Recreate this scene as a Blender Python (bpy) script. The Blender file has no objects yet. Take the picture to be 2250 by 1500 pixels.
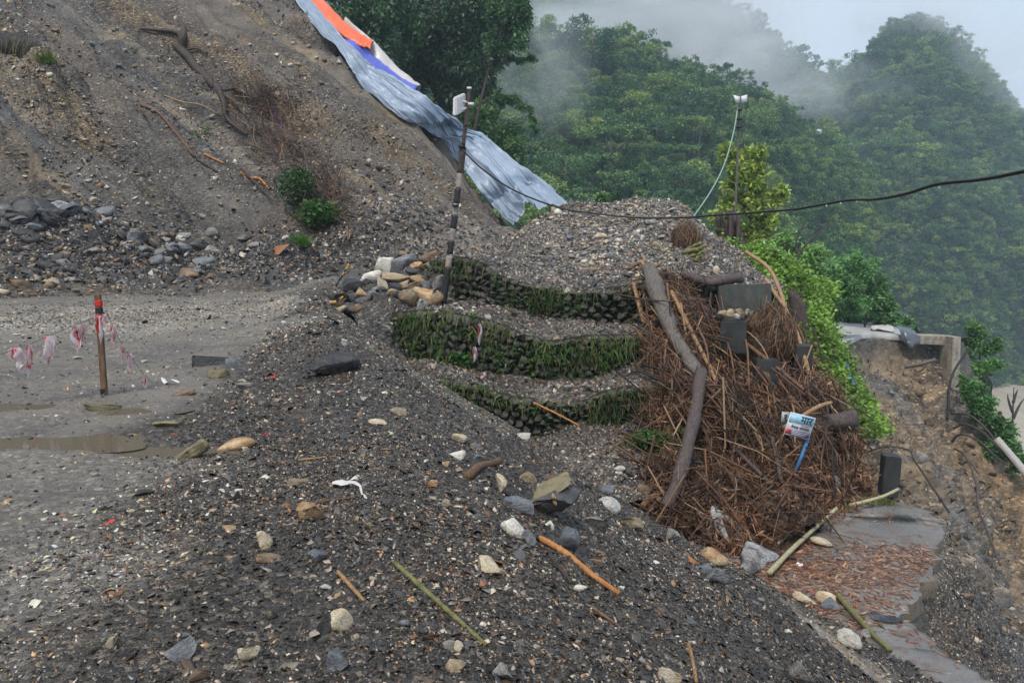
import bpy, math, random
import numpy as np
from mathutils import Vector, Matrix, Euler
from mathutils.bvhtree import BVHTree

random.seed(7)
rng = np.random.default_rng(7)
scene = bpy.context.scene
COL = scene.collection

# ------------------------------------------------------------------ camera
EYE = np.array([0.0, 0.0, 1.65])
FPX, CX, CY = 1700.0, 1125.0, 750.0
PITCH = math.atan(230 / FPX)
cam_d = bpy.data.cameras.new('camera')
cam_d.sensor_width = 36.0
cam_d.lens = 36.0 * FPX / 2250.0
cam_d.clip_start = 0.05
cam_d.clip_end = 6000
cam = bpy.data.objects.new('camera', cam_d)
cam.location = EYE
cam.rotation_euler = (math.radians(90) - PITCH, 0, 0)
COL.objects.link(cam)
scene.camera = cam

# ------------------------------------------------------------------ sky and light (thick overcast)
SUN_EL, SUN_AZ = math.radians(58), math.radians(205)
world = bpy.data.worlds.new('World')
scene.world = world
world.use_nodes = True
wt = world.node_tree
wt.nodes.clear()
w_out = wt.nodes.new('ShaderNodeOutputWorld')
w_bg = wt.nodes.new('ShaderNodeBackground')
w_sky = wt.nodes.new('ShaderNodeTexSky')
w_sky.sky_type = 'NISHITA'
w_sky.sun_disc = False
w_sky.sun_elevation = SUN_EL
w_sky.sun_rotation = SUN_AZ
w_sky.air_density = 1.0
w_sky.dust_density = 4.0
w_bg.inputs['Strength'].default_value = 0.10
# the cloud deck: an even grey layer that lets a little of the sky's blue through
w_mix = wt.nodes.new('ShaderNodeMix')
w_mix.data_type = 'RGBA'
w_mix.inputs[0].default_value = 0.90
w_noise = wt.nodes.new('ShaderNodeTexNoise')
w_noise.inputs['Scale'].default_value = 2.2
w_noise.inputs['Detail'].default_value = 5
w_ramp = wt.nodes.new('ShaderNodeValToRGB')
w_ramp.color_ramp.elements[0].position = 0.3
w_ramp.color_ramp.elements[1].position = 0.75
w_ramp.color_ramp.elements[0].color = (3.0, 3.5, 4.15, 1)
w_ramp.color_ramp.elements[1].color = (3.8, 4.3, 4.85, 1)
wt.links.new(w_noise.outputs['Fac'], w_ramp.inputs[0])
wt.links.new(w_sky.outputs[0], w_mix.inputs[6])
wt.links.new(w_ramp.outputs[0], w_mix.inputs[7])
wt.links.new(w_mix.outputs[2], w_bg.inputs['Color'])
wt.links.new(w_bg.outputs[0], w_out.inputs['Surface'])

sun_d = bpy.data.lights.new('sun', 'SUN')
sun_d.energy = 1.5
sun_d.angle = math.radians(14)
sun_d.color = (1.0, 0.95, 0.88)
sun = bpy.data.objects.new('sun', sun_d)
sv = Vector((math.sin(SUN_AZ) * math.cos(SUN_EL), math.cos(SUN_AZ) * math.cos(SUN_EL), math.sin(SUN_EL)))
sun.rotation_euler = (-sv).to_track_quat('-Z', 'Y').to_euler()
sun.location = (0, 0, 60)
COL.objects.link(sun)

vs = scene.view_settings
vs.view_transform = 'Standard'
vs.look = 'None'
vs.exposure = 1.05
vs.gamma = 1.0
vs.use_curve_mapping = False
cy = scene.cycles
cy.max_bounces = 4
cy.diffuse_bounces = 2
cy.glossy_bounces = 1
cy.transmission_bounces = 4
cy.volume_bounces = 1
cy.transparent_max_bounces = 8
cy.caustics_reflective = False
cy.caustics_refractive = False
cy.use_denoising = True
cy.adaptive_threshold = 0.02
cy.sample_clamp_indirect = 4.0

# ------------------------------------------------------------------ geometry helpers
_F = np.array([0, math.cos(PITCH), -math.sin(PITCH)])
_U = np.array([0, math.sin(PITCH), math.cos(PITCH)])
def ray(px, py):
    d = _F + np.array([(px - CX) / FPX, 0, 0]) + _U * ((CY - py) / FPX)
    return d
def P(px, py, d):
    """the point seen at (px,py) of the photograph that lies d metres ahead"""
    r = ray(px, py)
    return EYE + r * (d / r[1])
def G(px, py, z):
    """the point seen at (px,py) that lies at height z"""
    r = ray(px, py)
    return EYE + r * ((z - EYE[2]) / r[2])
def to_px(p):
    p = np.atleast_2d(p) - EYE
    f = p @ _F
    return CX + FPX * p[:, 0] / f, CY - FPX * (p @ _U) / f

def _h(i, j, k, s):
    n = (i * 374761393 + j * 668265263 + k * 2147483647 + s * 1274126177) & 0xFFFFFFFF
    n = ((n ^ (n >> 13)) * 1274126177) & 0xFFFFFFFF
    n = n ^ (n >> 16)
    return (n & 0xFFFF) / 32767.5 - 1.0
def noise3(p, s=0):
    p = np.asarray(p, float)
    i = np.floor(p).astype(np.int64)
    f = p - i
    f = f * f * (3 - 2 * f)
    x, y, z = f[..., 0], f[..., 1], f[..., 2]
    a, b, c = i[..., 0], i[..., 1], i[..., 2]
    def L(t, u, v): return u + (v - u) * t
    return L(z, L(y, L(x, _h(a, b, c, s), _h(a+1, b, c, s)), L(x, _h(a, b+1, c, s), _h(a+1, b+1, c, s))),
             L(y, L(x, _h(a, b, c+1, s), _h(a+1, b, c+1, s)), L(x, _h(a, b+1, c+1, s), _h(a+1, b+1, c+1, s))))
def fbm(p, octv=4, s=0, gain=0.5):
    p = np.asarray(p, float)
    r, a = 0, 1.0
    for o in range(octv):
        r = r + a * noise3(p * (2.03 ** o) + o * 17.3, s + o)
        a *= gain
    return r
def fbm2(x, y, sc, octv=4, s=0, gain=0.5):
    return fbm(np.stack([x * sc, y * sc, np.zeros_like(x) + s * 0.37], -1), octv, s, gain)
def softplus(x, w=0.3):
    return w * np.logaddexp(0, x / w)
def smoothstep(a, b, x):
    t = np.clip((x - a) / (b - a), 0, 1)
    return t * t * (3 - 2 * t)

def build_mesh(name, V, faces, mat=None, cols=None, smooth=False, mats=None, mat_idx=None):
    """faces: a list of (n,k) index arrays; cols: (N,3) per-vertex colours"""
    me = bpy.data.meshes.new(name)
    V = np.ascontiguousarray(V, np.float32)
    faces = [np.asarray(f, np.int32) for f in (faces if isinstance(faces, list) else [faces]) if len(f)]
    nl = sum(f.size for f in faces)
    npoly = sum(len(f) for f in faces)
    me.vertices.add(len(V)); me.vertices.foreach_set('co', V.ravel())
    me.loops.add(nl); me.loops.foreach_set('vertex_index', np.concatenate([f.ravel() for f in faces]))
    me.polygons.add(npoly)
    tot = np.concatenate([np.full(len(f), f.shape[1], np.int32) for f in faces])
    st = np.concatenate([[0], np.cumsum(tot)[:-1]]).astype(np.int32)
    me.polygons.foreach_set('loop_start', st)
    if smooth:
        me.polygons.foreach_set('use_smooth', np.ones(npoly, bool))
    if mats:
        for m in mats: me.materials.append(m)
        if mat_idx is not None: me.polygons.foreach_set('material_index', np.asarray(mat_idx, np.int32))
    elif mat:
        me.materials.append(mat)
    if cols is not None:
        at = me.color_attributes.new('Col', 'FLOAT_COLOR', 'POINT')
        c = np.ones((len(V), 4), np.float32); c[:, :np.shape(cols)[1]] = cols
        at.data.foreach_set('color', c.ravel())
    me.update(calc_edges=True)
    return me

def link(name, data, parent=None, loc=None, rot=None, scale=None, **props):
    o = bpy.data.objects.new(name, data)
    COL.objects.link(o)
    if parent: o.parent = parent
    if loc is not None: o.location = loc
    if rot is not None: o.rotation_euler = rot
    if scale is not None: o.scale = scale
    for k, v in props.items():
        if v is not None: o[k] = v
    return o
def empty(name, loc, label, category, group=None, rot=None):
    o = link(name, None, None, loc, rot, label=label, category=category, group=group)
    o.empty_display_size = 0.2
    return o

class MB:
    def __init__(self): self.v = []; self.f = {}; self.c = []; self.n = 0
    def add(self, V, F, col=None):
        V = np.asarray(V, float)
        for f in (F if isinstance(F, list) else [F]):
            f = np.asarray(f)
            self.f.setdefault(f.shape[1], []).append(f + self.n)
        self.v.append(V); self.n += len(V)
        c = np.zeros((len(V), 3)) if col is None else np.broadcast_to(np.asarray(col, float), (len(V), 3))
        self.c.append(c)
    def mesh(self, name, mat, smooth=False):
        return build_mesh(name, np.concatenate(self.v), [np.concatenate(x) for x in self.f.values()], mat, np.concatenate(self.c), smooth)

def crom(pts, n, closed=False):
    """catmull-rom through pts, n samples"""
    pts = np.asarray(pts, float)
    m = len(pts)
    t = np.linspace(0, m - 1, n)
    i = np.clip(t.astype(int), 0, m - 2)
    f = (t - i)[:, None] if pts.ndim == 2 else (t - i)[:, None, None]
    ext = np.concatenate([[2 * pts[0] - pts[1]], pts, [2 * pts[-1] - pts[-2]]])
    a, b, c, d = ext[i], ext[i + 1], ext[i + 2], ext[i + 3]
    return 0.5 * (2 * b + (c - a) * f + (2 * a - 5 * b + 4 * c - d) * f ** 2 + (3 * b - a - 3 * c + d) * f ** 3)
def grid_faces(nv, nu):
    a = np.arange(nv * nu).reshape(nv, nu)
    return np.stack([a[:-1, :-1], a[:-1, 1:], a[1:, 1:], a[1:, :-1]], -1).reshape(-1, 4)
def loft(rows, nu, nv):
    g = np.stack([crom(r, nu) for r in rows])
    return crom(g, nv)                      # (nv,nu,3)
def grid_normals(g):
    du = np.gradient(g, axis=1); dv = np.gradient(g, axis=0)
    n = np.cross(du, dv)
    return n / (np.linalg.norm(n, axis=-1, keepdims=True) + 1e-9)
def tube(pts, rad, sides=6, cap=True):
    pts = np.asarray(pts, float); m = len(pts)
    rad = np.broadcast_to(np.asarray(rad, float), (m,))
    tan = np.gradient(pts, axis=0); tan /= np.linalg.norm(tan, axis=1, keepdims=True) + 1e-9
    ref = np.array([0, 0, 1.0]) if abs(tan[:, 2]).mean() < 0.8 else np.array([1.0, 0, 0])
    u = np.cross(tan, ref); u /= np.linalg.norm(u, axis=1, keepdims=True) + 1e-9
    w = np.cross(tan, u)
    a = np.arange(sides) / sides * 2 * math.pi
    V = pts[:, None] + rad[:, None, None] * (np.cos(a)[None, :, None] * u[:, None] + np.sin(a)[None, :, None] * w[:, None])
    V = V.reshape(-1, 3)
    i = np.arange(m - 1)[:, None] * sides; j = np.arange(sides)[None]; k = (j + 1) % sides
    F = np.stack([i + j, i + k, i + sides + k, i + sides + j], -1).reshape(-1, 4)
    fs = [F]
    if cap:
        V = np.concatenate([V, pts[:1], pts[-1:]])
        c0, c1 = len(V) - 2, len(V) - 1
        jj = np.arange(sides); kk = (jj + 1) % sides
        fs.append(np.concatenate([np.stack([np.full(sides, c0), kk, jj], -1), np.stack([np.full(sides, c1), (m - 1) * sides + jj, (m - 1) * sides + kk], -1)]))
    return V, fs
def boxv(cx, cy_, cz, sx, sy, sz):
    V = np.array([[x, y, z] for z in (-.5, .5) for y in (-.5, .5) for x in (-.5, .5)]) * [sx, sy, sz] + [cx, cy_, cz]
    F = np.array([[0, 2, 3, 1], [4, 5, 7, 6], [0, 1, 5, 4], [2, 6, 7, 3], [0, 4, 6, 2], [1, 3, 7, 5]])
    return V, F

SURF = {}
def register(name, V, F):
    SURF[name] = BVHTree.FromPolygons([tuple(v) for v in V.tolist()], F.tolist())
def hit(px, py, names=None):
    """where the sight line through a photo pixel meets the built ground: (point, normal, depth)"""
    o = Vector(EYE); d = Vector(ray(px, py)).normalized()
    best = None
    for n, b in SURF.items():
        if names and n not in names: continue
        loc, nor, _, dist = b.ray_cast(o, d)
        if loc is not None and (best is None or dist < best[3]):
            if nor.dot(d) > 0: nor = -nor
            best = (np.array(loc), np.array(nor), loc.y, dist, n)
    return best
def drop(x, y, names, z0=60):
    best = None
    for n in names:
        loc, nor, _, dist = SURF[n].ray_cast(Vector((x, y, z0)), Vector((0, 0, -1)))
        if loc is not None and (best is None or loc.z > best[0][2]):
            best = (np.array(loc), np.array(nor if nor.z > 0 else -nor))
    return best

# ------------------------------------------------------------------ materials
def new_mat(name):
    m = bpy.data.materials.new(name)
    m.use_nodes = True
    nt = m.node_tree
    b = nt.nodes['Principled BSDF']
    return m, nt, b
class N:
    """small node-building helper"""
    def __init__(self, nt): self.nt = nt
    def new(self, t, **kw):
        n = self.nt.nodes.new(t)
        for k, v in kw.items():
            if k.startswith('i_'):
                n.inputs[k[2:].replace('_', ' ')].default_value = v
            else: setattr(n, k, v)
        return n
    def l(self, a, b): self.nt.links.new(a, b)
    def noise(self, vec, scale, detail=4, rough=0.55, dist=0):
        n = self.new('ShaderNodeTexNoise'); n.inputs['Scale'].default_value = scale
        n.inputs['Detail'].default_value = detail; n.inputs['Roughness'].default_value = rough
        n.inputs['Distortion'].default_value = dist
        if vec is not None: self.l(vec, n.inputs['Vector'])
        return n.outputs['Fac']
    def voro(self, vec, scale, out='Color', rnd=1.0):
        n = self.new('ShaderNodeTexVoronoi'); n.inputs['Scale'].default_value = scale
        n.inputs['Randomness'].default_value = rnd
        if vec is not None: self.l(vec, n.inputs['Vector'])
        return n.outputs[out]
    def ramp(self, fac, stops, interp='LINEAR'):
        n = self.new('ShaderNodeValToRGB'); cr = n.color_ramp; cr.interpolation = interp
        while len(cr.elements) < len(stops): cr.elements.new(0.5)
        for e, (p, c) in zip(cr.elements, stops):
            e.position = p; e.color = (*c, 1) if len(c) == 3 else c
        self.l(fac, n.inputs[0]); return n.outputs[0]
    def mix(self, fac, a, b, mode='MIX'):
        n = self.new('ShaderNodeMix', data_type='RGBA', blend_type=mode)
        for sock, v in ((n.inputs[0], fac), (n.inputs[6], a), (n.inputs[7], b)):
            if hasattr(v, 'is_linked') or isinstance(v, bpy.types.NodeSocket): self.l(v, sock)
            else: sock.default_value = v if not isinstance(v, tuple) else (*v, 1)[:4]
        return n.outputs[2]
    def math(self, op, a, b=0.5):
        n = self.new('ShaderNodeMath', operation=op)
        for s, v in ((n.inputs[0], a), (n.inputs[1], b)):
            if isinstance(v, bpy.types.NodeSocket): self.l(v, s)
            else: s.default_value = v
        return n.outputs[0]
    def maprange(self, v, a, b, c=0, d=1):
        n = self.new('ShaderNodeMapRange'); self.l(v, n.inputs[0])
        for i, x in enumerate((a, b, c, d)): n.inputs[i + 1].default_value = x
        return n.outputs[0]
    def bump(self, height, strength, dist, normal=None):
        n = self.new('ShaderNodeBump'); n.inputs['Strength'].default_value = strength
        n.inputs['Distance'].default_value = dist
        self.l(height, n.inputs['Height'])
        if normal is not None: self.l(normal, n.inputs['Normal'])
        return n.outputs[0]
    def pos(self): return self.new('ShaderNodeNewGeometry').outputs['Position']
    def obj(self): return self.new('ShaderNodeTexCoord').outputs['Object']
    def scalev(self, v, s):
        n = self.new('ShaderNodeVectorMath', operation='MULTIPLY'); self.l(v, n.inputs[0])
        n.inputs[1].default_value = s if isinstance(s, tuple) else (s, s, s); return n.outputs[0]
    def attr(self, name='Col'):
        n = self.new('ShaderNodeAttribute'); n.attribute_name = name; return n.outputs['Color']
    def rand(self): return self.new('ShaderNodeObjectInfo').outputs['Random']

def plain_mat(name, col, rough=0.7, scale=8, var=0.35, bump=0.2, bd=0.01, spec=0.4, col2=None, metallic=0, aniso=(1, 1, 1)):
    """one colour with mottled wear and fine relief, in object space"""
    m, nt, b = new_mat(name); n = N(nt)
    v = n.scalev(n.obj(), aniso)
    f = n.noise(v, scale, 6, 0.6)
    c2 = col2 or tuple(x * (1 - var) for x in col)
    c = n.ramp(f, [(0.32, c2), (0.62, col)])
    f2 = n.noise(v, scale * 6, 3)
    c = n.mix(n.maprange(f2, 0.3, 0.7, 0.0, 0.35), c, tuple(x * 0.6 for x in col))
    nt.links.new(c, b.inputs['Base Color'])
    b.inputs['Roughness'].default_value = rough
    b.inputs['Specular IOR Level'].default_value = spec
    b.inputs['Metallic'].default_value = metallic
    nt.links.new(n.bump(n.noise(v, scale * 4, 5), bump, bd), b.inputs['Normal'])
    return m
def attr_mat(name, rough=0.6, spec=0.4, bump=0.3, scale=60, bd=0.004, mottle=0.35, translucent=0.0):
    """colour comes from each piece's own stored colour, with mottling"""
    m, nt, b = new_mat(name); n = N(nt)
    c = n.attr()
    p = n.pos()
    f = n.noise(p, scale, 4)
    c = n.mix(n.maprange(f, 0.35, 0.65, 0, mottle), c, (0.02, 0.018, 0.015))
    nt.links.new(c, b.inputs['Base Color'])
    b.inputs['Roughness'].default_value = rough
    b.inputs['Specular IOR Level'].default_value = spec
    if bump: nt.links.new(n.bump(f, bump, bd), b.inputs['Normal'])
    if translucent:
        t = n.new('ShaderNodeBsdfTranslucent'); n.l(c, t.inputs[0])
        mx = n.new('ShaderNodeMixShader'); mx.inputs[0].default_value = translucent
        n.l(b.outputs[0], mx.inputs[1]); n.l(t.outputs[0], mx.inputs[2])
        n.l(mx.outputs[0], nt.nodes['Material Output'].inputs['Surface'])
    return m

def earth_mat(name, cell=28.0, bump=0.6, rough=0.55, bd=0.02):
    """loose stony soil: the tint is stored per vertex (which soil lies where); chips of shale and quartz come from cells"""
    m, nt, b = new_mat(name); n = N(nt)
    p = n.scalev(n.pos(), (1, 1, 1.6))
    at_ = n.new('ShaderNodeAttribute'); at_.attribute_name = 'Col'; tint = at_.outputs['Color']; stony = at_.outputs['Alpha']
    vt = n.new('ShaderNodeTexVoronoi'); vt.inputs['Scale'].default_value = cell; n.l(p, vt.inputs['Vector'])
    v1 = n.new('ShaderNodeSeparateColor'); n.l(vt.outputs['Color'], v1.inputs[0])
    fine = n.noise(p, cell * 3.2, 2, 0.7)
    g1 = n.ramp(v1.outputs[0], [(0, (0.25,) * 3), (0.45, (0.62,) * 3), (0.8, (1.1,) * 3), (0.93, (1.7, 1.64, 1.52)), (1, (2.8, 2.7, 2.45))])
    g2 = n.ramp(fine, [(0.3, (0.35,) * 3), (0.5, (0.9,) * 3), (0.62, (1.3, 1.27, 1.2)), (0.75, (2.6, 2.5, 2.35))])
    c = n.mix(stony, tint, g1, 'MULTIPLY'); c = n.mix(n.maprange(stony, 0, 1, 0.35, 1.0), c, g2, 'MULTIPLY')
    big = n.noise(p, 0.9, 3, 0.62)
    c = n.mix(1.0, c, n.ramp(big, [(0.3, (0.62, 0.62, 0.64)), (0.7, (1.3, 1.26, 1.2))]), 'MULTIPLY')
    nt.links.new(c, b.inputs['Base Color'])
    nt.links.new(n.math('MULTIPLY', n.maprange(big, 0.35, 0.65, rough + 0.14, rough - 0.16), n.maprange(stony, 0, 1, 0.75, 1.0)), b.inputs['Roughness'])
    b.inputs['Specular IOR Level'].default_value = 0.45
    h = n.math('ADD', n.math('MULTIPLY', vt.outputs['Distance'], n.maprange(stony, 0, 1, -0.15, -1.0)), n.math('MULTIPLY', fine, n.maprange(stony, 0, 1, 0.25, 0.7)))
    nt.links.new(n.bump(h, bump, bd), b.inputs['Normal'])
    return m
# ================================================================== TERRAIN
ROAD_LOW = -3.40                        # level of the old paved road
CREST_Y = [-8, 0, 5, 9.4, 14, 17.5, 20, 24, 30]
CREST_X = [1.6, 0.75, -0.3, -1.5, -3.0, -4.3, -5.0, -5.0, -5.0]
EDGE_PX = [(2225, 1497), (2150, 1472), (2075, 1415), (2010, 1385), (1985, 1350), (2020, 1292), (2042, 1250), (2068, 1190), (2058, 1122), (2005, 1108), (1962, 1098)]
EDGE = np.array([[5.9, -6], [5.7, 0], [5.6, 4], [5.35, 7]] + [G(x, y, ROAD_LOW)[:2].tolist() for x, y in EDGE_PX] + [[7.6, 17], [8.4, 20], [9.6, 24], [10.5, 30]])
def edge_dist(x, y):
    """signed distance to the broken edge, positive on the washed-out side"""
    best = np.full(x.shape, 1e9); sgn = np.ones(x.shape)
    for a, b in zip(EDGE[:-1], EDGE[1:]):
        d = b - a; L2 = d @ d
        t = np.clip(((x - a[0]) * d[0] + (y - a[1]) * d[1]) / L2, 0, 1)
        qx, qy = x - a[0] - t * d[0], y - a[1] - t * d[1]
        dist = np.hypot(qx, qy)
        cr = d[0] * qy - d[1] * qx
        m = dist < best
        best = np.where(m, dist, best); sgn = np.where(m, np.where(cr < 0, 1, -1), sgn)
    return best * sgn
PUDDLES = [(110, 976, 0.55, 0.2), (395, 992, 0.45, 0.14), (265, 905, 0.4, 0.16), (30, 900, 0.4, 0.15)]
PUD = [(*G(a, b, -0.02)[:2], rx, ry) for a, b, rx, ry in PUDDLES]
def road_z(x, y):
    z = 0.0 + 0.010 * np.clip(y - 12, 0, 30) + fbm2(x, y, 0.45, 3, 3) * 0.045
    # wheel ruts that follow the road as it bends away to the right
    c = x - (-7.5 + 0.012 * (y - 6) ** 2 * np.sign(y - 6) * 0.4)
    for r in (-2.6, -1.0, 0.8, 2.3):
        z = z - 0.05 * np.exp(-((c - r - 0.25 * fbm2(x, y, 0.25, 2, 11)) / 0.28) ** 2) * smoothstep(3, 8, y)
    z = z + fbm2(x, y, 2.6, 3, 5) * 0.014
    for px, py, rx, ry in PUD:
        z = z - 0.05 * np.exp(-(((x - px) / rx) ** 2 + ((y - py) / ry) ** 2)) * (1 + 0.5 * fbm2(x, y, 1.8, 3, 7))
    return z
def ground_z(x, y):
    xc = np.interp(y, CREST_Y, CREST_X) + fbm2(x * 0.2, y, 0.5, 3, 21) * 0.25
    s = (x - xc) * 0.95
    zr = road_z(x, y)
    # a low berm of dark shale spoil along the crest
    berm = 0.30 * np.exp(-((s + 0.35) / 0.75) ** 2) * smoothstep(6, 11, y) + 0.07 * np.exp(-((s + 0.3) / 1.2) ** 2)
    slope = zr + berm - np.interp(y, [8, 13, 18], [0.585, 0.66, 0.74]) * softplus(s, 0.45)
    slope = slope + (fbm2(x, y, 0.7, 4, 31) * 0.10 + fbm2(x, y, 2.7, 3, 37) * 0.03) * smoothstep(-0.5, 1.0, s)
    # shallow slide scars that run straight down the spoil
    q = y + 0.35 * x
    slope = slope - 0.10 * np.exp(-((x - 2.95 + 0.55 * (y - 8.2)) / 0.33) ** 2) * smoothstep(6.3, 7.0, y) * (1 - smoothstep(9.6, 10.2, y))
    ed = edge_dist(x, y)
    ed = ed + fbm2(x, y, 1.3, 3, 41) * 0.22
    low = ROAD_LOW - 0.17 + fbm2(x, y, 0.8, 3, 43) * 0.02
    low = low - softplus(ed - 0.05, 0.06) * 1.15 - 0.5 * smoothstep(0.0, 0.45, ed) + fbm2(x, y, 1.2, 4, 47) * 0.22 * smoothstep(0, 1, ed)
    hi = np.maximum(slope, low) + 0.12 * np.exp(-np.abs(slope - low) / 0.15)
    # beyond the washed-out edge the spoil has gone with the road
    return np.where(ed > 0.15, np.minimum(hi, low + 0.4), hi)
def axis(breaks):
    out = []
    for (a, b, n) in breaks: out.append(np.linspace(a, b, n, endpoint=False))
    return np.concatenate(out + [[breaks[-1][1]]])
gx = axis([(-30, -12, 60), (-12, -5, 70), (-5, 9, 210), (9, 16, 50)])
gy = axis([(-8, 1, 30), (1, 8, 130), (8, 20, 160), (20, 31, 60)])
GX, GY = np.meshgrid(gx, gy)
GZ = ground_z(GX, GY)
def ground_tint(x, y, z):
    xc = np.interp(y, CREST_Y, CREST_X)
    s = x - xc + fbm2(x, y, 0.6, 3, 51) * 0.8
    mud = np.array([0.172, 0.158, 0.141]); dark = np.array([0.064, 0.058, 0.052]); pale = np.array([0.34, 0.32, 0.28])
    brown = np.array([0.12, 0.098, 0.075]); grey = np.array([0.085, 0.082, 0.080])
    bo = np.interp(y, [2, 4, 7, 11, 18], [-2.5, -2.3, -1.9, -1.6, -0.2])
    k = smoothstep(bo - 0.5, bo + 0.5, s)[..., None]
    c = mud * (1 - k) + dark * k
    far = (smoothstep(8.5, 13, y) * smoothstep(-0.5, 0.8, s))[..., None]
    c = c * (1 - far) + np.array([0.165, 0.143, 0.118]) * far            # drier spoil towards the walls
    # pale crushed stone spread along the road
    cc = x - (-7.0 - 0.10 * (y - 13)) + fbm2(x, y, 0.5, 3, 55) * 0.9
    pb = (np.exp(-((y - 15.5 - 0.28 * (x + 9) + fbm2(x, y, 0.4, 3, 57) * 1.2) / 2.6) ** 2) * (1 - smoothstep(-1.6, -0.3, s)))[..., None]
    c = c * (1 - 0.8 * pb) + pale * 0.8 * pb
    ed = edge_dist(x, y)
    w = smoothstep(0.0, 0.5, ed)[..., None]
    lowc = grey * (0.5 + 0.5 * smoothstep(-0.4, 0.4, fbm2(x, y, 0.8, 3, 61)))[..., None] + brown * (1 - smoothstep(-0.4, 0.4, fbm2(x, y, 0.8, 3, 61)))[..., None] * 0.5
    c = c * (1 - w) + lowc * w
    wet = np.exp(-(((x + 3.3 + 0.3 * fbm2(x, y, 1.2, 2, 66)) / 0.9) ** 2 + ((y - 18.2) / 1.3) ** 2))[..., None]
    c = c * (1 - 0.85 * wet) + np.array([0.030, 0.031, 0.037]) * 0.85 * wet
    scar = np.exp(-((x - 2.95 + 0.55 * (y - 8.2) + 0.2 * fbm2(x, y, 1.5, 2, 63)) / 0.3) ** 2) * smoothstep(6.3, 7.0, y) * (1 - smoothstep(9.4, 10.0, y))
    c = c * (1 - scar[..., None] * 0.9) + np.array([0.24, 0.205, 0.165]) * scar[..., None] * 0.9
    al = np.clip(0.36 + 0.3 * fbm2(x, y, 1.1, 3, 67), 0.12, 0.7); al = al + (1 - al) * k[..., 0]; al = np.maximum(al, 0.75 * pb[..., 0]); al = al * (1 - 0.7 * scar)
    return np.concatenate([c, al[..., None]], -1)
M_earth = earth_mat('stony_earth', 26, 0.7, 0.5, 0.025)
GV = np.stack([GX, GY, GZ], -1).reshape(-1, 3)
GF = grid_faces(len(gy), len(gx))
link('ground', build_mesh('ground', GV, GF, M_earth, ground_tint(GX, GY, GZ).reshape(-1, 4), True), kind='structure')
register('ground', GV, GF)

# puddles: still brown water standing in the dips
m, nt, b = new_mat('puddle_water'); n = N(nt)
b.inputs['Base Color'].default_value = (0.115, 0.098, 0.070, 1); b.inputs['Roughness'].default_value = 0.06
nt.links.new(n.bump(n.noise(n.pos(), 14, 2), 0.05, 0.01), b.inputs['Normal'])
M_puddle = m
for i, (px, py, rx, ry) in enumerate(PUD):
    a = np.linspace(0, 2 * math.pi, 48, endpoint=False)
    rr = 1.6 + 0.25 * fbm(np.stack([np.cos(a) * 1.5, np.sin(a) * 1.5, np.full(48, i * 5.0)], -1), 3, 3)
    z = float(ground_z(np.array([px]), np.array([py]))[0]) + 0.024
    V = np.stack([px + rx * rr * np.cos(a), py + ry * rr * np.sin(a), np.full(48, z)], -1)
    V = np.concatenate([V, [[px, py, z]]])
    F = np.stack([np.arange(48), (np.arange(48) + 1) % 48, np.full(48, 48)], -1)
    link('puddle', build_mesh('puddle', V, F, M_puddle, smooth=True), kind='structure', label='brown muddy rainwater puddle on the dirt road')

# ------------------------------------------------------------------ old paved road (lower level), broken along the washed-out side
sel = EDGE[2:15]
e = np.concatenate([np.stack([np.linspace(a[0], b2[0], 9, endpoint=False), np.linspace(a[1], b2[1], 9, endpoint=False)], -1) for a, b2 in zip(sel[:-1], sel[1:])] + [sel[-1:]])
e = e + np.stack([fbm2(e[:, 0], e[:, 1], 3.5, 3, 71), fbm2(e[:, 0], e[:, 1], 3.5, 3, 72)], -1) * 0.13 + np.stack([noise3(np.stack([e[:, 0] * 11, e[:, 1] * 11, e[:, 0] * 0], -1), 78), noise3(np.stack([e[:, 0] * 11, e[:, 1] * 11, e[:, 0] * 0 + 9], -1), 79)], -1) * 0.06
nc = 34
ts = np.linspace(0, 1, nc) ** 1.2
left = e + np.array([-6.0, 1.2])
g = e[:, None] * (1 - ts)[None, :, None] + left[:, None] * ts[None, :, None]
gz = ROAD_LOW + fbm2(g[..., 0], g[..., 1], 1.1, 4, 73) * 0.018 - 0.02 * np.exp(-ts * 18)[None]
top = np.concatenate([g, gz[..., None]], -1)
nr = len(e); e_road = e
bot = top[:, 0].copy(); bot[:, 2] -= 0.24; bot[:, :2] += np.stack([fbm2(e[:, 0], e[:, 1], 6, 2, 75), fbm2(e[:, 0], e[:, 1], 6, 2, 76)], -1) * 0.04 - 0.03
V = np.concatenate([top.reshape(-1, 3), bot])
F = grid_faces(nr, nc)
i = np.arange(nr - 1)
F2 = np.stack([i * nc, (i + 1) * nc, nr * nc + i + 1, nr * nc + i], -1)
m, nt, b = new_mat('wet_concrete_road'); n = N(nt); p = n.pos()
f = n.noise(p, 1.3, 7, 0.65)
c = n.ramp(f, [(0.30, (0.085, 0.078, 0.070)), (0.5, (0.19, 0.182, 0.172)), (0.72, (0.33, 0.325, 0.315))])
c = n.mix(n.maprange(n.noise(p, 45, 4), 0.4, 0.62, 0, 0.45), c, (0.07, 0.065, 0.06))
c = n.mix(n.maprange(n.noise(p, 2.6, 5, 0.7), 0.46, 0.6, 0, 0.8), c, (0.105, 0.068, 0.045))
nt.links.new(c, b.inputs['Base Color'])
nt.links.new(n.maprange(f, 0.35, 0.65, 0.22, 0.55), b.inputs['Roughness'])
nt.links.new(n.bump(n.noise(p, 60, 5), 0.35, 0.01), b.inputs['Normal'])
M_road = m
M_roadbed = plain_mat('broken_road_edge', (0.13, 0.105, 0.08), 0.8, 5, 0.5, 0.8, 0.04)
link('old_road', build_mesh('old_road', V, [F, F2], mats=[M_road, M_roadbed], mat_idx=[0] * len(F) + [1] * len(F2)), kind='structure')
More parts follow.
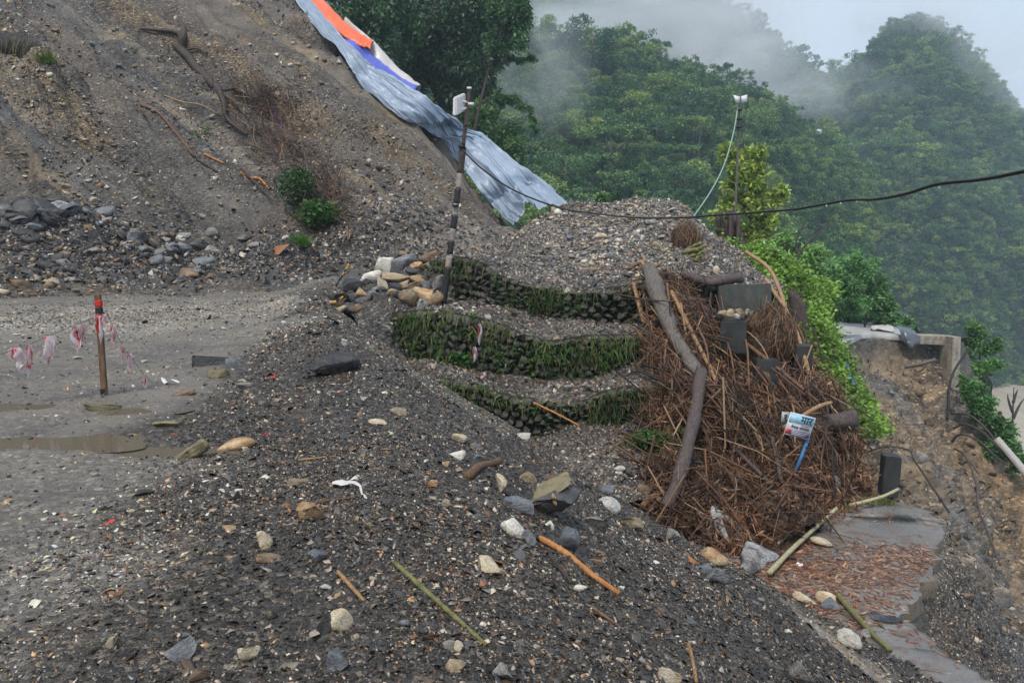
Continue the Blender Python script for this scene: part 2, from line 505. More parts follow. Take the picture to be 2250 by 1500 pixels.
register('old_road', top.reshape(-1, 3), F)

# ------------------------------------------------------------------ landslide slope
SB = np.array([-14.3, 21.6]); ST = np.array([13.85, 8.4]); ST = ST / np.linalg.norm(ST); SN = np.array([-ST[1], ST[0]])
def slope_au(x, y):
    return (x - SB[0]) * ST[0] + (y - SB[1]) * ST[1], (x - SB[0]) * SN[0] + (y - SB[1]) * SN[1]
RIDGE_U = [-4, 0, 5, 10, 15, 20, 26, 40]
RIDGE_A = [20.6, 19.4, 18.3, 17.4, 16.6, 16.0, 15.3, 14.0]
def slope_z(x, y):
    a, u = slope_au(x, y)
    wob = fbm2(x, y, 0.16, 3, 81) * 1.4
    z = 0.1 + 0.03 * np.clip(a, -5, 20) + 0.78 * softplus(u + wob, 1.3) - 0.05
    up = smoothstep(0.5, 5, u)
    # gullies run straight down the fall line
    gl = np.stack([(a + 0.8 * u) * 0.36 + fbm2(x, y, 0.2, 2, 83) * 0.5, u * 0.06, np.zeros_like(a)], -1)
    z = z - np.abs(fbm(gl, 4, 84)) * 1.35 * up
    gl2 = np.stack([(a + 0.8 * u) * 1.25 + fbm2(x, y, 0.4, 2, 85) * 0.6, u * 0.16, np.zeros_like(a)], -1)
    z = z - np.abs(fbm(gl2, 4, 86)) * 0.42 * up
    led = np.stack([a * 0.22, u * 0.75 + fbm2(x, y, 0.3, 3, 82) * 0.7, np.zeros_like(a)], -1)
    z = z + np.clip(fbm(led, 3, 80), -0.2, 0.5) * 0.55 * up * smoothstep(-0.1, 0.5, fbm2(x, y, 0.12, 2, 79))
    z = z + fbm2(x, y, 0.9, 4, 87) * 0.16
    # heaps of fallen shale along the toe
    toe = np.exp(-((u - 0.8) / 2.2) ** 2)
    z = z + toe * (np.clip(fbm2(x, y, 0.35, 3, 88) + 0.25, 0, 2) * 0.75 * (1 - smoothstep(10, 13, a)) + fbm2(x, y, 1.6, 3, 89) * 0.12)
    ar = np.interp(u, RIDGE_U, RIDGE_A)
    z = z - 1.35 * softplus(a - ar, 0.9) * smoothstep(-3, 2, u)
    return z
sa = axis([(-24, -2, 90), (-2, 21, 230), (21, 24, 8)])
su = axis([(-7, 0, 40), (0, 18, 200), (18, 48, 110)])
SA, SU = np.meshgrid(sa, su)
SX = SB[0] + SA * ST[0] + SU * SN[0]; SY = SB[1] + SA * ST[1] + SU * SN[1]
SZ = slope_z(SX, SY)
# under the road the sheet dips out of sight
SZ = SZ - 0.5 * smoothstep(1.5, 4.5, -SU)
def slope_tint(x, y):
    a, u = slope_au(x, y)
    ld = np.stack([(a + 0.8 * u) * 0.42, u * 0.10, np.zeros_like(a)], -1)
    f = fbm(ld * [1.3, 0.7, 1], 4, 91); f2 = fbm(ld * [3.0, 1.2, 1] + 9, 3, 95); f3 = fbm2(x, y, 0.25, 3, 97)
    base = np.array([0.118, 0.099, 0.081]); dark = np.array([0.048, 0.045, 0.043]); och = np.array([0.205, 0.155, 0.094]); grey = np.array([0.108, 0.103, 0.099])
    c = base + (dark - base) * smoothstep(0.0, 0.7, f)[..., None]
    c = c + (och - c) * (smoothstep(0.15, 0.7, f2) * 0.8)[..., None]
    c = c + (grey - c) * (smoothstep(0.1, 0.6, f3) * 0.6)[..., None]
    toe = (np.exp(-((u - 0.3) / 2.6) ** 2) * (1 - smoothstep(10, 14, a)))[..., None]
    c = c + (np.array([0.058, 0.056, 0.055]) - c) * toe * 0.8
    ap = (smoothstep(9, 14, a) * (1 - smoothstep(2, 4.5, u)))[..., None]
    c = c + (np.array([0.20, 0.175, 0.15]) - c) * ap * 0.8
    al = np.clip(0.55 + 0.5 * fbm(ld * [2, 1.5, 1] + 3, 3, 99), 0.2, 1.0) + 0.3 * toe[..., 0]
    return np.concatenate([c, np.clip(al, 0, 1)[..., None]], -1)
M_slope = earth_mat('landslide_earth', 11, 0.9, 0.58, 0.06)
SV = np.stack([SX, SY, SZ], -1).reshape(-1, 3); SF = grid_faces(len(su), len(sa))
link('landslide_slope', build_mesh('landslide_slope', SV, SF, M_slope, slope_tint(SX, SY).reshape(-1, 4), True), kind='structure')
register('landslide_slope', SV, SF)

def terrain_loft(name, rows, nu, nv, mat, tint, amp=0.1, sc=1.2, seed=0, fine=0.03, wd=None, reg=True):
    """a sheet of ground lofted through rows of (px, py, depth); roughened along its normals"""
    R = [[P(*q) if len(q) == 3 else np.array(q[:3]) for q in r] for r in rows]
    g = loft(R, nu, nv)
    nrm = grid_normals(g)
    d = fbm(g * sc, 4, seed) * amp + fbm(g * sc * 4.3, 3, seed + 5) * fine
    if wd is not None: d = d * wd(np.linspace(0, 1, nv))[:, None]
    g = g + nrm * d[..., None]
    V = g.reshape(-1, 3); F = grid_faces(nv, nu)
    t = tint(g) if callable(tint) else np.broadcast_to(np.array(tint), g.shape)
    o = link(name, build_mesh(name, V, F, mat, t.reshape(-1, t.shape[-1]), True), kind='structure')
    if reg: register(name, V, F)
    return g, o
def two_tint(c1, c2, sc, seed, c3=None, lo=-0.4, hi=0.5):
    c1, c2 = np.array(c1), np.array(c2)
    def f(g):
        k = smoothstep(lo, hi, fbm(g * sc, 4, seed))[..., None]
        c = c1 + (c2 - c1) * k
        if c3 is not None:
            k3 = smoothstep(0.2, 0.8, fbm(g * sc * 1.9 + 40, 3, seed + 9))[..., None]
            c = c + (np.array(c3) - c) * k3
        return c
    return f

# ------------------------------------------------------------------ terraced bank: gravel mound and the ledges between the dry-stone walls
W1 = [(940, 572, 650, 20.6), (1000, 566, 662, 20.0), (1060, 580, 668, 19.8), (1100, 606, 670, 19.7), (1180, 630, 690, 19.6), (1280, 640, 706, 19.5), (1400, 626, 716, 19.4), (1480, 616, 716, 19.3), (1590, 622, 722, 19.3)]
W2 = [(860, 690, 775, 18.5), (950, 684, 792, 18.1), (1010, 694, 806, 18.0), (1080, 708, 814, 17.9), (1120, 724, 818, 17.8), (1200, 750, 829, 17.6), (1290, 740, 828, 17.4), (1380, 738, 800, 17.3), (1480, 742, 790, 17.2)]
W3 = [(930, 832, 880, 16.9), (1010, 838, 930, 16.7), (1060, 848, 945, 16.6), (1100, 868, 955, 16.5), (1180, 880, 962, 16.4), (1270, 884, 940, 16.2), (1330, 862, 932, 16.1), (1400, 850, 926, 16.0), (1490, 848, 915, 15.9)]
W4 = [(1370, 958, 992, 14.9), (1410, 950, 1000, 14.8), (1450, 944, 996, 14.7), (1500, 940, 990, 14.6)]
M_gravel = earth_mat('gravel_earth', 15, 0.85, 0.6, 0.04)
t_gravel = two_tint((0.155, 0.14, 0.125), (0.10, 0.095, 0.092), 0.5, 101, (0.21, 0.185, 0.155))
mound_rows = [
    [(a, b + 6, d - 0.03) for a, b, _, d in W1] + [(1690, 640, 20.0)],
    [(975, 556, 22.0), (1020, 560, 21.6), (1080, 566, 21.2), (1140, 580, 21.0), (1220, 590, 21), (1310, 590, 21), (1410, 580, 21), (1500, 580, 21.2), (1600, 600, 21.2), (1715, 640, 21.2)],
    [(1020, 552, 24), (1060, 550, 23.8), (1110, 535, 23.4), (1180, 515, 23.4), (1250, 508, 23.4), (1330, 505, 23.5), (1420, 500, 23.6), (1510, 515, 23.8), (1610, 560, 23.8), (1720, 630, 23.6)],
    [(1065, 552, 26.4), (1100, 538, 26), (1140, 508, 25.6), (1190, 480, 25.4), (1245, 456, 25.4), (1330, 452, 25.6), (1420, 441, 25.8), (1500, 462, 26), (1590, 530, 26), (1720, 620, 25.8)],
    [(1080, 575, 28.5), (1120, 560, 28.2), (1160, 530, 28), (1205, 505, 27.8), (1260, 480, 27.8), (1340, 476, 28), (1425, 466, 28), (1500, 490, 28.4), (1590, 560, 28.5), (1730, 660, 28.5)],
    [(1090, 640, 32), (1140, 630, 32), (1180, 600, 32), (1220, 590, 32), (1270, 580, 32), (1350, 570, 32), (1430, 570, 32), (1500, 590, 32), (1590, 660, 32), (1740, 760, 32)]]
mound, _ = terrain_loft('gravel_mound', mound_rows, 150, 120, M_gravel, t_gravel, 0.13, 0.9, 103, 0.045)
def ledge(name, up, lo, seed):
    k = min(len(up), len(lo))
    rows = [[(a, b - 4, d + 0.12) for a, _, b, d in up[:k]]]
    rows.append([((a + c) / 2, (b + e2) / 2 - 3 - 6 * math.sin(i * 1.7 + seed), (d + f2) / 2) for i, ((a, _, b, d), (c, e2, _, f2)) in enumerate(zip(up[:k], lo[:k]))])
    rows.append([(c, e2 + 5, f2 - 0.02) for c, e2, _, f2 in lo[:k]])
    return terrain_loft(name, rows, 120, 40, M_gravel, two_tint((0.15, 0.135, 0.12), (0.10, 0.095, 0.09), 0.7, seed, (0.18, 0.16, 0.135)), 0.08, 1.3, seed, 0.03)
ledge('upper_ledge', W1, W2, 111)
ledge('middle_ledge', W2, W3, 113)
w3b = [(1160, 968, 15.9), (1230, 950, 15.8), (1300, 940, 15.7), (1390, 935, 15.6), (1500, 925, 15.5)]
terrain_loft('lower_ledge', [[(a, b - 14, d + 0.5) for a, b, d in w3b], [(1180, 1000, 15.0), (1260, 985, 15.0), (1340, 975, 15.0), (1420, 962, 14.95), (1520, 950, 14.8)], [(1200, 1040, 14.2), (1290, 1030, 14.1), (1370, 1025, 14.0), (1440, 1010, 14.1), (1540, 1000, 14.2)], [(1250, 1110, 13.3), (1330, 1110, 13.2), (1400, 1100, 13.2), (1460, 1090, 13.3), (1560, 1080, 13.5)]],
             90, 50, M_gravel, two_tint((0.125, 0.11, 0.095), (0.08, 0.075, 0.07), 0.8, 117, (0.15, 0.12, 0.09)), 0.08, 1.3, 119, 0.03)
# dark soil bank under the rock pile
terrain_loft('soil_bank', [[(700, 655, 21.6), (780, 612, 21.8), (860, 590, 22), (950, 565, 21.6), (1010, 560, 21.3)], [(720, 672, 20.4), (790, 632, 20.4), (870, 612, 20.4), (950, 600, 20.3), (1000, 600, 20.3)],
                           [(770, 690, 19.0), (820, 665, 19.2), (880, 668, 19.3), (940, 668, 19.4), (1000, 668, 19.6)], [(800, 745, 17.9), (840, 750, 18.0), (885, 735, 18.4), (930, 720, 18.7), (1000, 700, 18.8)], [(820, 800, 17.4), (860, 810, 17.5), (900, 800, 18.2), (950, 790, 18.5), (1000, 780, 18.6)]],
             70, 60, M_gravel, two_tint((0.045, 0.045, 0.050), (0.065, 0.062, 0.06), 0.8, 121, (0.09, 0.08, 0.072)), 0.12, 1.4, 123, 0.04)
# bank under the bamboo wreckage
heap_rows = [
    [(1420, 610, 19.6), (1462, 605, 19.6), (1520, 640, 19.4), (1590, 690, 19.3), (1650, 690, 19.6), (1730, 690, 20.2)],
    [(1436, 725, 18.3), (1490, 715, 18.1), (1540, 735, 18.0), (1610, 760, 18.2), (1690, 740, 18.6), (1770, 770, 19.2)],
    [(1446, 840, 16.9), (1498, 830, 16.6), (1560, 830, 16.6), (1640, 850, 16.8), (1730, 850, 17.2), (1810, 870, 17.9)],
    [(1450, 960, 15.2), (1505, 950, 14.9), (1570, 950, 14.9), (1660, 960, 15.0), (1760, 960, 15.4), (1850, 960, 16.4)],
    [(1420, 1060, 14.0), (1500, 1060, 13.7), (1590, 1070, 13.6), (1680, 1070, 13.8), (1790, 1060, 14.4), (1900, 1040, 15.4)],
    [(1430, 1130, 13.0), (1510, 1140, 12.75), (1600, 1150, 12.7), (1700, 1140, 13.0), (1810, 1120, 13.6), (1935, 1095, 14.7)],
    [(1440, 1200, 12.2), (1530, 1220, 11.9), (1620, 1225, 11.85), (1730, 1200, 12.35), (1830, 1165, 13.0), (1960, 1125, 14.05)]]
M_litter = earth_mat('leaf_mould', 24, 0.8, 0.6, 0.03)
heap, _ = terrain_loft('debris_bank', heap_rows, 110, 110, M_litter, two_tint((0.060, 0.036, 0.022), (0.105, 0.055, 0.030), 0.9, 131, (0.04, 0.03, 0.024)), 0.5, 0.85, 133, 0.12)
# bank grown over with green creepers
green_rows = [
    [(1560, 528, 26.4), (1610, 540, 26.2), (1680, 560, 26.2), (1760, 600, 26.5), (1840, 640, 27)],
    [(1610, 590, 24.8), (1660, 605, 24.6), (1720, 625, 24.5), (1770, 650, 24.6), (1815, 680, 25.4)],
    [(1690, 680, 22.8), (1720, 690, 22.7), (1760, 705, 22.8), (1800, 730, 23.3), (1835, 760, 24.2)],
    [(1740, 780, 21.4), (1770, 785, 21.3), (1800, 795, 21.4), (1830, 810, 22), (1865, 820, 23)],
    [(1780, 880, 20.0), (1810, 890, 19.8), (1840, 895, 19.8), (1870, 895, 20.2), (1905, 890, 21.2)],
    [(1800, 960, 18.8), (1840, 970, 18.5), (1870, 970, 18.5), (1900, 970, 18.9), (1935, 960, 20)]]
M_green_bank = earth_mat('weedy_earth', 12, 0.7, 0.7, 0.04)
gbank, _ = terrain_loft('weedy_bank', green_rows, 60, 100, M_green_bank, two_tint((0.045, 0.060, 0.022), (0.075, 0.062, 0.035), 0.8, 141), 0.16, 0.9, 143, 0.05)

# ------------------------------------------------------------------ washed-out slope on the valley side
wash_rows = [
    [(1740, 775, 31), (1790, 770, 31.5), (1840, 760, 37.0), (1880, 748, 40.2), (1950, 742, 41.4), (2020, 742, 41.8), (2075, 744, 41.9), (2112, 752, 42.2), (2135, 800, 43.5)],
    [(1740, 805, 28.5), (1800, 800, 29), (1842, 800, 34.5), (1890, 800, 38.8), (1955, 800, 40.4), (2020, 805, 41.2), (2075, 805, 41.6), (2112, 820, 42), (2150, 850, 43.5)],
    [(1765, 870, 24.4), (1830, 860, 24.6), (1870, 865, 29), (1920, 870, 33.6), (1980, 870, 37.4), (2035, 870, 39.2), (2085, 870, 40.2), (2130, 890, 40.6), (2185, 920, 42)],
    [(1800, 945, 20.4), (1870, 930, 20.6), (1900, 935, 23.6), (1950, 945, 28.2), (2010, 950, 33), (2065, 955, 36), (2115, 965, 37.4), (2170, 985, 38), (2250, 1010, 39)],
    [(1825, 1020, 17.4), (1905, 1010, 17.7), (1945, 1015, 19.4), (1995, 1030, 22.8), (2050, 1045, 27.6), (2105, 1055, 31.5), (2160, 1070, 33.6), (2240, 1100, 34.6), (2340, 1140, 35.5)],
    [(1870, 1100, 15.6), (1955, 1095, 15.8), (2005, 1100, 16.6), (2050, 1125, 18.6), (2105, 1150, 22.4), (2160, 1175, 26.3), (2220, 1200, 29), (2310, 1240, 30.6), (2430, 1290, 31.5)],
    [(1950, 1190, 15.0), (2020, 1180, 15.0), (2070, 1200, 15.3), (2120, 1240, 16.6), (2170, 1290, 19.2), (2225, 1330, 22.6), (2290, 1370, 25.4), (2390, 1420, 27.4), (2530, 1480, 28.5)],
    [(2090, 1410, 14.2), (2150, 1400, 14.2), (2190, 1420, 14.4), (2240, 1470, 15.4), (2290, 1520, 17.4), (2350, 1570, 20), (2420, 1620, 22.6), (2530, 1680, 24.6), (2690, 1760, 26)],
    [(2450, 1900, 13), (2500, 1900, 13), (2540, 1900, 13.2), (2600, 1950, 14), (2650, 2000, 15), (2700, 2050, 17), (2780, 2100, 19), (2900, 2200, 21), (3100, 2300, 23)]]
def wash_tint(g):
    brown = np.array([0.215, 0.158, 0.10]); gry = np.array([0.135, 0.125, 0.112]); och = np.array([0.29, 0.185, 0.088]); dk = np.array([0.09, 0.082, 0.074])
    k = smoothstep(-0.5, 0.5, fbm(g * np.array([0.25, 0.25, 0.5]), 4, 151))[..., None]
    c = gry + (brown - gry) * k
    nu = g.shape[1]; u = np.linspace(0, 1, nu)[None, :, None]; v = np.linspace(0, 1, g.shape[0])[:, None, None]
    near = np.clip(1 - u * 3.2, 0, 1) * np.clip(v * 2.4 - 0.9, 0, 1)
    c = c + (gry * 0.85 - c) * near
    o = smoothstep(0.45, 0.8, u + 0.2 * fbm(g * 0.3, 3, 153)[..., None]) * smoothstep(0.25, 0.5, v)
    c = c + (och - c) * o * 0.75
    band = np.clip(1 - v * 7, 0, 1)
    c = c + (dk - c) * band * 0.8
    al = np.clip(0.6 + 0.6 * fbm(g * 0.35, 3, 157), 0.25, 1.0)
    return np.concatenate([c, al[..., None]], -1)
M_wash = earth_mat('washed_soil', 6.5, 0.9, 0.6, 0.09)
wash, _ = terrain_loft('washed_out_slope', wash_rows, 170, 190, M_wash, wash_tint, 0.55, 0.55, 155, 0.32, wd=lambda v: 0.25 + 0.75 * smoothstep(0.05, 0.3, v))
SURF_ALL = list(SURF)

# ------------------------------------------------------------------ stretch of the old road left on the far side
fr_front = [(1815, 752, 33.5), (1835, 752, 36.5), (1862, 750, 38.4), (1893, 735, 40.6), (1905, 732, 41.2), (1950, 735, 41.4), (1990, 737, 41.6), (2016, 738, 41.8)]
fr_back = [(1770, 712, 45), (1810, 697, 50), (1830, 699, 50.5), (1870, 704, 50.5), (1910, 709, 50), (1940, 713, 49), (1975, 720, 47.5), (2010, 733, 44)]
M_farroad = plain_mat('pale_concrete_road', (0.46, 0.45, 0.43), 0.5, 0.8, 0.35, 0.3, 0.02, 0.4)
n1 = 60
ff, fb = crom([P(*q) for q in fr_front], n1), crom([P(*q) for q in fr_back], n1)
ff[:, 1] += fbm(ff * 1.2, 3, 161) * 0.3
ts = np.linspace(0, 1, 14)
top = ff[None] * (1 - ts)[:, None, None] + fb[None] * ts[:, None, None]
top[..., 2] += fbm(top * 0.8, 3, 163) * 0.03
bot = ff.copy(); bot[:, 2] -= 0.28; bot[:, 1] += 0.05
V = np.concatenate([top.reshape(-1, 3), bot]); i = np.arange(n1 - 1)
link('far_road', build_mesh('far_road', V, [grid_faces(14, n1), np.stack([i, 14 * n1 + i, 14 * n1 + i + 1, i + 1], -1)], M_farroad), kind='structure')
register('far_road', top.reshape(-1, 3), grid_faces(14, n1))
# verge that carries the far road and falls to the river behind it
vg = [[(1720, 700, 44), (1800, 696, 51), (1880, 704, 52), (1960, 716, 50.5), (2020, 736, 46), (2120, 746, 43.5)],
      [(1700, 690, 50), (1780, 680, 56), (1880, 690, 57), (1970, 720, 56), (2050, 760, 52), (2160, 820, 46)],
      [(1690, 760, 66), (1790, 760, 70), (1900, 780, 70), (2000, 800, 68), (2090, 860, 62), (2230, 980, 50)],
      [(1690, 860, 90), (1800, 880, 92), (1930, 900, 92), (2050, 930, 88), (2160, 1000, 76), (2330, 1180, 56)]]
M_veg_ground = earth_mat('grassy_earth', 3, 0.6, 0.8, 0.1)
terrain_loft('valley_verge', vg, 60, 40, M_veg_ground, two_tint((0.035, 0.055, 0.02), (0.06, 0.075, 0.03), 0.3, 171), 0.5, 0.3, 173, 0.1)
# ================================================================== MOUNTAINS, RIVER
RIVER_Z = G(2230, 846, 0)[2]
rz = 1.65 + (ray(2230, 842)[2] / ray(2230, 842)[1]) * 235
m, nt, b = new_mat('silty_river'); n = N(nt); p = n.pos()
nt.links.new(n.ramp(n.noise(n.scalev(p, (0.2, 0.05, 0.2)), 1, 6, 0.6), [(0.3, (0.30, 0.25, 0.19)), (0.7, (0.44, 0.385, 0.30))]), b.inputs['Base Color'])
b.inputs['Roughness'].default_value = 0.5
nt.links.new(n.bump(n.noise(n.scalev(p, (1.0, 0.4, 1)), 0.8, 6), 0.6, 0.5), b.inputs['Normal'])
V = np.array([[-200, 60, rz], [700, 60, rz], [700, 420, rz], [-200, 420, rz]], float)
link('river', build_mesh('river', V, np.array([[0, 1, 2, 3]]), m), kind='structure')

M_mtn = earth_mat('forest_floor', 1.2, 0.5, 0.85, 0.3)
MTN = {}
def mountain(name, rows, nu, nv, seed, amp=6.0):
    R = [[P(*q) for q in r] for r in rows]
    g = loft(R, nu, nv)
    d = fbm(g * 0.03, 4, seed) * amp
    d = d * np.sin(np.linspace(0, 1, nv) * math.pi)[:, None] ** 0.5
    g = g + grid_normals(g) * d[..., None]
    V = g.reshape(-1, 3); F = grid_faces(nv, nu)
    t = two_tint((0.026, 0.045, 0.020), (0.045, 0.065, 0.028), 0.03, seed)(g)
    link(name, build_mesh(name, V, F, M_mtn, t.reshape(-1, 3), True), kind='structure')
    MTN[name] = g
    return g
# wooded spur that comes down from the left behind the trees
spur = [
    [(400, 60, 175), (900, 60, 185), (1080, 75, 190), (1180, 85, 195), (1290, 95, 200), (1390, 120, 200), (1480, 150, 202), (1570, 185, 205), (1660, 215, 208), (1740, 262, 214), (1830, 330, 222), (1930, 410, 230)],
    [(400, 230, 145), (900, 240, 150), (1080, 250, 152), (1180, 250, 155), (1280, 255, 157), (1380, 265, 158), (1470, 285, 160), (1560, 300, 163), (1650, 330, 167), (1740, 375, 175), (1830, 430, 185), (1920, 500, 195)],
    [(400, 420, 115), (900, 425, 118), (1080, 420, 120), (1180, 410, 121), (1270, 405, 122), (1370, 415, 123), (1460, 425, 125), (1550, 440, 128), (1640, 460, 134), (1730, 500, 144), (1820, 550, 156), (1910, 600, 168)],
    [(400, 640, 88), (900, 640, 90), (1080, 630, 92), (1180, 610, 93), (1270, 600, 94), (1370, 600, 95), (1460, 605, 98), (1550, 620, 103), (1640, 640, 112), (1730, 665, 124), (1820, 700, 138), (1910, 730, 150)],
    [(400, 950, 70), (900, 950, 72), (1080, 930, 74), (1180, 920, 76), (1270, 900, 78), (1370, 900, 80), (1460, 900, 85), (1550, 900, 92), (1640, 900, 102), (1730, 900, 116), (1820, 900, 130), (1910, 900, 144)]]
mountain('wooded_spur', spur, 90, 70, 201, 3.0)
peak = [
    [(1560, 330, 420), (1700, 280, 400), (1780, 190, 390), (1850, 172, 382), (1900, 132, 378), (1945, 80, 376), (2000, 56, 376), (2060, 66, 380), (2110, 115, 384), (2170, 160, 388), (2230, 250, 394), (2300, 330, 400), (2420, 470, 410), (2600, 640, 420)],
    [(1560, 420, 350), (1680, 390, 336), (1760, 330, 326), (1830, 300, 320), (1890, 270, 316), (1940, 235, 314), (2000, 215, 314), (2060, 225, 316), (2120, 260, 320), (2180, 310, 326), (2240, 370, 332), (2320, 440, 340), (2430, 560, 350), (2600, 720, 360)],
    [(1570, 540, 300), (1670, 520, 288), (1750, 480, 280), (1820, 450, 274), (1880, 420, 270), (1940, 400, 268), (2000, 390, 268), (2060, 395, 270), (2120, 420, 274), (2190, 450, 280), (2250, 490, 286), (2330, 550, 294), (2440, 640, 306), (2600, 760, 320)],
    [(1580, 680, 262), (1670, 660, 254), (1750, 630, 248), (1820, 600, 243), (1880, 580, 240), (1940, 570, 238), (2000, 565, 238), (2060, 570, 239), (2120, 585, 242), (2190, 600, 247), (2250, 625, 252), (2340, 665, 260), (2450, 720, 274), (2600, 800, 290)],
    [(1580, 820, 240), (1670, 815, 236), (1750, 810, 233), (1820, 805, 231), (1880, 800, 230), (1940, 800, 229), (2000, 802, 229), (2060, 806, 230), (2120, 812, 232), (2190, 820, 235), (2250, 826, 239), (2350, 832, 246), (2460, 838, 258), (2600, 842, 275)],
    [(1580, 900, 225), (1670, 895, 224), (1750, 890, 223), (1820, 885, 222), (1880, 880, 222), (1940, 878, 222), (2000, 876, 222), (2060, 872, 223), (2120, 868, 225), (2190, 864, 228), (2250, 860, 232), (2350, 856, 240), (2460, 854, 252), (2600, 852, 270)]]
mountain('forested_peak', peak, 120, 100, 211, 9.0)
back = [
    [(400, -200, 520), (1150, -120, 510), (1350, -70, 500), (1500, -30, 492), (1600, 15, 486), (1660, 60, 482), (1710, 100, 480), (1760, 135, 476), (1810, 160, 474), (1880, 172, 474), (1960, 190, 478), (2060, 230, 484)],
    [(400, 60, 420), (1150, 70, 415), (1350, 90, 410), (1500, 110, 405), (1590, 150, 400), (1650, 180, 398), (1710, 210, 396), (1770, 235, 394), (1830, 255, 394), (1890, 270, 396), (1960, 290, 400), (2060, 320, 410)],
    [(400, 260, 330), (1150, 265, 328), (1350, 275, 325), (1490, 285, 322), (1580, 295, 320), (1650, 305, 320), (1710, 315, 320), (1770, 325, 322), (1830, 340, 326), (1890, 355, 332), (1960, 370, 340), (2060, 400, 350)],
    [(400, 460, 270), (1150, 460, 268), (1350, 460, 266), (1490, 460, 265), (1580, 450, 265), (1650, 440, 268), (1710, 440, 272), (1770, 440, 278), (1830, 450, 285), (1890, 460, 292), (1960, 470, 300), (2060, 500, 310)]]
mountain('back_ridge', back, 100, 70, 221, 7.0)
# ================================================================== LOOSE STONE
import bmesh
def ico(sub):
    bm = bmesh.new(); bmesh.ops.create_icosphere(bm, subdivisions=sub, radius=1.0)
    bm.verts.ensure_lookup_table()
    V = np.array([v.co[:] for v in bm.verts]); F = np.array([[v.index for v in f.verts] for f in bm.faces])
    bm.free(); return V, F
ICO2, ICO3 = ico(2), ico(3)
def rock_shape(style, seed, base):
    r = np.random.default_rng(seed)
    V, F = base; V = V.copy()
    if style == 'round':
        V = V * (1 + 0.24 * fbm(V * 1.1 + seed * 3.1, 3, seed))[:, None]
        for _ in range(2):
            d = r.normal(size=3); d /= np.linalg.norm(d); t = V @ d - r.uniform(0.55, 0.75); V = V - np.clip(t, 0, None)[:, None] * d * 0.85
        V[:, 2] *= 0.9
    else:
        V = V * (1 + 0.10 * fbm(V * 1.1 + seed * 2.3, 2, seed))[:, None]
        planes = [(ax * sg, r.uniform(0.26, 0.56)) for ax in np.eye(3) for sg in (-1, 1)] + [(None, r.uniform(0.42, 0.62)) for _ in range(4)]
        for d, lim in planes:
            d = r.normal(size=3) if d is None else d + r.normal(0, 0.5, 3)
            d = d / np.linalg.norm(d)
            t = V @ d - lim
            V = V - np.clip(t, 0, None)[:, None] * d * 0.98
        if style == 'slab':
            V[:, 2] = np.clip(V[:, 2], -0.55, 0.55)
            V[:, 2] += 0.08 * fbm(V * 1.6 + seed, 2, seed + 3)
        V = V + 0.030 * np.stack([fbm(V * 6 + 5 * i + seed, 2, seed + i) for i in range(3)], -1)
    V = V - (V.max(0) + V.min(0)) / 2
    return V / (V.max(0) - V.min(0)) , F        # unit box, centred
ROCK = {}
for st in ('round', 'angular', 'slab'):
    for s in range(7): ROCK[st, s, 3] = rock_shape(st, 300 + s * 7 + len(st), ICO3)
    for s in range(7): ROCK[st, s, 2] = rock_shape(st, 400 + s * 7 + len(st), ICO2)
def rock_mat(name, c1, c2, c3, rough=0.6, sc=2.2, veins=False):
    m, nt, b = new_mat(name); n = N(nt)
    o = n.new('ShaderNodeVectorMath', operation='ADD'); n.l(n.obj(), o.inputs[0])
    cmb = n.new('ShaderNodeCombineXYZ'); r = n.math('MULTIPLY', n.rand(), 37.0)
    for i in range(3): n.l(r, cmb.inputs[i])
    n.l(cmb.outputs[0], o.inputs[1]); v = o.outputs[0]
    f = n.noise(v, sc, 4, 0.62, 0.4)
    c = n.ramp(f, [(0.28, c1), (0.5, c2), (0.7, c3)])
    f2 = n.noise(v, sc * 5, 3)
    c = n.mix(n.maprange(f2, 0.5, 0.72, 0, 0.7), c, tuple(x * 0.35 for x in c2))
    c = n.mix(1.0, c, n.ramp(n.rand(), [(0, (0.72, 0.72, 0.74)), (1, (1.2, 1.17, 1.12))]), 'MULTIPLY')
    nt.links.new(c, b.inputs['Base Color'])
    b.inputs['Roughness'].default_value = rough; b.inputs['Specular IOR Level'].default_value = 0.4
    nt.links.new(n.bump(n.noise(v, sc * 4, 4, 0.65), 0.5, 0.06), b.inputs['Normal'])
    return m
RM = {
    'cream': rock_mat('cream_stone', (0.30, 0.20, 0.10), (0.52, 0.44, 0.31), (0.64, 0.58, 0.47)),
    'white': rock_mat('white_stone', (0.34, 0.31, 0.26), (0.55, 0.53, 0.48), (0.70, 0.68, 0.63)),
    'rust': rock_mat('rusty_stone', (0.24, 0.10, 0.04), (0.40, 0.26, 0.13), (0.56, 0.47, 0.33)),
    'slate': rock_mat('blue_grey_slate', (0.075, 0.082, 0.092), (0.145, 0.155, 0.17), (0.23, 0.24, 0.255), 0.38),
    'dark': rock_mat('dark_shale', (0.022, 0.022, 0.024), (0.045, 0.044, 0.045), (0.095, 0.092, 0.09), 0.42),
    'grey': rock_mat('grey_stone', (0.12, 0.115, 0.105), (0.23, 0.22, 0.205), (0.36, 0.345, 0.32), 0.5),
    'tan': rock_mat('tan_stone', (0.16, 0.115, 0.065), (0.30, 0.235, 0.15), (0.42, 0.35, 0.25)),
    'brown': rock_mat('brown_stone', (0.09, 0.055, 0.032), (0.17, 0.115, 0.072), (0.28, 0.20, 0.13)),
    'olive': rock_mat('olive_stone', (0.10, 0.085, 0.045), (0.19, 0.165, 0.095), (0.27, 0.24, 0.15)),
    'marble': rock_mat('veined_grey_boulder', (0.06, 0.06, 0.065), (0.34, 0.34, 0.345), (0.58, 0.58, 0.59), 0.5, 3.2),
}
_rock_mesh = {}
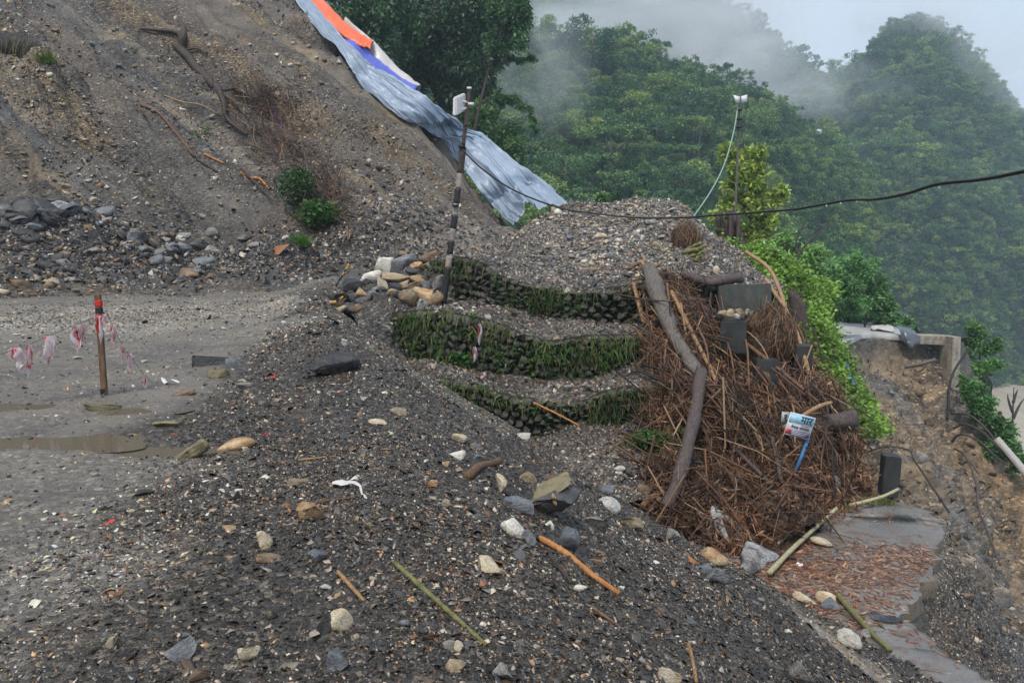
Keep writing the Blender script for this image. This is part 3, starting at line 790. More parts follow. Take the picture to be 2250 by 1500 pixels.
def rock_mesh(style, s, col, sub=3):
    if sub == 3 and s >= 100:                       # a shape of its own
        V, F = rock_shape(style, s, ICO3)
        return build_mesh('stone', V, F, RM[col], smooth=(style == 'round'))
    k = (style, s, col, sub)
    if k not in _rock_mesh:
        V, F = ROCK[style, s, sub]
        _rock_mesh[k] = build_mesh('stone', V, F, RM[col], smooth=(style == 'round'))
    return _rock_mesh[k]
def place_rock(px, py, w, h, style, col, label=None, roll=0, name='stone', s=None, names=None, group=None, cat='stone', sub=3, sink=0.15, depth=None, parent=None, dz=0):
    """a stone whose seen outline is about w x h photo pixels, standing on the ground at (px, py+h/2)"""
    hh = hit(px, py + h * 0.38, names)
    if hh is None: return None
    pt, nor, d = hh[0], hh[1], hh[2]
    k = d / FPX
    s = random.randrange(7) if s is None else s
    W, H = w * k, h * k
    D = (depth or 0.8) * (W + H) / 2
    o = link(name, rock_mesh(style, s, col, sub), parent, label=label, group=group, category=cat if label else None)
    az = math.atan2(pt[0], pt[1])
    # turn by half a circle at most, so that the seen proportions stay
    flip = random.choice((0, math.pi))
    R = Euler((0, 0, -az)).to_matrix() @ Euler((random.uniform(-.15, .15), math.radians(roll), 0)).to_matrix() @ Euler((0, 0, flip)).to_matrix()
    c = hit(px, py, names)
    ctr = P(px, py, d)
    view = np.array([math.sin(az), math.cos(az), 0])
    ctr = ctr + view * D * (0.5 - sink) * 0.6 - np.array([0, 0, H * 0.16])
    o.matrix_world = Matrix.Translation(Vector(ctr + [0, 0, dz])) @ R.to_4x4() @ Matrix.Diagonal((W, D, H, 1))
    return o

ORD = 'first second third fourth fifth sixth seventh eighth ninth tenth eleventh twelfth thirteenth fourteenth fifteenth sixteenth seventeenth eighteenth nineteenth twentieth'.split()
ORD += ['twenty-' + o for o in ORD[:9]] + ['thirtieth'] + ['thirty-' + o for o in ORD[:9]] + ['fortieth']
def number_off(objs, plural):
    """things that look alike are told apart by their order from the left"""
    for i, o in enumerate(sorted(objs, key=lambda o: to_px(np.array(o.matrix_basis.translation))[0][0])):
        o['label'] = (ORD[i] if i else 'leftmost') + (' from the left of' if i else ' of') + ' the ' + plural if len(objs) > 1 else o['label']
# ---- stones big enough to be told apart, each where the photograph shows it
BIG = [
    # px, py, w, h, style, colour, roll, label
    (680, 1118, 62, 48, 'angular', 'rust', 8, 'white and rust coloured stone in the dark gravel beside a thin stick'),
    (578, 1186, 44, 44, 'angular', 'cream', 25, 'pale cream wedge shaped stone in the dark foreground gravel'),
    (747, 1360, 64, 60, 'round', 'cream', 35, 'round yellow cobble half caked in black mud'),
    (716, 1365, 40, 56, 'angular', 'dark', 30, 'black clod of mud stuck to the round yellow cobble'),
    (545, 1432, 54, 48, 'angular', 'cream', 10, 'blocky yellow stone near the lower edge of the foreground gravel'),
    (402, 1424, 66, 52, 'slab', 'slate', -38, 'tilted blue-grey slate slab next to the blocky yellow stone'),
    (738, 1452, 60, 46, 'slab', 'slate', 30, 'smooth blue-grey slate slab below the muddy yellow cobble'),
    (246, 1410, 34, 28, 'slab', 'cream', -25, 'small flat yellow stone in the foreground gravel'),
    (1078, 1243, 64, 46, 'angular', 'cream', 12, 'pitted cream rock shaped like a bone on the gravel slope'),
    (1274, 1292, 34, 22, 'angular', 'white', 10, 'small white shell shaped stone below the cut bamboo stick'),
    (1101, 1060, 28, 52, 'angular', 'cream', 4, 'upright cream block of stone with a brown side'),
    (1164, 1052, 50, 30, 'slab', 'tan', 48, 'long tan stone leaning to the slope behind the upright cream block'),
    (1208, 1048, 48, 24, 'slab', 'brown', 8, 'flat brown stone beside the long tan leaning stone'),
    (1004, 995, 34, 34, 'angular', 'white', 30, 'bright white triangular stone high on the gravel slope'),
    (1010, 960, 38, 26, 'slab', 'cream', 15, 'flat cream stone just above the bright white triangular stone'),
    (1053, 1006, 30, 20, 'angular', 'slate', 0, 'dark grey lump of stone next to the bright white triangular stone'),
    (830, 926, 42, 16, 'round', 'cream', 10, 'long pale stone lying on the crest of the spoil'),
    (878, 902, 48, 22, 'slab', 'cream', 15, 'cream and ochre slab on the crest of the spoil'),
    (1128, 1160, 66, 44, 'round', 'white', 38, 'pale rounded boulder propping the muddy clod of asphalt'),
    (1251, 1182, 52, 66, 'round', 'slate', 8, 'smooth dark grey boulder under the muddy clod of asphalt'),
    (1165, 1180, 34, 44, 'angular', 'slate', 0, 'dull grey stone wedged between two boulders under the clod'),
    (1340, 1106, 56, 38, 'round', 'white', 25, 'white rounded boulder at the edge of the bamboo litter'),
    (1312, 1146, 62, 24, 'slab', 'grey', 12, 'long pale grey slab on the slope by the white rounded boulder'),
    (1386, 1144, 66, 34, 'slab', 'tan', 28, 'tan layered slab at the edge of the brown litter'),
    (1330, 1076, 42, 30, 'slab', 'slate', 10, 'thin blue-grey slate plate behind the muddy clod'),
    (1140, 1108, 74, 34, 'slab', 'slate', 8, 'broad wet blue slate plate beside the muddy clod'),
    (1475, 1172, 38, 42, 'angular', 'grey', 30, 'small grey boulder at the foot of the fallen trunk'),
    (1587, 1178, 92, 96, 'angular', 'marble', 20, 'large veined grey boulder standing on edge above the old road'),
    (1660, 1235, 80, 80, 'angular', 'marble', 35, 'large black and white boulder next to the pale bamboo pole'),
    (1568, 1222, 68, 40, 'round', 'rust', 22, 'orange brown boulder in front of the veined grey boulder'),
    (1578, 1266, 52, 50, 'slab', 'slate', 30, 'dark blue slate block below the orange brown boulder'),
    (1546, 1250, 34, 40, 'slab', 'slate', 50, 'steep slate plate beside the dark blue slate block'),
    (1830, 1058, 36, 52, 'round', 'grey', -15, 'grey upright boulder on the litter under the bamboo wreckage'),
    (1842, 1094, 38, 30, 'angular', 'brown', 30, 'brown triangular boulder where the pale pole meets the grass'),
    (1804, 1190, 50, 24, 'round', 'cream', 0, 'flat cream boulder lying on the leafy old road'),
    (1688, 1154, 24, 18, 'round', 'cream', 10, 'small yellow stone on the litter above two grey cobbles'),
    (1690, 1182, 28, 18, 'round', 'grey', 0, 'grey round cobble on the leafy old road'),
    (1713, 1190, 18, 14, 'round', 'cream', 0, 'little cream cobble touching the grey round cobble'),
    (1798, 1096, 22, 18, 'angular', 'slate', 0, 'small grey stone near the brown triangular boulder'),
    (1742, 1088, 22, 20, 'angular', 'grey', 0, 'small pale stone on the brown needle litter'),
    (1768, 1312, 56, 26, 'angular', 'cream', 0, 'cream slab at the spoil edge on the old road'),
    (1815, 1312, 48, 26, 'angular', 'cream', 10, 'pale yellow slab beside the dark flat rock on the old road'),
    (1828, 1326, 48, 28, 'slab', 'slate', 0, 'dark flat rock on the old road below the pale slabs'),
    (1866, 1400, 62, 44, 'round', 'white', 25, 'big pale grey boulder at the spoil edge by the green bamboo'),
    (1905, 1390, 30, 22, 'round', 'grey', 0, 'round grey stone lying against the green bamboo'),
    (1760, 1475, 56, 50, 'angular', 'grey', 35, 'pale pointed boulder near the bottom of the spoil'),
    (480, 819, 48, 26, 'round', 'olive', 0, 'smooth olive grey boulder on the dirt road edge'),
    (462, 790, 78, 32, 'angular', 'dark', 0, 'black wet boulder behind the smooth olive boulder'),
    (512, 794, 34, 24, 'angular', 'slate', 0, 'dark slate lump touching the black wet boulder'),
    (734, 796, 112, 66, 'angular', 'dark', 6, 'broad black clod of shale on the crest of the spoil'),
    (403, 862, 52, 16, 'slab', 'brown', 0, 'flat dark slab on the road by the end of the wire'),
    (368, 931, 70, 14, 'slab', 'olive', 3, 'long thin olive slab on the wet road'),
    (222, 893, 84, 20, 'slab', 'olive', 6, 'layered brown slab at the foot of the red banded stake'),
    (420, 990, 84, 38, 'angular', 'olive', -22, 'pointed olive grey rock lying in the small puddle'),
    (520, 976, 86, 28, 'round', 'rust', -6, 'long orange and cream boulder beside the puddle rock'),
    (316, 1082, 46, 14, 'slab', 'dark', 0, 'thin black slab on the wet gravel of the road'),
    (655, 1058, 48, 18, 'slab', 'tan', 8, 'flat tan stone in the gravel left of the white plastic'),
    (695, 1222, 48, 34, 'slab', 'slate', 25, 'bluish slate flake below the rust coloured stone'),
    (590, 1226, 62, 20, 'angular', 'brown', 5, 'reddish brown lump of earth in the foreground gravel'),
    (985, 1412, 32, 30, 'slab', 'grey', 20, 'pale grey oval flake near the end of the thin green cane'),
    (1008, 1420, 24, 34, 'angular', 'cream', 5, 'ochre stone next to the pale grey oval flake'),
    (1104, 1480, 52, 40, 'slab', 'grey', 40, 'large pale grey flake at the lower edge of the picture'),
    (1000, 1462, 44, 36, 'slab', 'tan', 35, 'tan crumbled stone left of the large pale grey flake'),
    (1470, 1486, 58, 34, 'angular', 'cream', 10, 'cream splintered stone at the bottom of the gravel slope'),
    (438, 1480, 60, 30, 'angular', 'brown', 0, 'rust brown stone at the lower edge of the gravel'),
    (115, 616, 36, 24, 'angular', 'cream', 38, 'ochre boulder at the foot of the shale talus'),
    (8, 640, 22, 16, 'round', 'cream', 0, 'yellow round boulder at the edge of the road'),
    (40, 622, 52, 22, 'slab', 'brown', 8, 'reddish brown slab at the foot of the shale talus'),
    (64, 640, 36, 14, 'slab', 'brown', 0, 'brown slab on the road below the reddish brown slab'),
    (130, 450, 56, 28, 'angular', 'marble', 5, 'white faced block on top of the black shale heap'),
    (60, 476, 42, 28, 'angular', 'slate', 0, 'dark grey block in the black shale heap'),
    (396, 522, 24, 16, 'round', 'white', 0, 'white rounded boulder above the grey rock heap at the slope foot'),
    (206, 437, 18, 12, 'round', 'cream', 0, 'cream pebble shining on the lower landslide slope'),
    (146, 408, 24, 16, 'round', 'tan', 15, 'tan boulder on the landslide slope above the shale heap'),
    (1320, 517, 30, 16, 'round', 'cream', 0, 'yellow boulder on the middle of the gravel mound'),
    (1308, 496, 18, 12, 'round', 'cream', 0, 'smaller yellow stone above the yellow boulder on the mound'),
    (1338, 560, 24, 20, 'round', 'slate', 0, 'dark blue-grey boulder on the front of the gravel mound'),
    (1226, 464, 20, 18, 'round', 'white', 0, 'pale round boulder on the crest of the mound at the tarp end'),
    (1398, 512, 18, 24, 'round', 'grey', -30, 'grey upright cobble on the right of the gravel mound'),
    (1446, 538, 30, 16, 'round', 'tan', 35, 'tan long boulder on the right side of the gravel mound'),
    (1574, 592, 16, 24, 'round', 'cream', -20, 'cream egg shaped boulder above the concrete wall'),
    (1408, 605, 26, 12, 'round', 'cream', 0, 'cream flat cobble where the wreckage meets the mound'),
    (1302, 592, 14, 18, 'round', 'tan', 0, 'tan egg shaped stone low on the gravel mound'),
    (1248, 852, 26, 22, 'angular', 'grey', 25, 'grey block of stone on the middle ledge'),
    (1072, 698, 16, 18, 'angular', 'white', 0, 'white stone on the upper ledge above the plastic strip'),
    (758, 752, 20, 20, 'angular', 'white', 30, 'white stone on the fill just below the dark soil bank'),
    (1362, 1028, 26, 16, 'round', 'white', 0, 'white cobble at the side of the brown roots'),
    (1490, 1008, 22, 12, 'round', 'cream', 0, 'pale cobble at the foot of the grassy wall end'),
    (1912, 985, 26, 18, 'round', 'grey', 0, 'grey stone beside the lower tuft of green creeper'),
    (2022, 1005, 32, 34, 'angular', 'grey', 20, 'pale block of rock stuck in the washed-out slope'),
    (980, 1018, 18, 16, 'angular', 'rust', 0, 'small orange stone below the bright white triangular stone'),
    (948, 1058, 30, 22, 'angular', 'rust', 10, 'crumbled ochre stone on the gravel slope'),
    (979, 1106, 24, 22, 'slab', 'cream', 35, 'small cream splinter on the gravel slope'),
    (540, 845, 40, 14, 'slab', 'grey', 0, 'pale flat stone in front of the smooth olive boulder'),
    (1414, 1072, 30, 26, 'angular', 'brown', 0, 'brown stone at the root of the fallen trunk'),
]
for i, (px, py, w, h, st, co, roll, lab) in enumerate(BIG):
    place_rock(px, py, w, h, st, co, lab, roll, s=1000 + i * 3, names=['ground'] if co == 'marble' and px > 1000 else None, dz=0.12 if co == 'marble' and px > 1000 else 0)

# ---- the rock pile at the end of the upper wall
PILE = [
    (796, 582, 44, 26, 'angular', 'grey', 0, 'grey stone leaning at the far end of the rock pile'),
    (848, 584, 34, 38, 'angular', 'white', 30, 'white upright block on top of the rock pile'),
    (818, 612, 42, 26, 'angular', 'white', 5, 'white broken stone in the middle of the rock pile'),
    (784, 606, 44, 20, 'round', 'cream', -12, 'cream long stone on the left of the rock pile'),
    (878, 616, 62, 18, 'slab', 'tan', 4, 'long orange tan slab across the rock pile'),
    (922, 622, 34, 20, 'round', 'rust', 8, 'reddish round stone on the right of the rock pile'),
    (926, 650, 36, 30, 'angular', 'rust', 20, 'ochre and orange boulder low in the rock pile'),
    (898, 660, 40, 36, 'angular', 'tan', 20, 'brown boulder with a pale face low in the rock pile'),
    (928, 678, 24, 26, 'slab', 'white', 10, 'pale flat plate hanging at the foot of the rock pile'),
    (958, 664, 26, 34, 'round', 'brown', 35, 'purplish brown cobble against the striped pole'),
    (965, 625, 24, 28, 'slab', 'grey', 0, 'dark round slab behind the foot of the striped pole'),
    (742, 664, 44, 30, 'angular', 'dark', 0, 'black stone with yellow paint dashes at the road corner'),
    (740, 674, 34, 16, 'slab', 'rust', -8, 'orange slab lying at the road corner'),
    (778, 632, 40, 26, 'angular', 'dark', 0, 'dark shale block on the road side of the rock pile'),
    (798, 652, 26, 20, 'angular', 'rust', 20, 'ochre crumbling stone above the dark soil bank'),
    (842, 630, 24, 24, 'angular', 'cream', 10, 'cream jagged stone above the dark soil bank'),
    (888, 580, 46, 22, 'slab', 'slate', -15, 'dark slate slab on the back of the rock pile'),
    (948, 570, 42, 30, 'angular', 'brown', 0, 'brown and orange boulder at the top end of the rock pile'),
    (918, 590, 26, 14, 'angular', 'rust', 0, 'orange faced stone under the brown top boulder'),
    (948, 588, 30, 12, 'slab', 'tan', 0, 'thin tan slab beside the grassy wall end'),
    (872, 598, 24, 16, 'angular', 'dark', 0, 'small black stone between the white block and the slate slab'),
    (810, 575, 36, 24, 'slab', 'dark', 10, 'dark slab with a pale rim behind the white block'),
    (860, 636, 40, 18, 'slab', 'dark', 5, 'dark flat stone under the long orange tan slab'),
    (905, 636, 34, 18, 'slab', 'brown', -5, 'brown slab under the reddish round stone'),
]
for i, (px, py, w, h, st, co, roll, lab) in enumerate(PILE):
    place_rock(px, py - 4, w * 1.3, h * 1.3, st, co, lab, roll, dz=0.06, s=2000 + i * 3, names=['soil_bank', 'ground'])
filler = []
for k in range(36):
    px = 745 + random.random() * 215
    py = 650 - (px - 745) * 0.34 + random.uniform(-14, 44)
    ob = place_rock(px, py, random.uniform(22, 46), random.uniform(13, 26), random.choice(['angular', 'slab']), random.choice(['dark', 'dark', 'brown', 'slate', 'grey', 'tan']),
               'small dark stone filling the gaps of the rock pile', random.uniform(-25, 25), names=['soil_bank', 'ground'], group='filler stones of the rock pile', sub=2)
    if ob: filler.append(ob)
number_off(filler, 'small dark filler stones in the rock pile')
# ---- talus blocks along the foot of the landslide
COLRGB = {'cream': (.50, .40, .26), 'white': (.55, .53, .48), 'rust': (.46, .25, .09), 'slate': (.14, .155, .18), 'dark': (.045, .044, .045), 'grey': (.23, .22, .205), 'tan': (.30, .235, .15), 'brown': (.17, .115, .072)}
COLWORD = {'cream': 'cream', 'white': 'whitish', 'rust': 'rusty', 'slate': 'blue-grey', 'dark': 'black', 'grey': 'grey', 'tan': 'tan', 'brown': 'brown'}
SHAPEWORD = {'round': 'rounded', 'angular': 'angular', 'slab': 'flat'}
def plural(lb):
    for w_ in ('block', 'rock', 'shard', 'cane', 'stone'):
        if f' {w_} ' in lb: return lb.replace(f' {w_} ', f' {w_}s ', 1)
    return lb
M_small = attr_mat('small_stones', 0.55, 0.4, 0.5, 22, 0.02, 0.35)
def scatter_rocks(n, area, wr, cols, styles, label, group, names=None, flat=0.6, seed=1, sub=2, merge=None):
    """loose stones over a part of the ground; merge=name joins them into one mass of stuff"""
    r = random.Random(seed); k = 0; t = 0; mb = MB(); sets = {}
    while k < n and t < n * 6:
        t += 1
        px, py = area(r)
        w = wr[0] * (wr[1] / wr[0]) ** (r.random() ** 1.7)
        h = w * r.uniform(flat * 0.6, flat * 1.3); st = r.choice(styles); co = r.choice(cols)
        if merge:
            hh = hit(px, py + h * 0.3, names)
            if hh is None: continue
            kk = hh[2] / FPX; V, F = ROCK[st, r.randrange(7), 2]
            R = np.array(Euler((r.uniform(-.4, .4), r.uniform(-.4, .4), r.uniform(0, 6.3))).to_matrix())
            V = (V * [w * kk, w * kk * 0.8, h * kk]) @ R.T + hh[0] + np.array([0, 0, h * kk * 0.22])
            mb.add(V, F, np.array(COLRGB[co]) * r.uniform(0.7, 1.2)); k += 1
        else:
            ob = place_rock(px, py, w, h, st, co, f'{COLWORD[co]} {SHAPEWORD[st]} {label}', r.uniform(-22, 22), group=group, names=names, sub=sub)
            if ob: k += 1; sets.setdefault(ob['label'], []).append(ob)
    for lb, obs in sets.items(): number_off(obs, plural(lb))
    if merge: link(merge, mb.mesh(merge, M_small), kind='stuff', label=label, category='stones')
scatter_rocks(60, lambda r: (r.triangular(0, 560, 60), r.triangular(450, 640, 580)), (18, 46), ['dark', 'dark', 'dark', 'dark', 'grey', 'brown'], ['angular', 'slab', 'slab'],
              'shale block along the landslide foot', 'talus blocks', ['landslide_slope', 'ground'], seed=3)
scatter_rocks(300, lambda r: (r.triangular(0, 700, 60), r.triangular(440, 650, 580)), (7, 18), ['dark', 'dark', 'slate', 'grey', 'brown', 'tan'], ['angular', 'slab', 'slab'], 'small shale stones of the talus', None, ['landslide_slope', 'ground'], seed=4, merge='talus_stones')
scatter_rocks(30, lambda r: (r.gauss(385, 70), r.gauss(540, 18)), (24, 60), ['grey', 'grey', 'dark', 'slate'], ['angular', 'slab'], 'rock in the heap by the road bend', 'grey rock heap', ['landslide_slope', 'ground'], seed=5)
scatter_rocks(30, lambda r: (r.gauss(85, 65), r.gauss(468, 16)), (36, 84), ['dark', 'dark', 'dark', 'dark', 'dark', 'slate'], ['angular', 'slab'], 'shale block in the heap above the road', 'black shale heap', ['landslide_slope'], seed=6)
scatter_rocks(260, lambda r: (r.uniform(0, 1000), r.uniform(60, 520)), (6, 16), ['tan', 'cream', 'grey', 'white', 'brown'], ['round', 'angular'], 'small pale stone sticking out of the landslide slope', None, ['landslide_slope'], seed=7, merge='slope_stones')
scatter_rocks(330, lambda r: (r.triangular(1130, 1620, 1340), r.uniform(448, 615)), (7, 20), ['white', 'grey', 'grey', 'cream', 'tan', 'slate'], ['round', 'round', 'angular'], 'small rounded stone on the gravel mound', None, ['gravel_mound'], seed=8, merge='mound_stones')
scatter_rocks(60, lambda r: (r.uniform(930, 1450), r.uniform(660, 1090)), (7, 18), ['grey', 'tan', 'white', 'dark'], ['angular', 'round'], 'small stone on a gravel ledge between the walls', None, ['upper_ledge', 'middle_ledge', 'lower_ledge', 'soil_bank'], seed=9, merge='ledge_stones')
scatter_rocks(70, lambda r: (r.uniform(200, 1900), r.uniform(900, 1490)), (14, 34), ['slate', 'slate', 'grey', 'dark', 'tan', 'brown', 'cream', 'white'], ['slab', 'slab', 'angular'], 'shard in the foreground gravel', 'shards in the foreground gravel', ['ground'], flat=0.55, seed=10)
scatter_rocks(60, lambda r: (r.uniform(0, 700), r.uniform(660, 900)), (8, 22), ['grey', 'white', 'tan', 'dark'], ['slab', 'angular'], 'small flat stone pressed into the dirt road', None, ['ground'], flat=0.4, seed=11, merge='road_stones')
scatter_rocks(90, lambda r: (r.uniform(1850, 2240), r.uniform(780, 1480)), (9, 30), ['brown', 'tan', 'grey', 'brown', 'dark'], ['angular', 'slab'], 'brown stone stuck in the washed-out slope', None, ['washed_out_slope', 'ground'], seed=12, merge='wash_stones')

# ---- gravel too fine to count: flat chips of shale and quartz, one mesh per area
PAL = np.array([[.021, .020, .019], [.035, .033, .031], [.056, .052, .048], [.050, .051, .054], [.088, .087, .088], [.115, .115, .118], [.18, .175, .17], [.30, .28, .25], [.48, .45, .40], [.30, .21, .11], [.22, .10, .04], [.13, .09, .06]])
def palette(n, w):
    w = np.array(w, float); w /= w.sum()
    c = PAL[rng.choice(len(PAL), n, p=w)]
    return c * rng.uniform(0.75, 1.25, (n, 1)) * [1.10, 1.0, 0.91]
OCT_F = np.array([[0, 2, 4], [2, 1, 4], [1, 3, 4], [3, 0, 4]])
def chips(pos, nor, size, cols, flat=0.32, tilt=0.45, lift=0.1):
    n = len(pos)
    nn = nor + rng.normal(0, tilt, (n, 3)); nn /= np.linalg.norm(nn, axis=1, keepdims=True)
    t = rng.normal(size=(n, 3)); u = np.cross(nn, t); u /= np.linalg.norm(u, axis=1, keepdims=True); w = np.cross(nn, u)
    L = size * rng.uniform(0.8, 1.6, n); B = size * rng.uniform(0.45, 1.0, n); H = size * flat * rng.uniform(0.5, 1.5, n)
    j = lambda: rng.uniform(0.7, 1.3, n)[:, None]
    c = pos + nor * (size * lift)[:, None]
    V = np.stack([c + u * L[:, None] * 0.5 * j() + w * B[:, None] * 0.2 * (j() - 1) * 3, c - u * L[:, None] * 0.5 * j(), c + w * B[:, None] * 0.5 * j(), c - w * B[:, None] * 0.5 * j() + u * L[:, None] * (j() - 1) * .6,
                  c + nn * H[:, None] * 0.75 + u * L[:, None] * (j() - 1) * 1.1 + w * B[:, None] * (j() - 1) * 0.8], 1)
    F = (np.arange(n) * 5)[:, None, None] + OCT_F[None]
    return V.reshape(-1, 3), F.reshape(-1, 3), np.repeat(cols, 5, 0)
def on_grid(g, n, weight=None):
    """n points on a sheet of ground, with normals; weight(centres) scales the density"""
    a, b, c, d = g[:-1, :-1], g[:-1, 1:], g[1:, 1:], g[1:, :-1]
    cr = np.cross(c - a, d - b); ar = np.linalg.norm(cr, axis=-1)
    nr = cr / (ar[..., None] + 1e-12)
    nr = np.where((nr[..., 2:] < 0), -nr, nr)
    ctr = (a + c) / 2
    w = ar * (weight(ctr) if weight else 1)
    w = w.ravel() / w.sum()
    i = rng.choice(len(w), n, p=w)
    s, t = rng.random((2, n, 1))
    A, B, C, D = (q.reshape(-1, 3)[i] for q in (a, b, c, d))
    p = A * (1 - s) * (1 - t) + B * s * (1 - t) + C * s * t + D * (1 - s) * t
    return p, nr.reshape(-1, 3)[i]
def in_view(c, m=120):
    x, y = to_px(c.reshape(-1, 3))
    f = (c.reshape(-1, 3) - EYE) @ _F
    k = (f > 0.8) & (x > -m - 150) & (x < 2250 + m + 150) & (y > -m) & (y < 1500 + m)
    return k.reshape(c.shape[:-1]) * 1.0
M_chip = attr_mat('stone_chips', 0.34, 0.55, 0.25, 90, 0.003, 0.25)
def gravel(name, g, n, size_fn, w_pal, weight=None, label=None, tint=None, **kw):
    p, nr = on_grid(g, n, weight)
    d = np.linalg.norm(p - EYE, axis=1)
    tone = np.clip(1.0 + 0.45 * fbm(p * 0.8, 3, 190), 0.5, 1.6)[:, None]
    if tint is not None: tone = tone * np.clip(tint(p[:, 0], p[:, 1], p[:, 2])[:, :3] / 0.056, 0.6, 2.4) ** 0.8
    V, F, C = chips(p, nr, size_fn(d, n), np.minimum(palette(n, w_pal) * tone, 0.62), **kw)
    return link(name, build_mesh(name, V, F, M_chip, C), kind='stuff', label=label, category='gravel')
G3 = np.stack([GX, GY, GZ], -1)
def w_ground(c):
    d = np.linalg.norm(c - EYE, axis=-1)
    xc = np.interp(c[..., 1], CREST_Y, CREST_X)
    bo = np.interp(c[..., 1], [2, 4, 7, 11, 18], [-2.5, -2.3, -1.9, -1.6, -0.2])
    fill = 0.045 + 0.955 * smoothstep(bo - 0.5, bo + 0.5, c[..., 0] - xc)
    road = (c[..., 2] < ROAD_LOW - 0.02) & (edge_dist(c[..., 0], c[..., 1]) < 0.1)
    x, y = c[..., 0], c[..., 1]
    scar = np.exp(-((x - 2.95 + 0.55 * (y - 8.2)) / 0.33) ** 2) * smoothstep(6.3, 7.0, y) * (1 - smoothstep(9.4, 10.0, y))
    fill = fill * np.clip(0.85 + 0.8 * fbm2(x, y, 0.7, 3, 191), 0.4, 2)
    return in_view(c) * fill / np.maximum(d, 1.8) ** 2.05 * np.where(road, 0, 1) * (1 - 0.9 * scar)
gravel('foreground_gravel', G3, 190000, lambda d, n: np.maximum(0.0074 * np.exp(rng.normal(0, 0.45, n)) * (1 + 0.18 * d), 0.0018 * d), [24, 26, 18, 9, 6, 4, 3.5, 4.5, 4.5, 3, 1.5, 5], w_ground, 'fine dark shale gravel of the spoil slope', ground_tint)
gravel('coarse_gravel', G3, 9000, lambda d, n: 0.02 * np.exp(rng.normal(0, 0.4, n)) * (1 + 0.10 * d), [18, 18, 16, 12, 9, 6, 4, 4, 3, 4, 3, 6], w_ground, 'coarser shale chips on the spoil slope', flat=0.35)
def w_road(c):
    x, y = c[..., 0], c[..., 1]
    s = x - np.interp(y, CREST_Y, CREST_X)
    pb = np.exp(-((y - 15.5 - 0.28 * (x + 9) + fbm2(x, y, 0.4, 3, 57) * 1.2) / 2.4) ** 2) * (1 - smoothstep(-1.4, -0.2, s))
    return in_view(c) * pb
gravel('road_gravel', G3, 16000, lambda d, n: 0.022 * np.exp(rng.normal(0, 0.5, n)), [2, 3, 5, 5, 6, 8, 12, 22, 18, 5, 1, 4], w_road, 'pale crushed stone spread on the dirt road', flat=0.4)
S3 = np.stack([SX, SY, SZ], -1)
def w_slope(c):
    a, u = slope_au(c[..., 0], c[..., 1])
    ar = np.interp(u, RIDGE_U, RIDGE_A)
    st = smoothstep(-0.3, 0.7, fbm(np.stack([(a + 0.8 * u) * 0.5, u * 0.10, a * 0], -1), 3, 181)) + 0.12
    return in_view(c) * st * (1 - smoothstep(-1.5, 0, a - ar)) / np.maximum(np.linalg.norm(c - EYE, axis=-1), 10)
gravel('slope_rubble', S3, 27000, lambda d, n: 0.075 * np.exp(rng.normal(0, 0.45, n)), [8, 12, 14, 5, 8, 6, 8, 10, 5, 8, 2, 14], w_slope, 'stony rubble all over the landslide slope', flat=0.45, tilt=0.6)
def w_toe(c):
    a, u = slope_au(c[..., 0], c[..., 1])
    return in_view(c) * np.exp(-((u - 0.2) / 2.0) ** 2) * (1 - smoothstep(12, 17, a))
gravel('talus_rubble', S3, 12000, lambda d, n: 0.085 * np.exp(rng.normal(0, 0.5, n)), [16, 18, 16, 8, 10, 7, 5, 4, 2, 3, 1, 6], w_toe, 'dark shale rubble along the foot of the landslide', flat=0.4, tilt=0.6)
gravel('mound_gravel', mound[:90], 26000, lambda d, n: 0.045 * np.exp(rng.normal(0, 0.5, n)), [6, 9, 12, 6, 10, 9, 10, 14, 9, 4, 1, 8], None, 'mixed round gravel of the mound', flat=0.6, tilt=0.5)
def ledge_gravel(nm, n):
    me = bpy.data.objects[nm].data
    nv = len(me.vertices); co = np.empty(nv * 3); me.vertices.foreach_get('co', co)
    return co.reshape(-1, 3)
for nm, nu, nn in (('upper_ledge', 120, 6500), ('middle_ledge', 120, 6500), ('lower_ledge', 90, 5000), ('soil_bank', 70, 2500)):
    co = ledge_gravel(nm, 0).reshape(-1, nu, 3)
    gravel('ledge_gravel', co, nn, lambda d, n: 0.035 * np.exp(rng.normal(0, 0.5, n)), [8, 10, 14, 6, 8, 7, 8, 9, 5, 3, 1, 10], None, 'fine gravel on the ledges between the dry-stone walls', flat=0.5, tilt=0.5)
gravel('wash_rubble', wash[20:], 8000, lambda d, n: 0.07 * np.exp(rng.normal(0, 0.55, n)), [3, 6, 10, 3, 6, 6, 8, 10, 5, 10, 3, 20], lambda c: in_view(c) / np.maximum(np.linalg.norm(c - EYE, axis=-1), 8), 'brown rubble on the washed-out slope', flat=0.5, tilt=0.6)
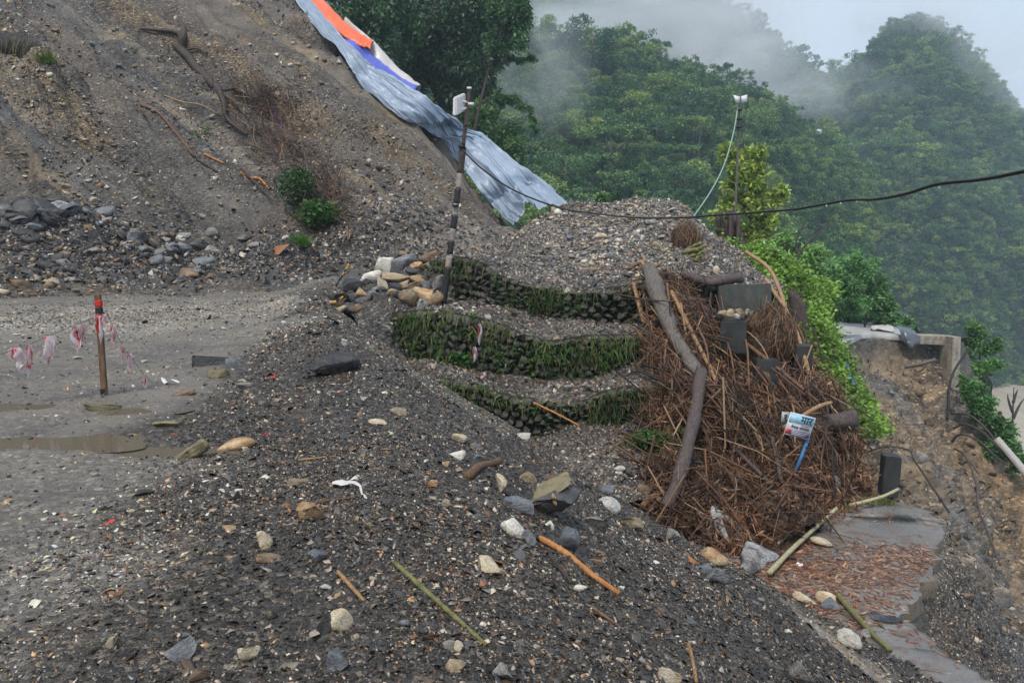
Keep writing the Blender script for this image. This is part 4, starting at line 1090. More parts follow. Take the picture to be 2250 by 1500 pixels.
# ================================================================== DRY-STONE WALLS
M_core = plain_mat('wall_earth', (0.05, 0.045, 0.035), 0.9, 6, 0.4, 0.5, 0.03)
M_wallstone = rock_mat('mossy_wall_stone', (0.030, 0.034, 0.020), (0.07, 0.068, 0.055), (0.14, 0.135, 0.12), 0.6)
M_blade = attr_mat('grass_blades', 0.5, 0.3, 0, 30, 0.003, 0.15, 0.25)
_wall_rock = [build_mesh('stone', *ROCK['angular', s, 2], M_wallstone) for s in range(7)]
def blades(start, direc, length, width, cols, droop=0.5, seg=2):
    """thin drooping leaf strips"""
    n = len(start)
    direc = direc / np.linalg.norm(direc, axis=1, keepdims=True)
    side = np.cross(direc, rng.normal(size=(n, 3))); side /= np.linalg.norm(side, axis=1, keepdims=True) + 1e-9
    pts = []
    for k in range(seg + 1):
        t = k / seg
        c = start + direc * (length * t)[:, None]
        c[:, 2] -= droop * length * t * t
        w = width * (1 - 0.85 * t ** 1.5) * (0.6 + 0.4 * min(1, t * 4 + .3))
        pts += [c - side * w[:, None] / 2, c + side * w[:, None] / 2]
    V = np.stack(pts, 1)
    F = np.concatenate([(np.arange(n) * (2 * seg + 2))[:, None] + np.array([[2 * k, 2 * k + 1, 2 * k + 3, 2 * k + 2]]) for k in range(seg)])
    return V.reshape(-1, 3), F, np.repeat(cols, 2 * seg + 2, 0)
def greens(n, dry=0.22, bright=1.0, base=(0.055, 0.12, 0.022)):
    c = np.array(base) * rng.uniform(0.5, 1.6, (n, 1)) * rng.uniform(0.8, 1.2, (n, 3)) * bright
    k = rng.random(n) < dry
    c[k] = np.array([0.20, 0.16, 0.06]) * rng.uniform(0.5, 1.2, (k.sum(), 1))
    return c
# tufts of fern-like leaves on the walls
def leaf_clump(pts, n, spread, size, cols, name, label=None, kind='stuff', parent=None, up=0.3, cat=None):
    i = rng.integers(0, len(pts), n)
    c = np.asarray(pts)[i] + rng.normal(0, 1, (n, 3)) * spread
    return leaves_mesh(c, n, size, cols, name, label, kind, parent, up, cat)
M_leaf = attr_mat('green_leaves', 0.45, 0.4, 0, 20, 0.003, 0.12, 0.35)
def leaf_quads(c, size, cols, up=0.3, aspect=0.5, droop=0.0):
    n = len(c)
    nn = rng.normal(size=(n, 3)); nn[:, 2] = np.abs(nn[:, 2]) + up; nn /= np.linalg.norm(nn, axis=1, keepdims=True)
    u = np.cross(nn, rng.normal(size=(n, 3))); u /= np.linalg.norm(u, axis=1, keepdims=True)
    if droop: u[:, 2] -= droop; u /= np.linalg.norm(u, axis=1, keepdims=True)
    w = np.cross(nn, u); w /= np.linalg.norm(w, axis=1, keepdims=True) + 1e-9
    L = (size * rng.uniform(0.6, 1.4, n))[:, None]; B = L * aspect * rng.uniform(0.7, 1.3, (n, 1))
    V = np.stack([c, c + u * L * 0.45 + w * B * 0.5, c + u * L, c + u * L * 0.45 - w * B * 0.5], 1).reshape(-1, 3)
    F = (np.arange(n) * 4)[:, None] + np.arange(4)[None]
    return V, F, np.repeat(cols, 4, 0)

def stone_wall(label, curve, nstones, courses, nblade, seed, bright=1.0, lush=None):
    top = crom([P(a, b, d) for a, b, _, d in curve], 200); bot = crom([P(a, c, d + 0.02) for a, _, c, d in curve], 200)
    e = empty('dry_stone_wall', (top[100] + bot[100]) / 2, label, 'stone wall'); e['kind'] = 'thing'
    mw = Matrix.Translation(-Vector(e.location))
    # earth behind the stones
    ts = np.linspace(-0.04, 1.12, 12)
    g = top[None] * (1 - ts)[:, None, None] + bot[None] * ts[:, None, None]
    g = g + np.array([0, 0.10, 0]) + fbm(g * 2, 3, seed)[..., None] * np.array([0, 0.05, 0])
    V = g.reshape(-1, 3) - np.array(e.location)
    link('wall_core', build_mesh('wall_core', V, grid_faces(12, 200), M_core, smooth=True), e)
    seg = np.linalg.norm(np.diff((top + bot) / 2, axis=0), axis=1); L = seg.sum()
    cum = np.concatenate([[0], np.cumsum(seg)]) / L
    per = int(nstones / courses)
    r = random.Random(seed)
    for k in range(courses):
        for j in range(per):
            s = (j + 0.5 + 0.5 * (k % 2) + r.uniform(-.18, .18)) / per
            if s > 1: continue
            i = s * 199; i0 = int(i); f = i - i0; i1 = min(199, i0 + 1)
            tp = top[i0] * (1 - f) + top[i1] * f; bt = bot[i0] * (1 - f) + bot[i1] * f
            v = (k + 0.5 + r.uniform(-.15, .15)) / courses
            c = bt * (1 - v) + tp * v
            H = (tp[2] - bt[2]) / courses; W = L / per
            o = link('stone', _wall_rock[r.randrange(7)], e)
            o.location = Vector(c) - e.location + Vector((0, r.uniform(-.05, .05), 0))
            o.rotation_euler = (r.uniform(-.2, .2), r.uniform(-.2, .2), r.choice((0, math.pi)) + r.uniform(-.3, .3))
            o.scale = (W * r.uniform(0.95, 1.25), 0.32, H * r.uniform(0.95, 1.25))
    n = nblade
    s = rng.random(n * 4); v = rng.random(n * 4) ** 0.8
    i = (s * 198).astype(int)
    pt = top[i] * v[:, None] + bot[i] * (1 - v)[:, None]
    k = fbm(pt * 1.3, 3, seed + 3) + rng.normal(0, 0.25, len(pt)) + (lush(s, v) if lush else 0) > 0.42
    pt = pt[k][:n]; n = len(pt)
    pt = pt + np.array([0, -0.12, 0]) + rng.normal(0, 0.03, (n, 3))
    dr = np.stack([rng.normal(0, 0.5, n), -0.8 + rng.normal(0, 0.25, n), rng.normal(0.3, 0.7, n)], -1)
    V, F, C = blades(pt, dr, 0.06 + 0.24 * rng.random(n) ** 2, rng.uniform(0.014, 0.03, n), greens(n, 0.22, bright) * np.clip(0.9 + 0.8 * fbm(pt * 0.9, 2, seed + 8), 0.35, 1.8)[:, None], 0.9, 3)
    link('wall_grass', build_mesh('wall_grass', V - np.array(e.location), F, M_blade, C), e, kind='stuff')
    # fringe hanging over the top edge
    n2 = nblade // 6
    i = rng.integers(0, 199, n2)
    pt = top[i] + rng.normal(0, 0.05, (n2, 3)) + np.array([0, -0.08, 0.0])
    dr = np.stack([rng.normal(0, 0.4, n2), -0.7 + rng.normal(0, 0.2, n2), rng.normal(0.2, 0.3, n2)], -1)
    V, F, C = blades(pt, dr, rng.uniform(0.12, 0.34, n2), rng.uniform(0.012, 0.022, n2), greens(n2, 0.5, bright), 1.1, 3)
    n3 = nblade // 2; i = rng.integers(0, 199, n3); v = rng.random(n3)[:, None]; pl = top[i] * v + bot[i] * (1 - v) + np.array([0, -0.16, 0])
    pl = pl[np.argsort(fbm(pl * 1.7, 3, seed + 21))[-max(20, n3 // 3):]]; n3 = len(pl); pl = np.repeat(pl, 3, 0) + rng.normal(0, 0.05, (n3 * 3, 3))
    V3, F3, C3 = leaf_quads(pl, 0.04 + 0.07 * rng.random(len(pl)), greens(len(pl), 0.12, bright * 1.3), 0.2, 0.4)
    link('wall_ferns', build_mesh('wall_ferns', V3 - np.array(e.location), F3, M_leaf, C3), e, kind='stuff')
    link('wall_fringe', build_mesh('wall_fringe', V - np.array(e.location), F, M_blade, C), e, kind='stuff')
    return e
stone_wall('topmost dry-stone retaining wall hung with grass below the gravel mound', W1, 210, 6, 1150, 501)
stone_wall('second dry-stone retaining wall overgrown with ferns and grass', W2, 210, 6, 1700, 503, 1.15, lambda s, v: 0.5 * np.exp(-((s - 0.15) / .12) ** 2) + 0.5 * np.exp(-((s - 0.8) / .1) ** 2))
stone_wall('third dry-stone retaining wall half buried by the spoil', W3, 168, 6, 1300, 505, 1.2, lambda s, v: -0.5 + 1.2 * smoothstep(0.6, 0.8, s))
stone_wall('short lowest dry-stone wall end beside the fallen trunk', W4, 24, 3, 900, 507, 1.1)

# ================================================================== BAMBOO WRECKAGE
M_stick = attr_mat('dry_sticks', 0.6, 0.35, 0.3, 40, 0.004, 0.35)
BROWN = np.array([[.14, .064, .036], [.22, .105, .055], [.29, .18, .10], [.085, .045, .029], [.045, .030, .022], [.38, .27, .16]])
def browns(n, w=(4, 4, 3, 3, 2, 1)):
    w = np.array(w, float); w /= w.sum()
    return BROWN[rng.choice(6, n, p=w)] * rng.uniform(0.7, 1.25, (n, 1))
def sticks(p, nr, direc, length, rad, cols, lift):
    """three-sided bent twigs"""
    n = len(p)
    direc = direc - nr * (direc * nr).sum(1, keepdims=True) * 0.7
    direc /= np.linalg.norm(direc, axis=1, keepdims=True) + 1e-9
    bend = rng.normal(0, 0.18, (n, 3))
    c0 = p + nr * lift[:, None]
    pts = [c0 - direc * length[:, None] * 0.5, c0 + bend * length[:, None] * 0.35, c0 + direc * length[:, None] * 0.5 + bend * length[:, None] * 0.2]
    u = np.cross(direc, rng.normal(size=(n, 3))); u /= np.linalg.norm(u, axis=1, keepdims=True) + 1e-9
    w = np.cross(direc, u)
    V = []
    for k, c in enumerate(pts):
        rr = rad * (1.0, 0.85, 0.5)[k]
        for a in (0, 2.094, 4.189):
            V.append(c + (u * math.cos(a) + w * math.sin(a)) * rr[:, None])
    V = np.stack(V, 1)
    q = [[0, 1, 4, 3], [1, 2, 5, 4], [2, 0, 3, 5], [3, 4, 7, 6], [4, 5, 8, 7], [5, 3, 6, 8]]
    F = ((np.arange(n) * 9)[:, None, None] + np.array(q)[None]).reshape(-1, 4)
    return V.reshape(-1, 3), F, np.repeat(cols, 9, 0)
def heap_w(c):
    v = np.linspace(0, 1, c.shape[0])[:, None]
    k = 0.5 + 0.8 * np.sin(np.clip(v * 1.2, 0, 1) * math.pi)
    u_ = np.linspace(0, 1, c.shape[1])[None, :]
    gap = 1 - 0.85 * np.exp(-(((u_ - 0.62) / 0.28) ** 2 + ((v - 0.2) / 0.17) ** 2))
    return np.clip(k * gap * (0.45 + 1.3 * fbm(c * 0.9, 3, 519)), 0.03, 3)
n = 420
p, nr = on_grid(heap, n, heap_w)
dr = np.stack([rng.normal(0.3, 0.45, n), rng.normal(-0.7, 0.35, n), rng.normal(-0.7, 0.4, n)], -1)
V, F, C = sticks(p, nr, dr, rng.uniform(0.7, 2.4, n), rng.uniform(0.014, 0.034, n), browns(n, (3, 2, 2, 4, 4, 1)), np.abs(rng.normal(0.05, 0.2, n)))
link('broken_branches', build_mesh('broken_branches', V, F, M_stick, C), kind='stuff', label='broken branches jumbled through the bamboo wreckage', category='branches')
n = 3000
p, nr = on_grid(heap, n, heap_w)
dr = np.stack([rng.normal(0.25, 0.6, n), rng.normal(-0.5, 0.5, n), rng.normal(-0.5, 0.5, n)], -1)
V, F, C = sticks(p, nr, dr, 0.25 + 1.7 * rng.random(n) ** 2, 0.004 + 0.018 * rng.random(n) ** 2.2, browns(n) * np.clip(0.72 + 0.9 * fbm(p * 1.1, 3, 521), 0.2, 1.5)[:, None], np.abs(rng.normal(0, 0.17, n)))
link('bamboo_twigs', build_mesh('bamboo_twigs', V, F, M_stick, C), kind='stuff', label='tangle of dead reddish brown bamboo twigs', category='twigs')
n = 1800
p, nr = on_grid(heap, n, heap_w)
dr = np.stack([rng.normal(0.1, 0.7, n), rng.normal(-0.2, 0.6, n), rng.normal(0.3, 0.6, n)], -1)
V, F, C = sticks(p, nr, dr, rng.uniform(0.3, 1.1, n), rng.uniform(0.004, 0.008, n), browns(n, (4, 5, 4, 2, 1, 2)), np.abs(rng.normal(0.12, 0.2, n)))
link('fine_twigs', build_mesh('fine_twigs', V, F, M_stick, C), kind='stuff', label='fine dry twigs bristling from the bamboo wreckage', category='twigs')
M_dryleaf = attr_mat('dry_bamboo_leaves', 0.5, 0.4, 0, 40, 0.003, 0.2)
def dry_leaves(p, nr, size, cols, lift=0.02, tilt=0.35, aspect=0.16):
    n = len(p)
    nn = nr + rng.normal(0, tilt, (n, 3)); nn /= np.linalg.norm(nn, axis=1, keepdims=True)
    u = np.cross(nn, rng.normal(size=(n, 3))); u /= np.linalg.norm(u, axis=1, keepdims=True); w = np.cross(nn, u)
    L = (size * rng.uniform(0.6, 1.5, n))[:, None]; B = L * aspect
    c = p + nr * (rng.random(n) * lift)[:, None]
    V = np.stack([c - u * L * .5, c + w * B * .5, c + u * L * .5, c - w * B * .5], 1).reshape(-1, 3)
    return V, (np.arange(n) * 4)[:, None] + np.arange(4)[None], np.repeat(cols, 4, 0)
p, nr = on_grid(heap, 22000)
V, F, C = dry_leaves(p, nr, np.full(22000, 0.17), browns(22000, (5, 5, 5, 2, 1, 2)) * [1.05, 0.92, 0.85] * np.clip(0.75 + 0.95 * fbm(p * 1.3, 3, 523), 0.2, 1.6)[:, None], 0.3, 0.8)
V0, F0, C0 = V, F, C
link('dead_leaves', build_mesh('dead_leaves', V, F, M_dryleaf, C), kind='stuff', label='dead bamboo leaves covering the wreckage', category='leaves')
RG = np.array([v.co[:] for v in bpy.data.objects["old_road"].data.vertices])
road_g = RG[:len(e_road) * 34].reshape(-1, 34, 3)
def w_litter(c):
    ed = edge_dist(c[..., 0], c[..., 1])
    k = fbm2(c[..., 0], c[..., 1], 0.7, 3, 511)
    bare = np.exp(-(((c[..., 0] - 7.1) / 1.1) ** 2 + ((c[..., 1] - 13.6) / 1.3) ** 2))
    return np.clip(0.55 + 0.95 * k - 0.95 * bare, 0.02, 2) * (ed < -0.02)
n = 26000
p, nr = on_grid(road_g, n, w_litter)
lc = browns(n, (4, 6, 5, 2, 1, 3)) * [1.15, 0.92, 0.85]; lc[rng.random(n) < 0.12] = (0.46, 0.30, 0.20)
V, F, C = dry_leaves(p, nr, 0.05 + 0.13 * rng.random(n), lc * rng.uniform(0.5, 1.2, (n, 1)), 0.015, 0.12)
link('leaf_litter', build_mesh('leaf_litter', V, F, M_dryleaf, C), kind='stuff', label='brown bamboo leaf litter strewn over the old road', category='leaves')
p, nr = on_grid(wash[15:95, :34], 3600)
lc = browns(3600, (3, 4, 5, 1, 1, 6))
V, F, C = dry_leaves(p, nr, np.full(3600, 0.17), lc, 0.04, 0.4)
link('slope_litter', build_mesh('slope_litter', V, F, M_dryleaf, C), kind='stuff', label='dead leaves on the bank below the green creeper', category='leaves')

# ---- trunks, culms and poles that can be told apart
def bark_mat(name, c1, c2, sc=(6, 6, 1.5), rough=0.7):
    m, nt, b = new_mat(name); n = N(nt); v = n.scalev(n.pos(), sc)
    f = n.noise(v, 4, 4, 0.65)
    nt.links.new(n.ramp(f, [(0.3, c1), (0.7, c2)]), b.inputs['Base Color']); b.inputs['Roughness'].default_value = rough
    nt.links.new(n.bump(n.noise(v, 10, 4, 0.7), 0.7, 0.03), b.inputs['Normal']); return m
BK = {
    'purple': bark_mat('purple_brown_bark', (0.035, 0.024, 0.022), (0.12, 0.088, 0.08)),
    'grey': bark_mat('grey_rough_bark', (0.05, 0.042, 0.036), (0.19, 0.165, 0.145)),
    'tan': bark_mat('tan_bamboo', (0.21, 0.115, 0.05), (0.42, 0.26, 0.12), rough=0.45),
    'pale': bark_mat('pale_bamboo', (0.27, 0.25, 0.13), (0.52, 0.46, 0.30), rough=0.45),
    'green': bark_mat('green_bamboo', (0.09, 0.095, 0.030), (0.24, 0.22, 0.085), rough=0.4),
    'brown': bark_mat('brown_stick', (0.08, 0.04, 0.022), (0.22, 0.12, 0.065)),
    'dark': bark_mat('dark_root', (0.022, 0.016, 0.013), (0.075, 0.052, 0.04)),
    'concrete': bark_mat('weathered_concrete', (0.30, 0.28, 0.25), (0.52, 0.50, 0.46)),
    'orange': bark_mat('orange_stick', (0.30, 0.11, 0.03), (0.55, 0.26, 0.09)),
}
def log(name, label, pts, rad, mat, cat, sides=9, nodes=0, wob=0.06, taper=0.75, group=None, n=24, cut='pale', parent=None):
    """a trunk or culm through pixel points (px,py,depth) or world points; nodes>0 gives bamboo joints"""
    W = [q if isinstance(q, np.ndarray) else P(*q) for q in pts]
    c = crom(W, n)
    t = np.linspace(0, 1, n)
    r = rad * (1 + (taper - 1) * t) * (1 + wob * fbm(c * 3, 2, int(abs(c[0, 0]) * 50) % 97))
    if nodes:
        ph = (t * nodes) % 1
        r = r * (1 + 0.16 * np.exp(-((ph - 0.5) / 0.09) ** 2))
    V, F = tube(c, r, sides)
    if wob > 0.08:                                   # knots and dents in the bark
        ax = np.concatenate([np.repeat(c, sides, 0), c[:1], c[-1:]])
        V = ax + (V - ax) * (1 + 1.3 * wob * fbm(V * 7, 3, 33))[:, None]
    base = c[0].copy()
    o = link(name, build_mesh(name, V - base, F, BK[mat], smooth=True), parent, loc=base, label=label, category=cat if label else None, group=group)
    return o
log('fallen_log', 'smooth purplish fallen trunk standing on the litter below the wreckage', [(1541, 815, 15.0), (1528, 900, 14.2), (1508, 990, 13.4), (1490, 1055, 12.9), (1462, 1118, 12.5)], 0.115, 'purple', 'tree trunk', 11, 0, 0.12, 1.0)
log('fallen_log', 'grey rough trunk leaning down through the bamboo wreckage', [(1425, 590, 18.6), (1450, 660, 17.6), (1482, 740, 16.6), (1520, 800, 15.9), (1536, 836, 15.4)], 0.17, 'grey', 'tree trunk', 11, 0, 0.2, 0.8)
log('curved_log', 'bent dark log lying on top of the concrete wall', [(1500, 602, 19.3), (1540, 616, 19.1), (1568, 622, 19.0), (1600, 613, 19.0), (1628, 611, 19.2)], 0.10, 'purple', 'log', 10, 0, 0.15, 1.15)
log('bamboo_culm', 'thick broken culm at the very top of the wreckage', [(1408, 574, 18.9), (1425, 612, 18.5), (1445, 655, 18.1), (1462, 690, 17.8)], 0.062, 'tan', 'bamboo', 9, 4)
log('bamboo_culm', 'short culm end sticking left from the top of the wreckage', [(1378, 592, 19.1), (1396, 583, 19.0), (1412, 577, 18.9)], 0.05, 'brown', 'bamboo', 9, 2)
log('bamboo_culm', 'straight upright culm before the topmost grassy wall', [(1392, 622, 18.7), (1403, 668, 18.4), (1416, 716, 18.0)], 0.05, 'tan', 'bamboo', 9, 4)
log('bamboo_culm', 'thin leaning culm beside the straight upright culm', [(1399, 640, 18.6), (1410, 680, 18.3), (1424, 722, 17.9)], 0.032, 'brown', 'bamboo', 8, 4)
log('bamboo_culm', 'long tan culm slanting down the middle of the wreckage', [(1475, 640, 17.9), (1500, 690, 17.3), (1530, 750, 16.6), (1556, 800, 16.0), (1572, 836, 15.6)], 0.05, 'tan', 'bamboo', 9, 7)
log('bamboo_culm', 'yellowish culm beside the grey rough trunk', [(1458, 660, 18.0), (1490, 720, 17.2), (1520, 780, 16.4), (1532, 812, 16.0)], 0.045, 'green', 'bamboo', 9, 6)
log('bamboo_culm', 'arched tan culm from the weedy bank down to the concrete blocks', [(1638, 553, 21.4), (1688, 588, 20.8), (1714, 640, 20.0), (1726, 680, 19.2), (1752, 735, 18.2), (1772, 800, 17.3), (1780, 835, 17.0)], 0.055, 'tan', 'bamboo', 9, 9)
log('bamboo_culm', 'slim culm crossing the arched tan culm', [(1682, 612, 19.6), (1706, 650, 19.2), (1726, 676, 18.9)], 0.05, 'tan', 'bamboo', 8, 3)
log('bamboo_culm', 'weathered post leaning against the root ball', [(1688, 640, 19.0), (1664, 670, 18.8), (1646, 696, 18.6)], 0.05, 'grey', 'bamboo', 8, 3)
log('bamboo_culm', 'long brown culm running down right below the root ball', [(1636, 752, 17.2), (1680, 786, 16.7), (1730, 826, 16.2), (1770, 860, 16.0), (1798, 884, 15.9)], 0.045, 'brown', 'bamboo', 8, 7)
log('bamboo_culm', 'yellow culm lying across the top of the blue signboard', [(1722, 940, 14.6), (1760, 915, 14.6), (1800, 892, 14.7), (1826, 884, 14.9)], 0.045, 'tan', 'bamboo', 8, 5)
log('dark_log', 'thick dark log at the lower right end of the wreckage', [(1788, 938, 15.6), (1820, 928, 15.5), (1850, 922, 15.5), (1874, 918, 15.6)], 0.17, 'purple', 'log', 12, 0, 0.15, 0.95)
log('branch', 'dark straight branch crossing the litter under the wreckage', [(1598, 968, 14.6), (1640, 1010, 14.0), (1690, 1060, 13.4), (1734, 1110, 12.95)], 0.04, 'purple', 'branch', 8)
log('branch', 'crooked dark branch standing beside the straight branch', [(1696, 960, 14.5), (1708, 1010, 14.0), (1716, 1050, 13.5), (1730, 1090, 13.15), (1735, 1136, 12.8)], 0.045, 'purple', 'branch', 8, 0, 0.2)
log('branch', 'forked dark root on the litter right of the fallen trunk', [(1512, 1050, 13.6), (1545, 1064, 13.3), (1580, 1078, 13.1), (1612, 1098, 12.9)], 0.06, 'dark', 'branch', 8, 0, 0.25)
log('bamboo_culm', 'short cut culm beside the fallen trunk', [(1508, 1046, 13.5), (1530, 1050, 13.4), (1558, 1056, 13.4)], 0.045, 'tan', 'bamboo', 8, 2)
log('branch', 'split brown branch at the foot of the fallen trunk', [(1412, 1112, 12.9), (1440, 1086, 13.2), (1472, 1064, 13.6)], 0.06, 'brown', 'branch', 8, 0, 0.25)
log('branch', 'thick dark branch butt at the foot of the fallen trunk', [(1428, 1122, 12.7), (1462, 1088, 13.1), (1486, 1066, 13.5)], 0.05, 'dark', 'branch', 8, 0, 0.25)
log('branch', 'brown broken branch behind the veined grey boulder', [(1486, 1164, 12.3), (1520, 1154, 12.3), (1552, 1148, 12.3)], 0.06, 'brown', 'branch', 8, 0, 0.2)
zr = ROAD_LOW + 0.05
log('bamboo_pole', 'long pale pole lying slantwise on the leafy old road', [G(1690, 1258, zr + .05), G(1740, 1206, zr + .06), G(1790, 1160, zr + 0.1), G(1838, 1116, zr + 0.25)], 0.042, 'pale', 'pole', 9, 5)
log('bamboo_pole', 'pale curved pole reaching from the grass to the concrete post', [G(1866, 1110, zr + .05), G(1905, 1100, zr + .12), G(1940, 1090, zr + .16), G(1974, 1074, zr + .25)], 0.036, 'pale', 'pole', 9, 4)
log('bamboo_pole', 'green bamboo pole at the spoil edge of the old road', [G(1840, 1305, zr), G(1872, 1342, zr), G(1910, 1384, zr), G(1956, 1428, zr)], 0.042, 'green', 'pole', 9, 7)
log('bamboo_pole', 'brown half buried pole in the litter by the pale pole', [G(1625, 1180, zr + .1), G(1660, 1196, zr + .05), G(1710, 1216, zr + .03), G(1750, 1226, zr)], 0.03, 'dark', 'pole', 8, 0)
def ground_stick(label, a, b2, rad, mat, nodes=3, names=('ground',), lift=0.6, bow=0.0, name='stick', cat='stick', n=14):
    A, B = hit(*a, list(names) if names else None), hit(*b2, list(names) if names else None)
    if A is None or B is None: print('stick missed', label); return None
    A, B = A[0], B[0]
    pts = [A + (B - A) * t + np.array([0, 0, rad * lift + bow * math.sin(t * math.pi)]) for t in np.linspace(0, 1, 4)]
    # keep it on top of the ground between its ends
    for q in pts[1:-1]:
        dd = drop(q[0], q[1], list(names) if names else SURF_ALL)
        if dd is not None: q[2] = max(q[2], dd[0][2] + rad * lift)
    return log(name, label, [np.array(q) for q in pts], rad, mat, cat, 8, nodes, n=n)
ground_stick('cut orange bamboo stick below the muddy clod of asphalt', (1186, 1186), (1360, 1308), 0.022, 'orange', 4)
ground_stick('thin long green cane lying down the foreground slope', (866, 1238), (1068, 1420), 0.013, 'green', 5)
ground_stick('short yellow stick above the muddy yellow cobble', (742, 1258), (800, 1322), 0.011, 'tan', 2)
ground_stick('brown stick pointing at the white plastic scrap', (700, 1104), (782, 1094), 0.010, 'brown', 0)
ground_stick('thin brown stick at the lower right of the gravel slope', (1512, 1416), (1530, 1500), 0.011, 'tan', 3)
ground_stick('pale twig on the gravel road above the white stone', (655, 1012), (738, 1004), 0.010, 'tan', 3)
ground_stick('short splintered stick low on the gravel slope', (1300, 1335), (1362, 1378), 0.009, 'brown', 0)
ground_stick('brown broken board on the slope by the upright cream block', (1028, 1052), (1098, 1016), 0.035, 'brown', 0)
ground_stick('dark twig above the cut orange bamboo stick', (1206, 1222), (1256, 1284), 0.016, 'dark', 0)
# long canes: many of a kind, laid down the wreckage
r = random.Random(55); canes = {}
for k in range(34):
    x0, y0 = r.uniform(1440, 1760), r.uniform(660, 930)
    A = hit(x0, y0, ['debris_bank'])
    B = hit(x0 + r.uniform(20, 120), y0 + r.uniform(60, 170), ['debris_bank'])
    if A is None or B is None: continue
    A, B = A[0], B[0]
    up = np.array([0, -0.25, 0.25]) * r.uniform(0.5, 1.6)
    mid = (A + B) / 2 + up * 1.4 + np.array([r.uniform(-.2, .2), 0, 0])
    mat = r.choice(['brown', 'tan', 'brown', 'dark'])
    ob = log('bamboo_cane', {'brown': 'reddish brown', 'tan': 'light tan', 'dark': 'blackish'}[mat] + ' dead bamboo cane in the wreckage heap', [A + up, mid, B + up * 0.6], r.uniform(0.016, 0.03), mat, 'bamboo', 6, 5, group='dead canes in the wreckage', n=12)
    canes.setdefault(ob['label'], []).append(ob)
for lb, obs in canes.items(): number_off(obs, plural(lb))
# ================================================================== VEGETATION
def foliage_mat(name, c1, c2, c3, trans=0.3):
    """leaves: each tree takes its own green, each leaf a little of its own"""
    m, nt, b = new_mat(name); n = N(nt)
    c = n.ramp(n.rand(), [(0.0, c1), (0.55, c2), (1.0, c3)])
    c = n.mix(1.0, c, n.attr(), 'MULTIPLY')
    n.l(c, b.inputs['Base Color']); b.inputs['Roughness'].default_value = 0.5; b.inputs['Specular IOR Level'].default_value = 0.35
    t = n.new('ShaderNodeBsdfTranslucent'); n.l(c, t.inputs[0])
    mx = n.new('ShaderNodeMixShader'); mx.inputs[0].default_value = trans
    n.l(b.outputs[0], mx.inputs[1]); n.l(t.outputs[0], mx.inputs[2]); n.l(mx.outputs[0], nt.nodes['Material Output'].inputs['Surface'])
    return m
M_forest = foliage_mat('forest_leaves', (0.046, 0.110, 0.055), (0.110, 0.225, 0.080), (0.30, 0.40, 0.11))
M_trunk = plain_mat('tree_bark', (0.13, 0.11, 0.09), 0.8, 5, 0.5, 0.6, 0.03)
def crown_points(kind, n, seed):
    """leaf positions of a crown about 1 high and 1 wide, standing on z=0"""
    r = np.random.default_rng(seed)
    if kind == 'round':
        cl = 16; c = r.normal(size=(cl, 3)); c /= np.linalg.norm(c, axis=1, keepdims=True)
        c = c * r.uniform(0.2, 0.36, (cl, 1)) * [1.15, 1.15, 0.9] + [0, 0, 0.60]; s = r.uniform(0.09, 0.16, cl)
    elif kind == 'tall':
        cl = 15; z = np.linspace(0.3, 0.95, cl); a = r.uniform(0, 6.3, cl); q = 0.20 * np.sin((z - 0.2) * 3.4)
        c = np.stack([np.cos(a) * q, np.sin(a) * q, z], -1); s = r.uniform(0.06, 0.12, cl)
    elif kind == 'umbrella':
        cl = 14; a = r.uniform(0, 6.3, cl); q = np.sqrt(r.random(cl)) * 0.46
        c = np.stack([np.cos(a) * q, np.sin(a) * q, 0.84 - 0.5 * q ** 2 + r.normal(0, 0.04, cl)], -1); s = r.uniform(0.08, 0.12, cl)
    else:  # bush
        cl = 14; a = r.uniform(0, 6.3, cl); q = np.sqrt(r.random(cl)) * 0.42
        c = np.stack([np.cos(a) * q, np.sin(a) * q, 0.15 + 0.5 * (1 - q * 1.8) * r.random(cl)], -1); s = r.uniform(0.10, 0.17, cl)
    i = r.integers(0, cl, n)
    d = r.normal(size=(n, 3)); d /= np.linalg.norm(d, axis=1, keepdims=True)
    p = c[i] + d * (s[i] * r.random(n) ** 0.4)[:, None] * [1.1, 1.1, 0.75]
    sh = 0.55 + 0.75 * r.random(n) * (0.7 + 0.6 * r.random(cl))[i]
    return p, sh
def tree_meshes(kind, seed, n=820, leaf=0.056):
    p, sh = crown_points(kind, n, seed)
    V, F, C = leaf_quads(p, np.full(n, leaf), np.repeat(sh[:, None], 3, 1) * [1, 1, 0.95], 0.5, 0.7)
    crown = build_mesh('crown', V, F, M_forest, C)
    r = np.random.default_rng(seed)
    pts = np.array([[0, 0, -0.08], [r.normal(0, .02), r.normal(0, .02), 0.3], [r.normal(0, .04), r.normal(0, .04), 0.7]])
    mb = MB(); mb.add(*tube(crom(pts, 6), np.linspace(0.028, 0.012, 6), 5))
    for k in range(4):
        q = p[r.integers(0, n)]; b0 = np.array([0, 0, r.uniform(0.3, 0.5)])
        mb.add(*tube(np.stack([b0, (b0 + q) / 2 + [0, 0, -.02], q]), [0.012, 0.009, 0.004], 4))
    return crown, mb.mesh('trunk', M_trunk, True)
KINDS_T = [('round', 601), ('round', 602), ('round', 603), ('tall', 604), ('umbrella', 605), ('bush', 606), ('bush', 607), ('tall', 608)]
TREES = [tree_meshes(k, s) for k, s in KINDS_T]
BIGTREES = [tree_meshes(k, s + 40, 2400, 0.036) for k, s in KINDS_T]
proto = bpy.data.collections.new('tree_kinds')
for i, (c, t) in enumerate(TREES):
    mb = bpy.data.objects.new('tree_kind_%02d' % i, c)
    proto.objects.link(mb)

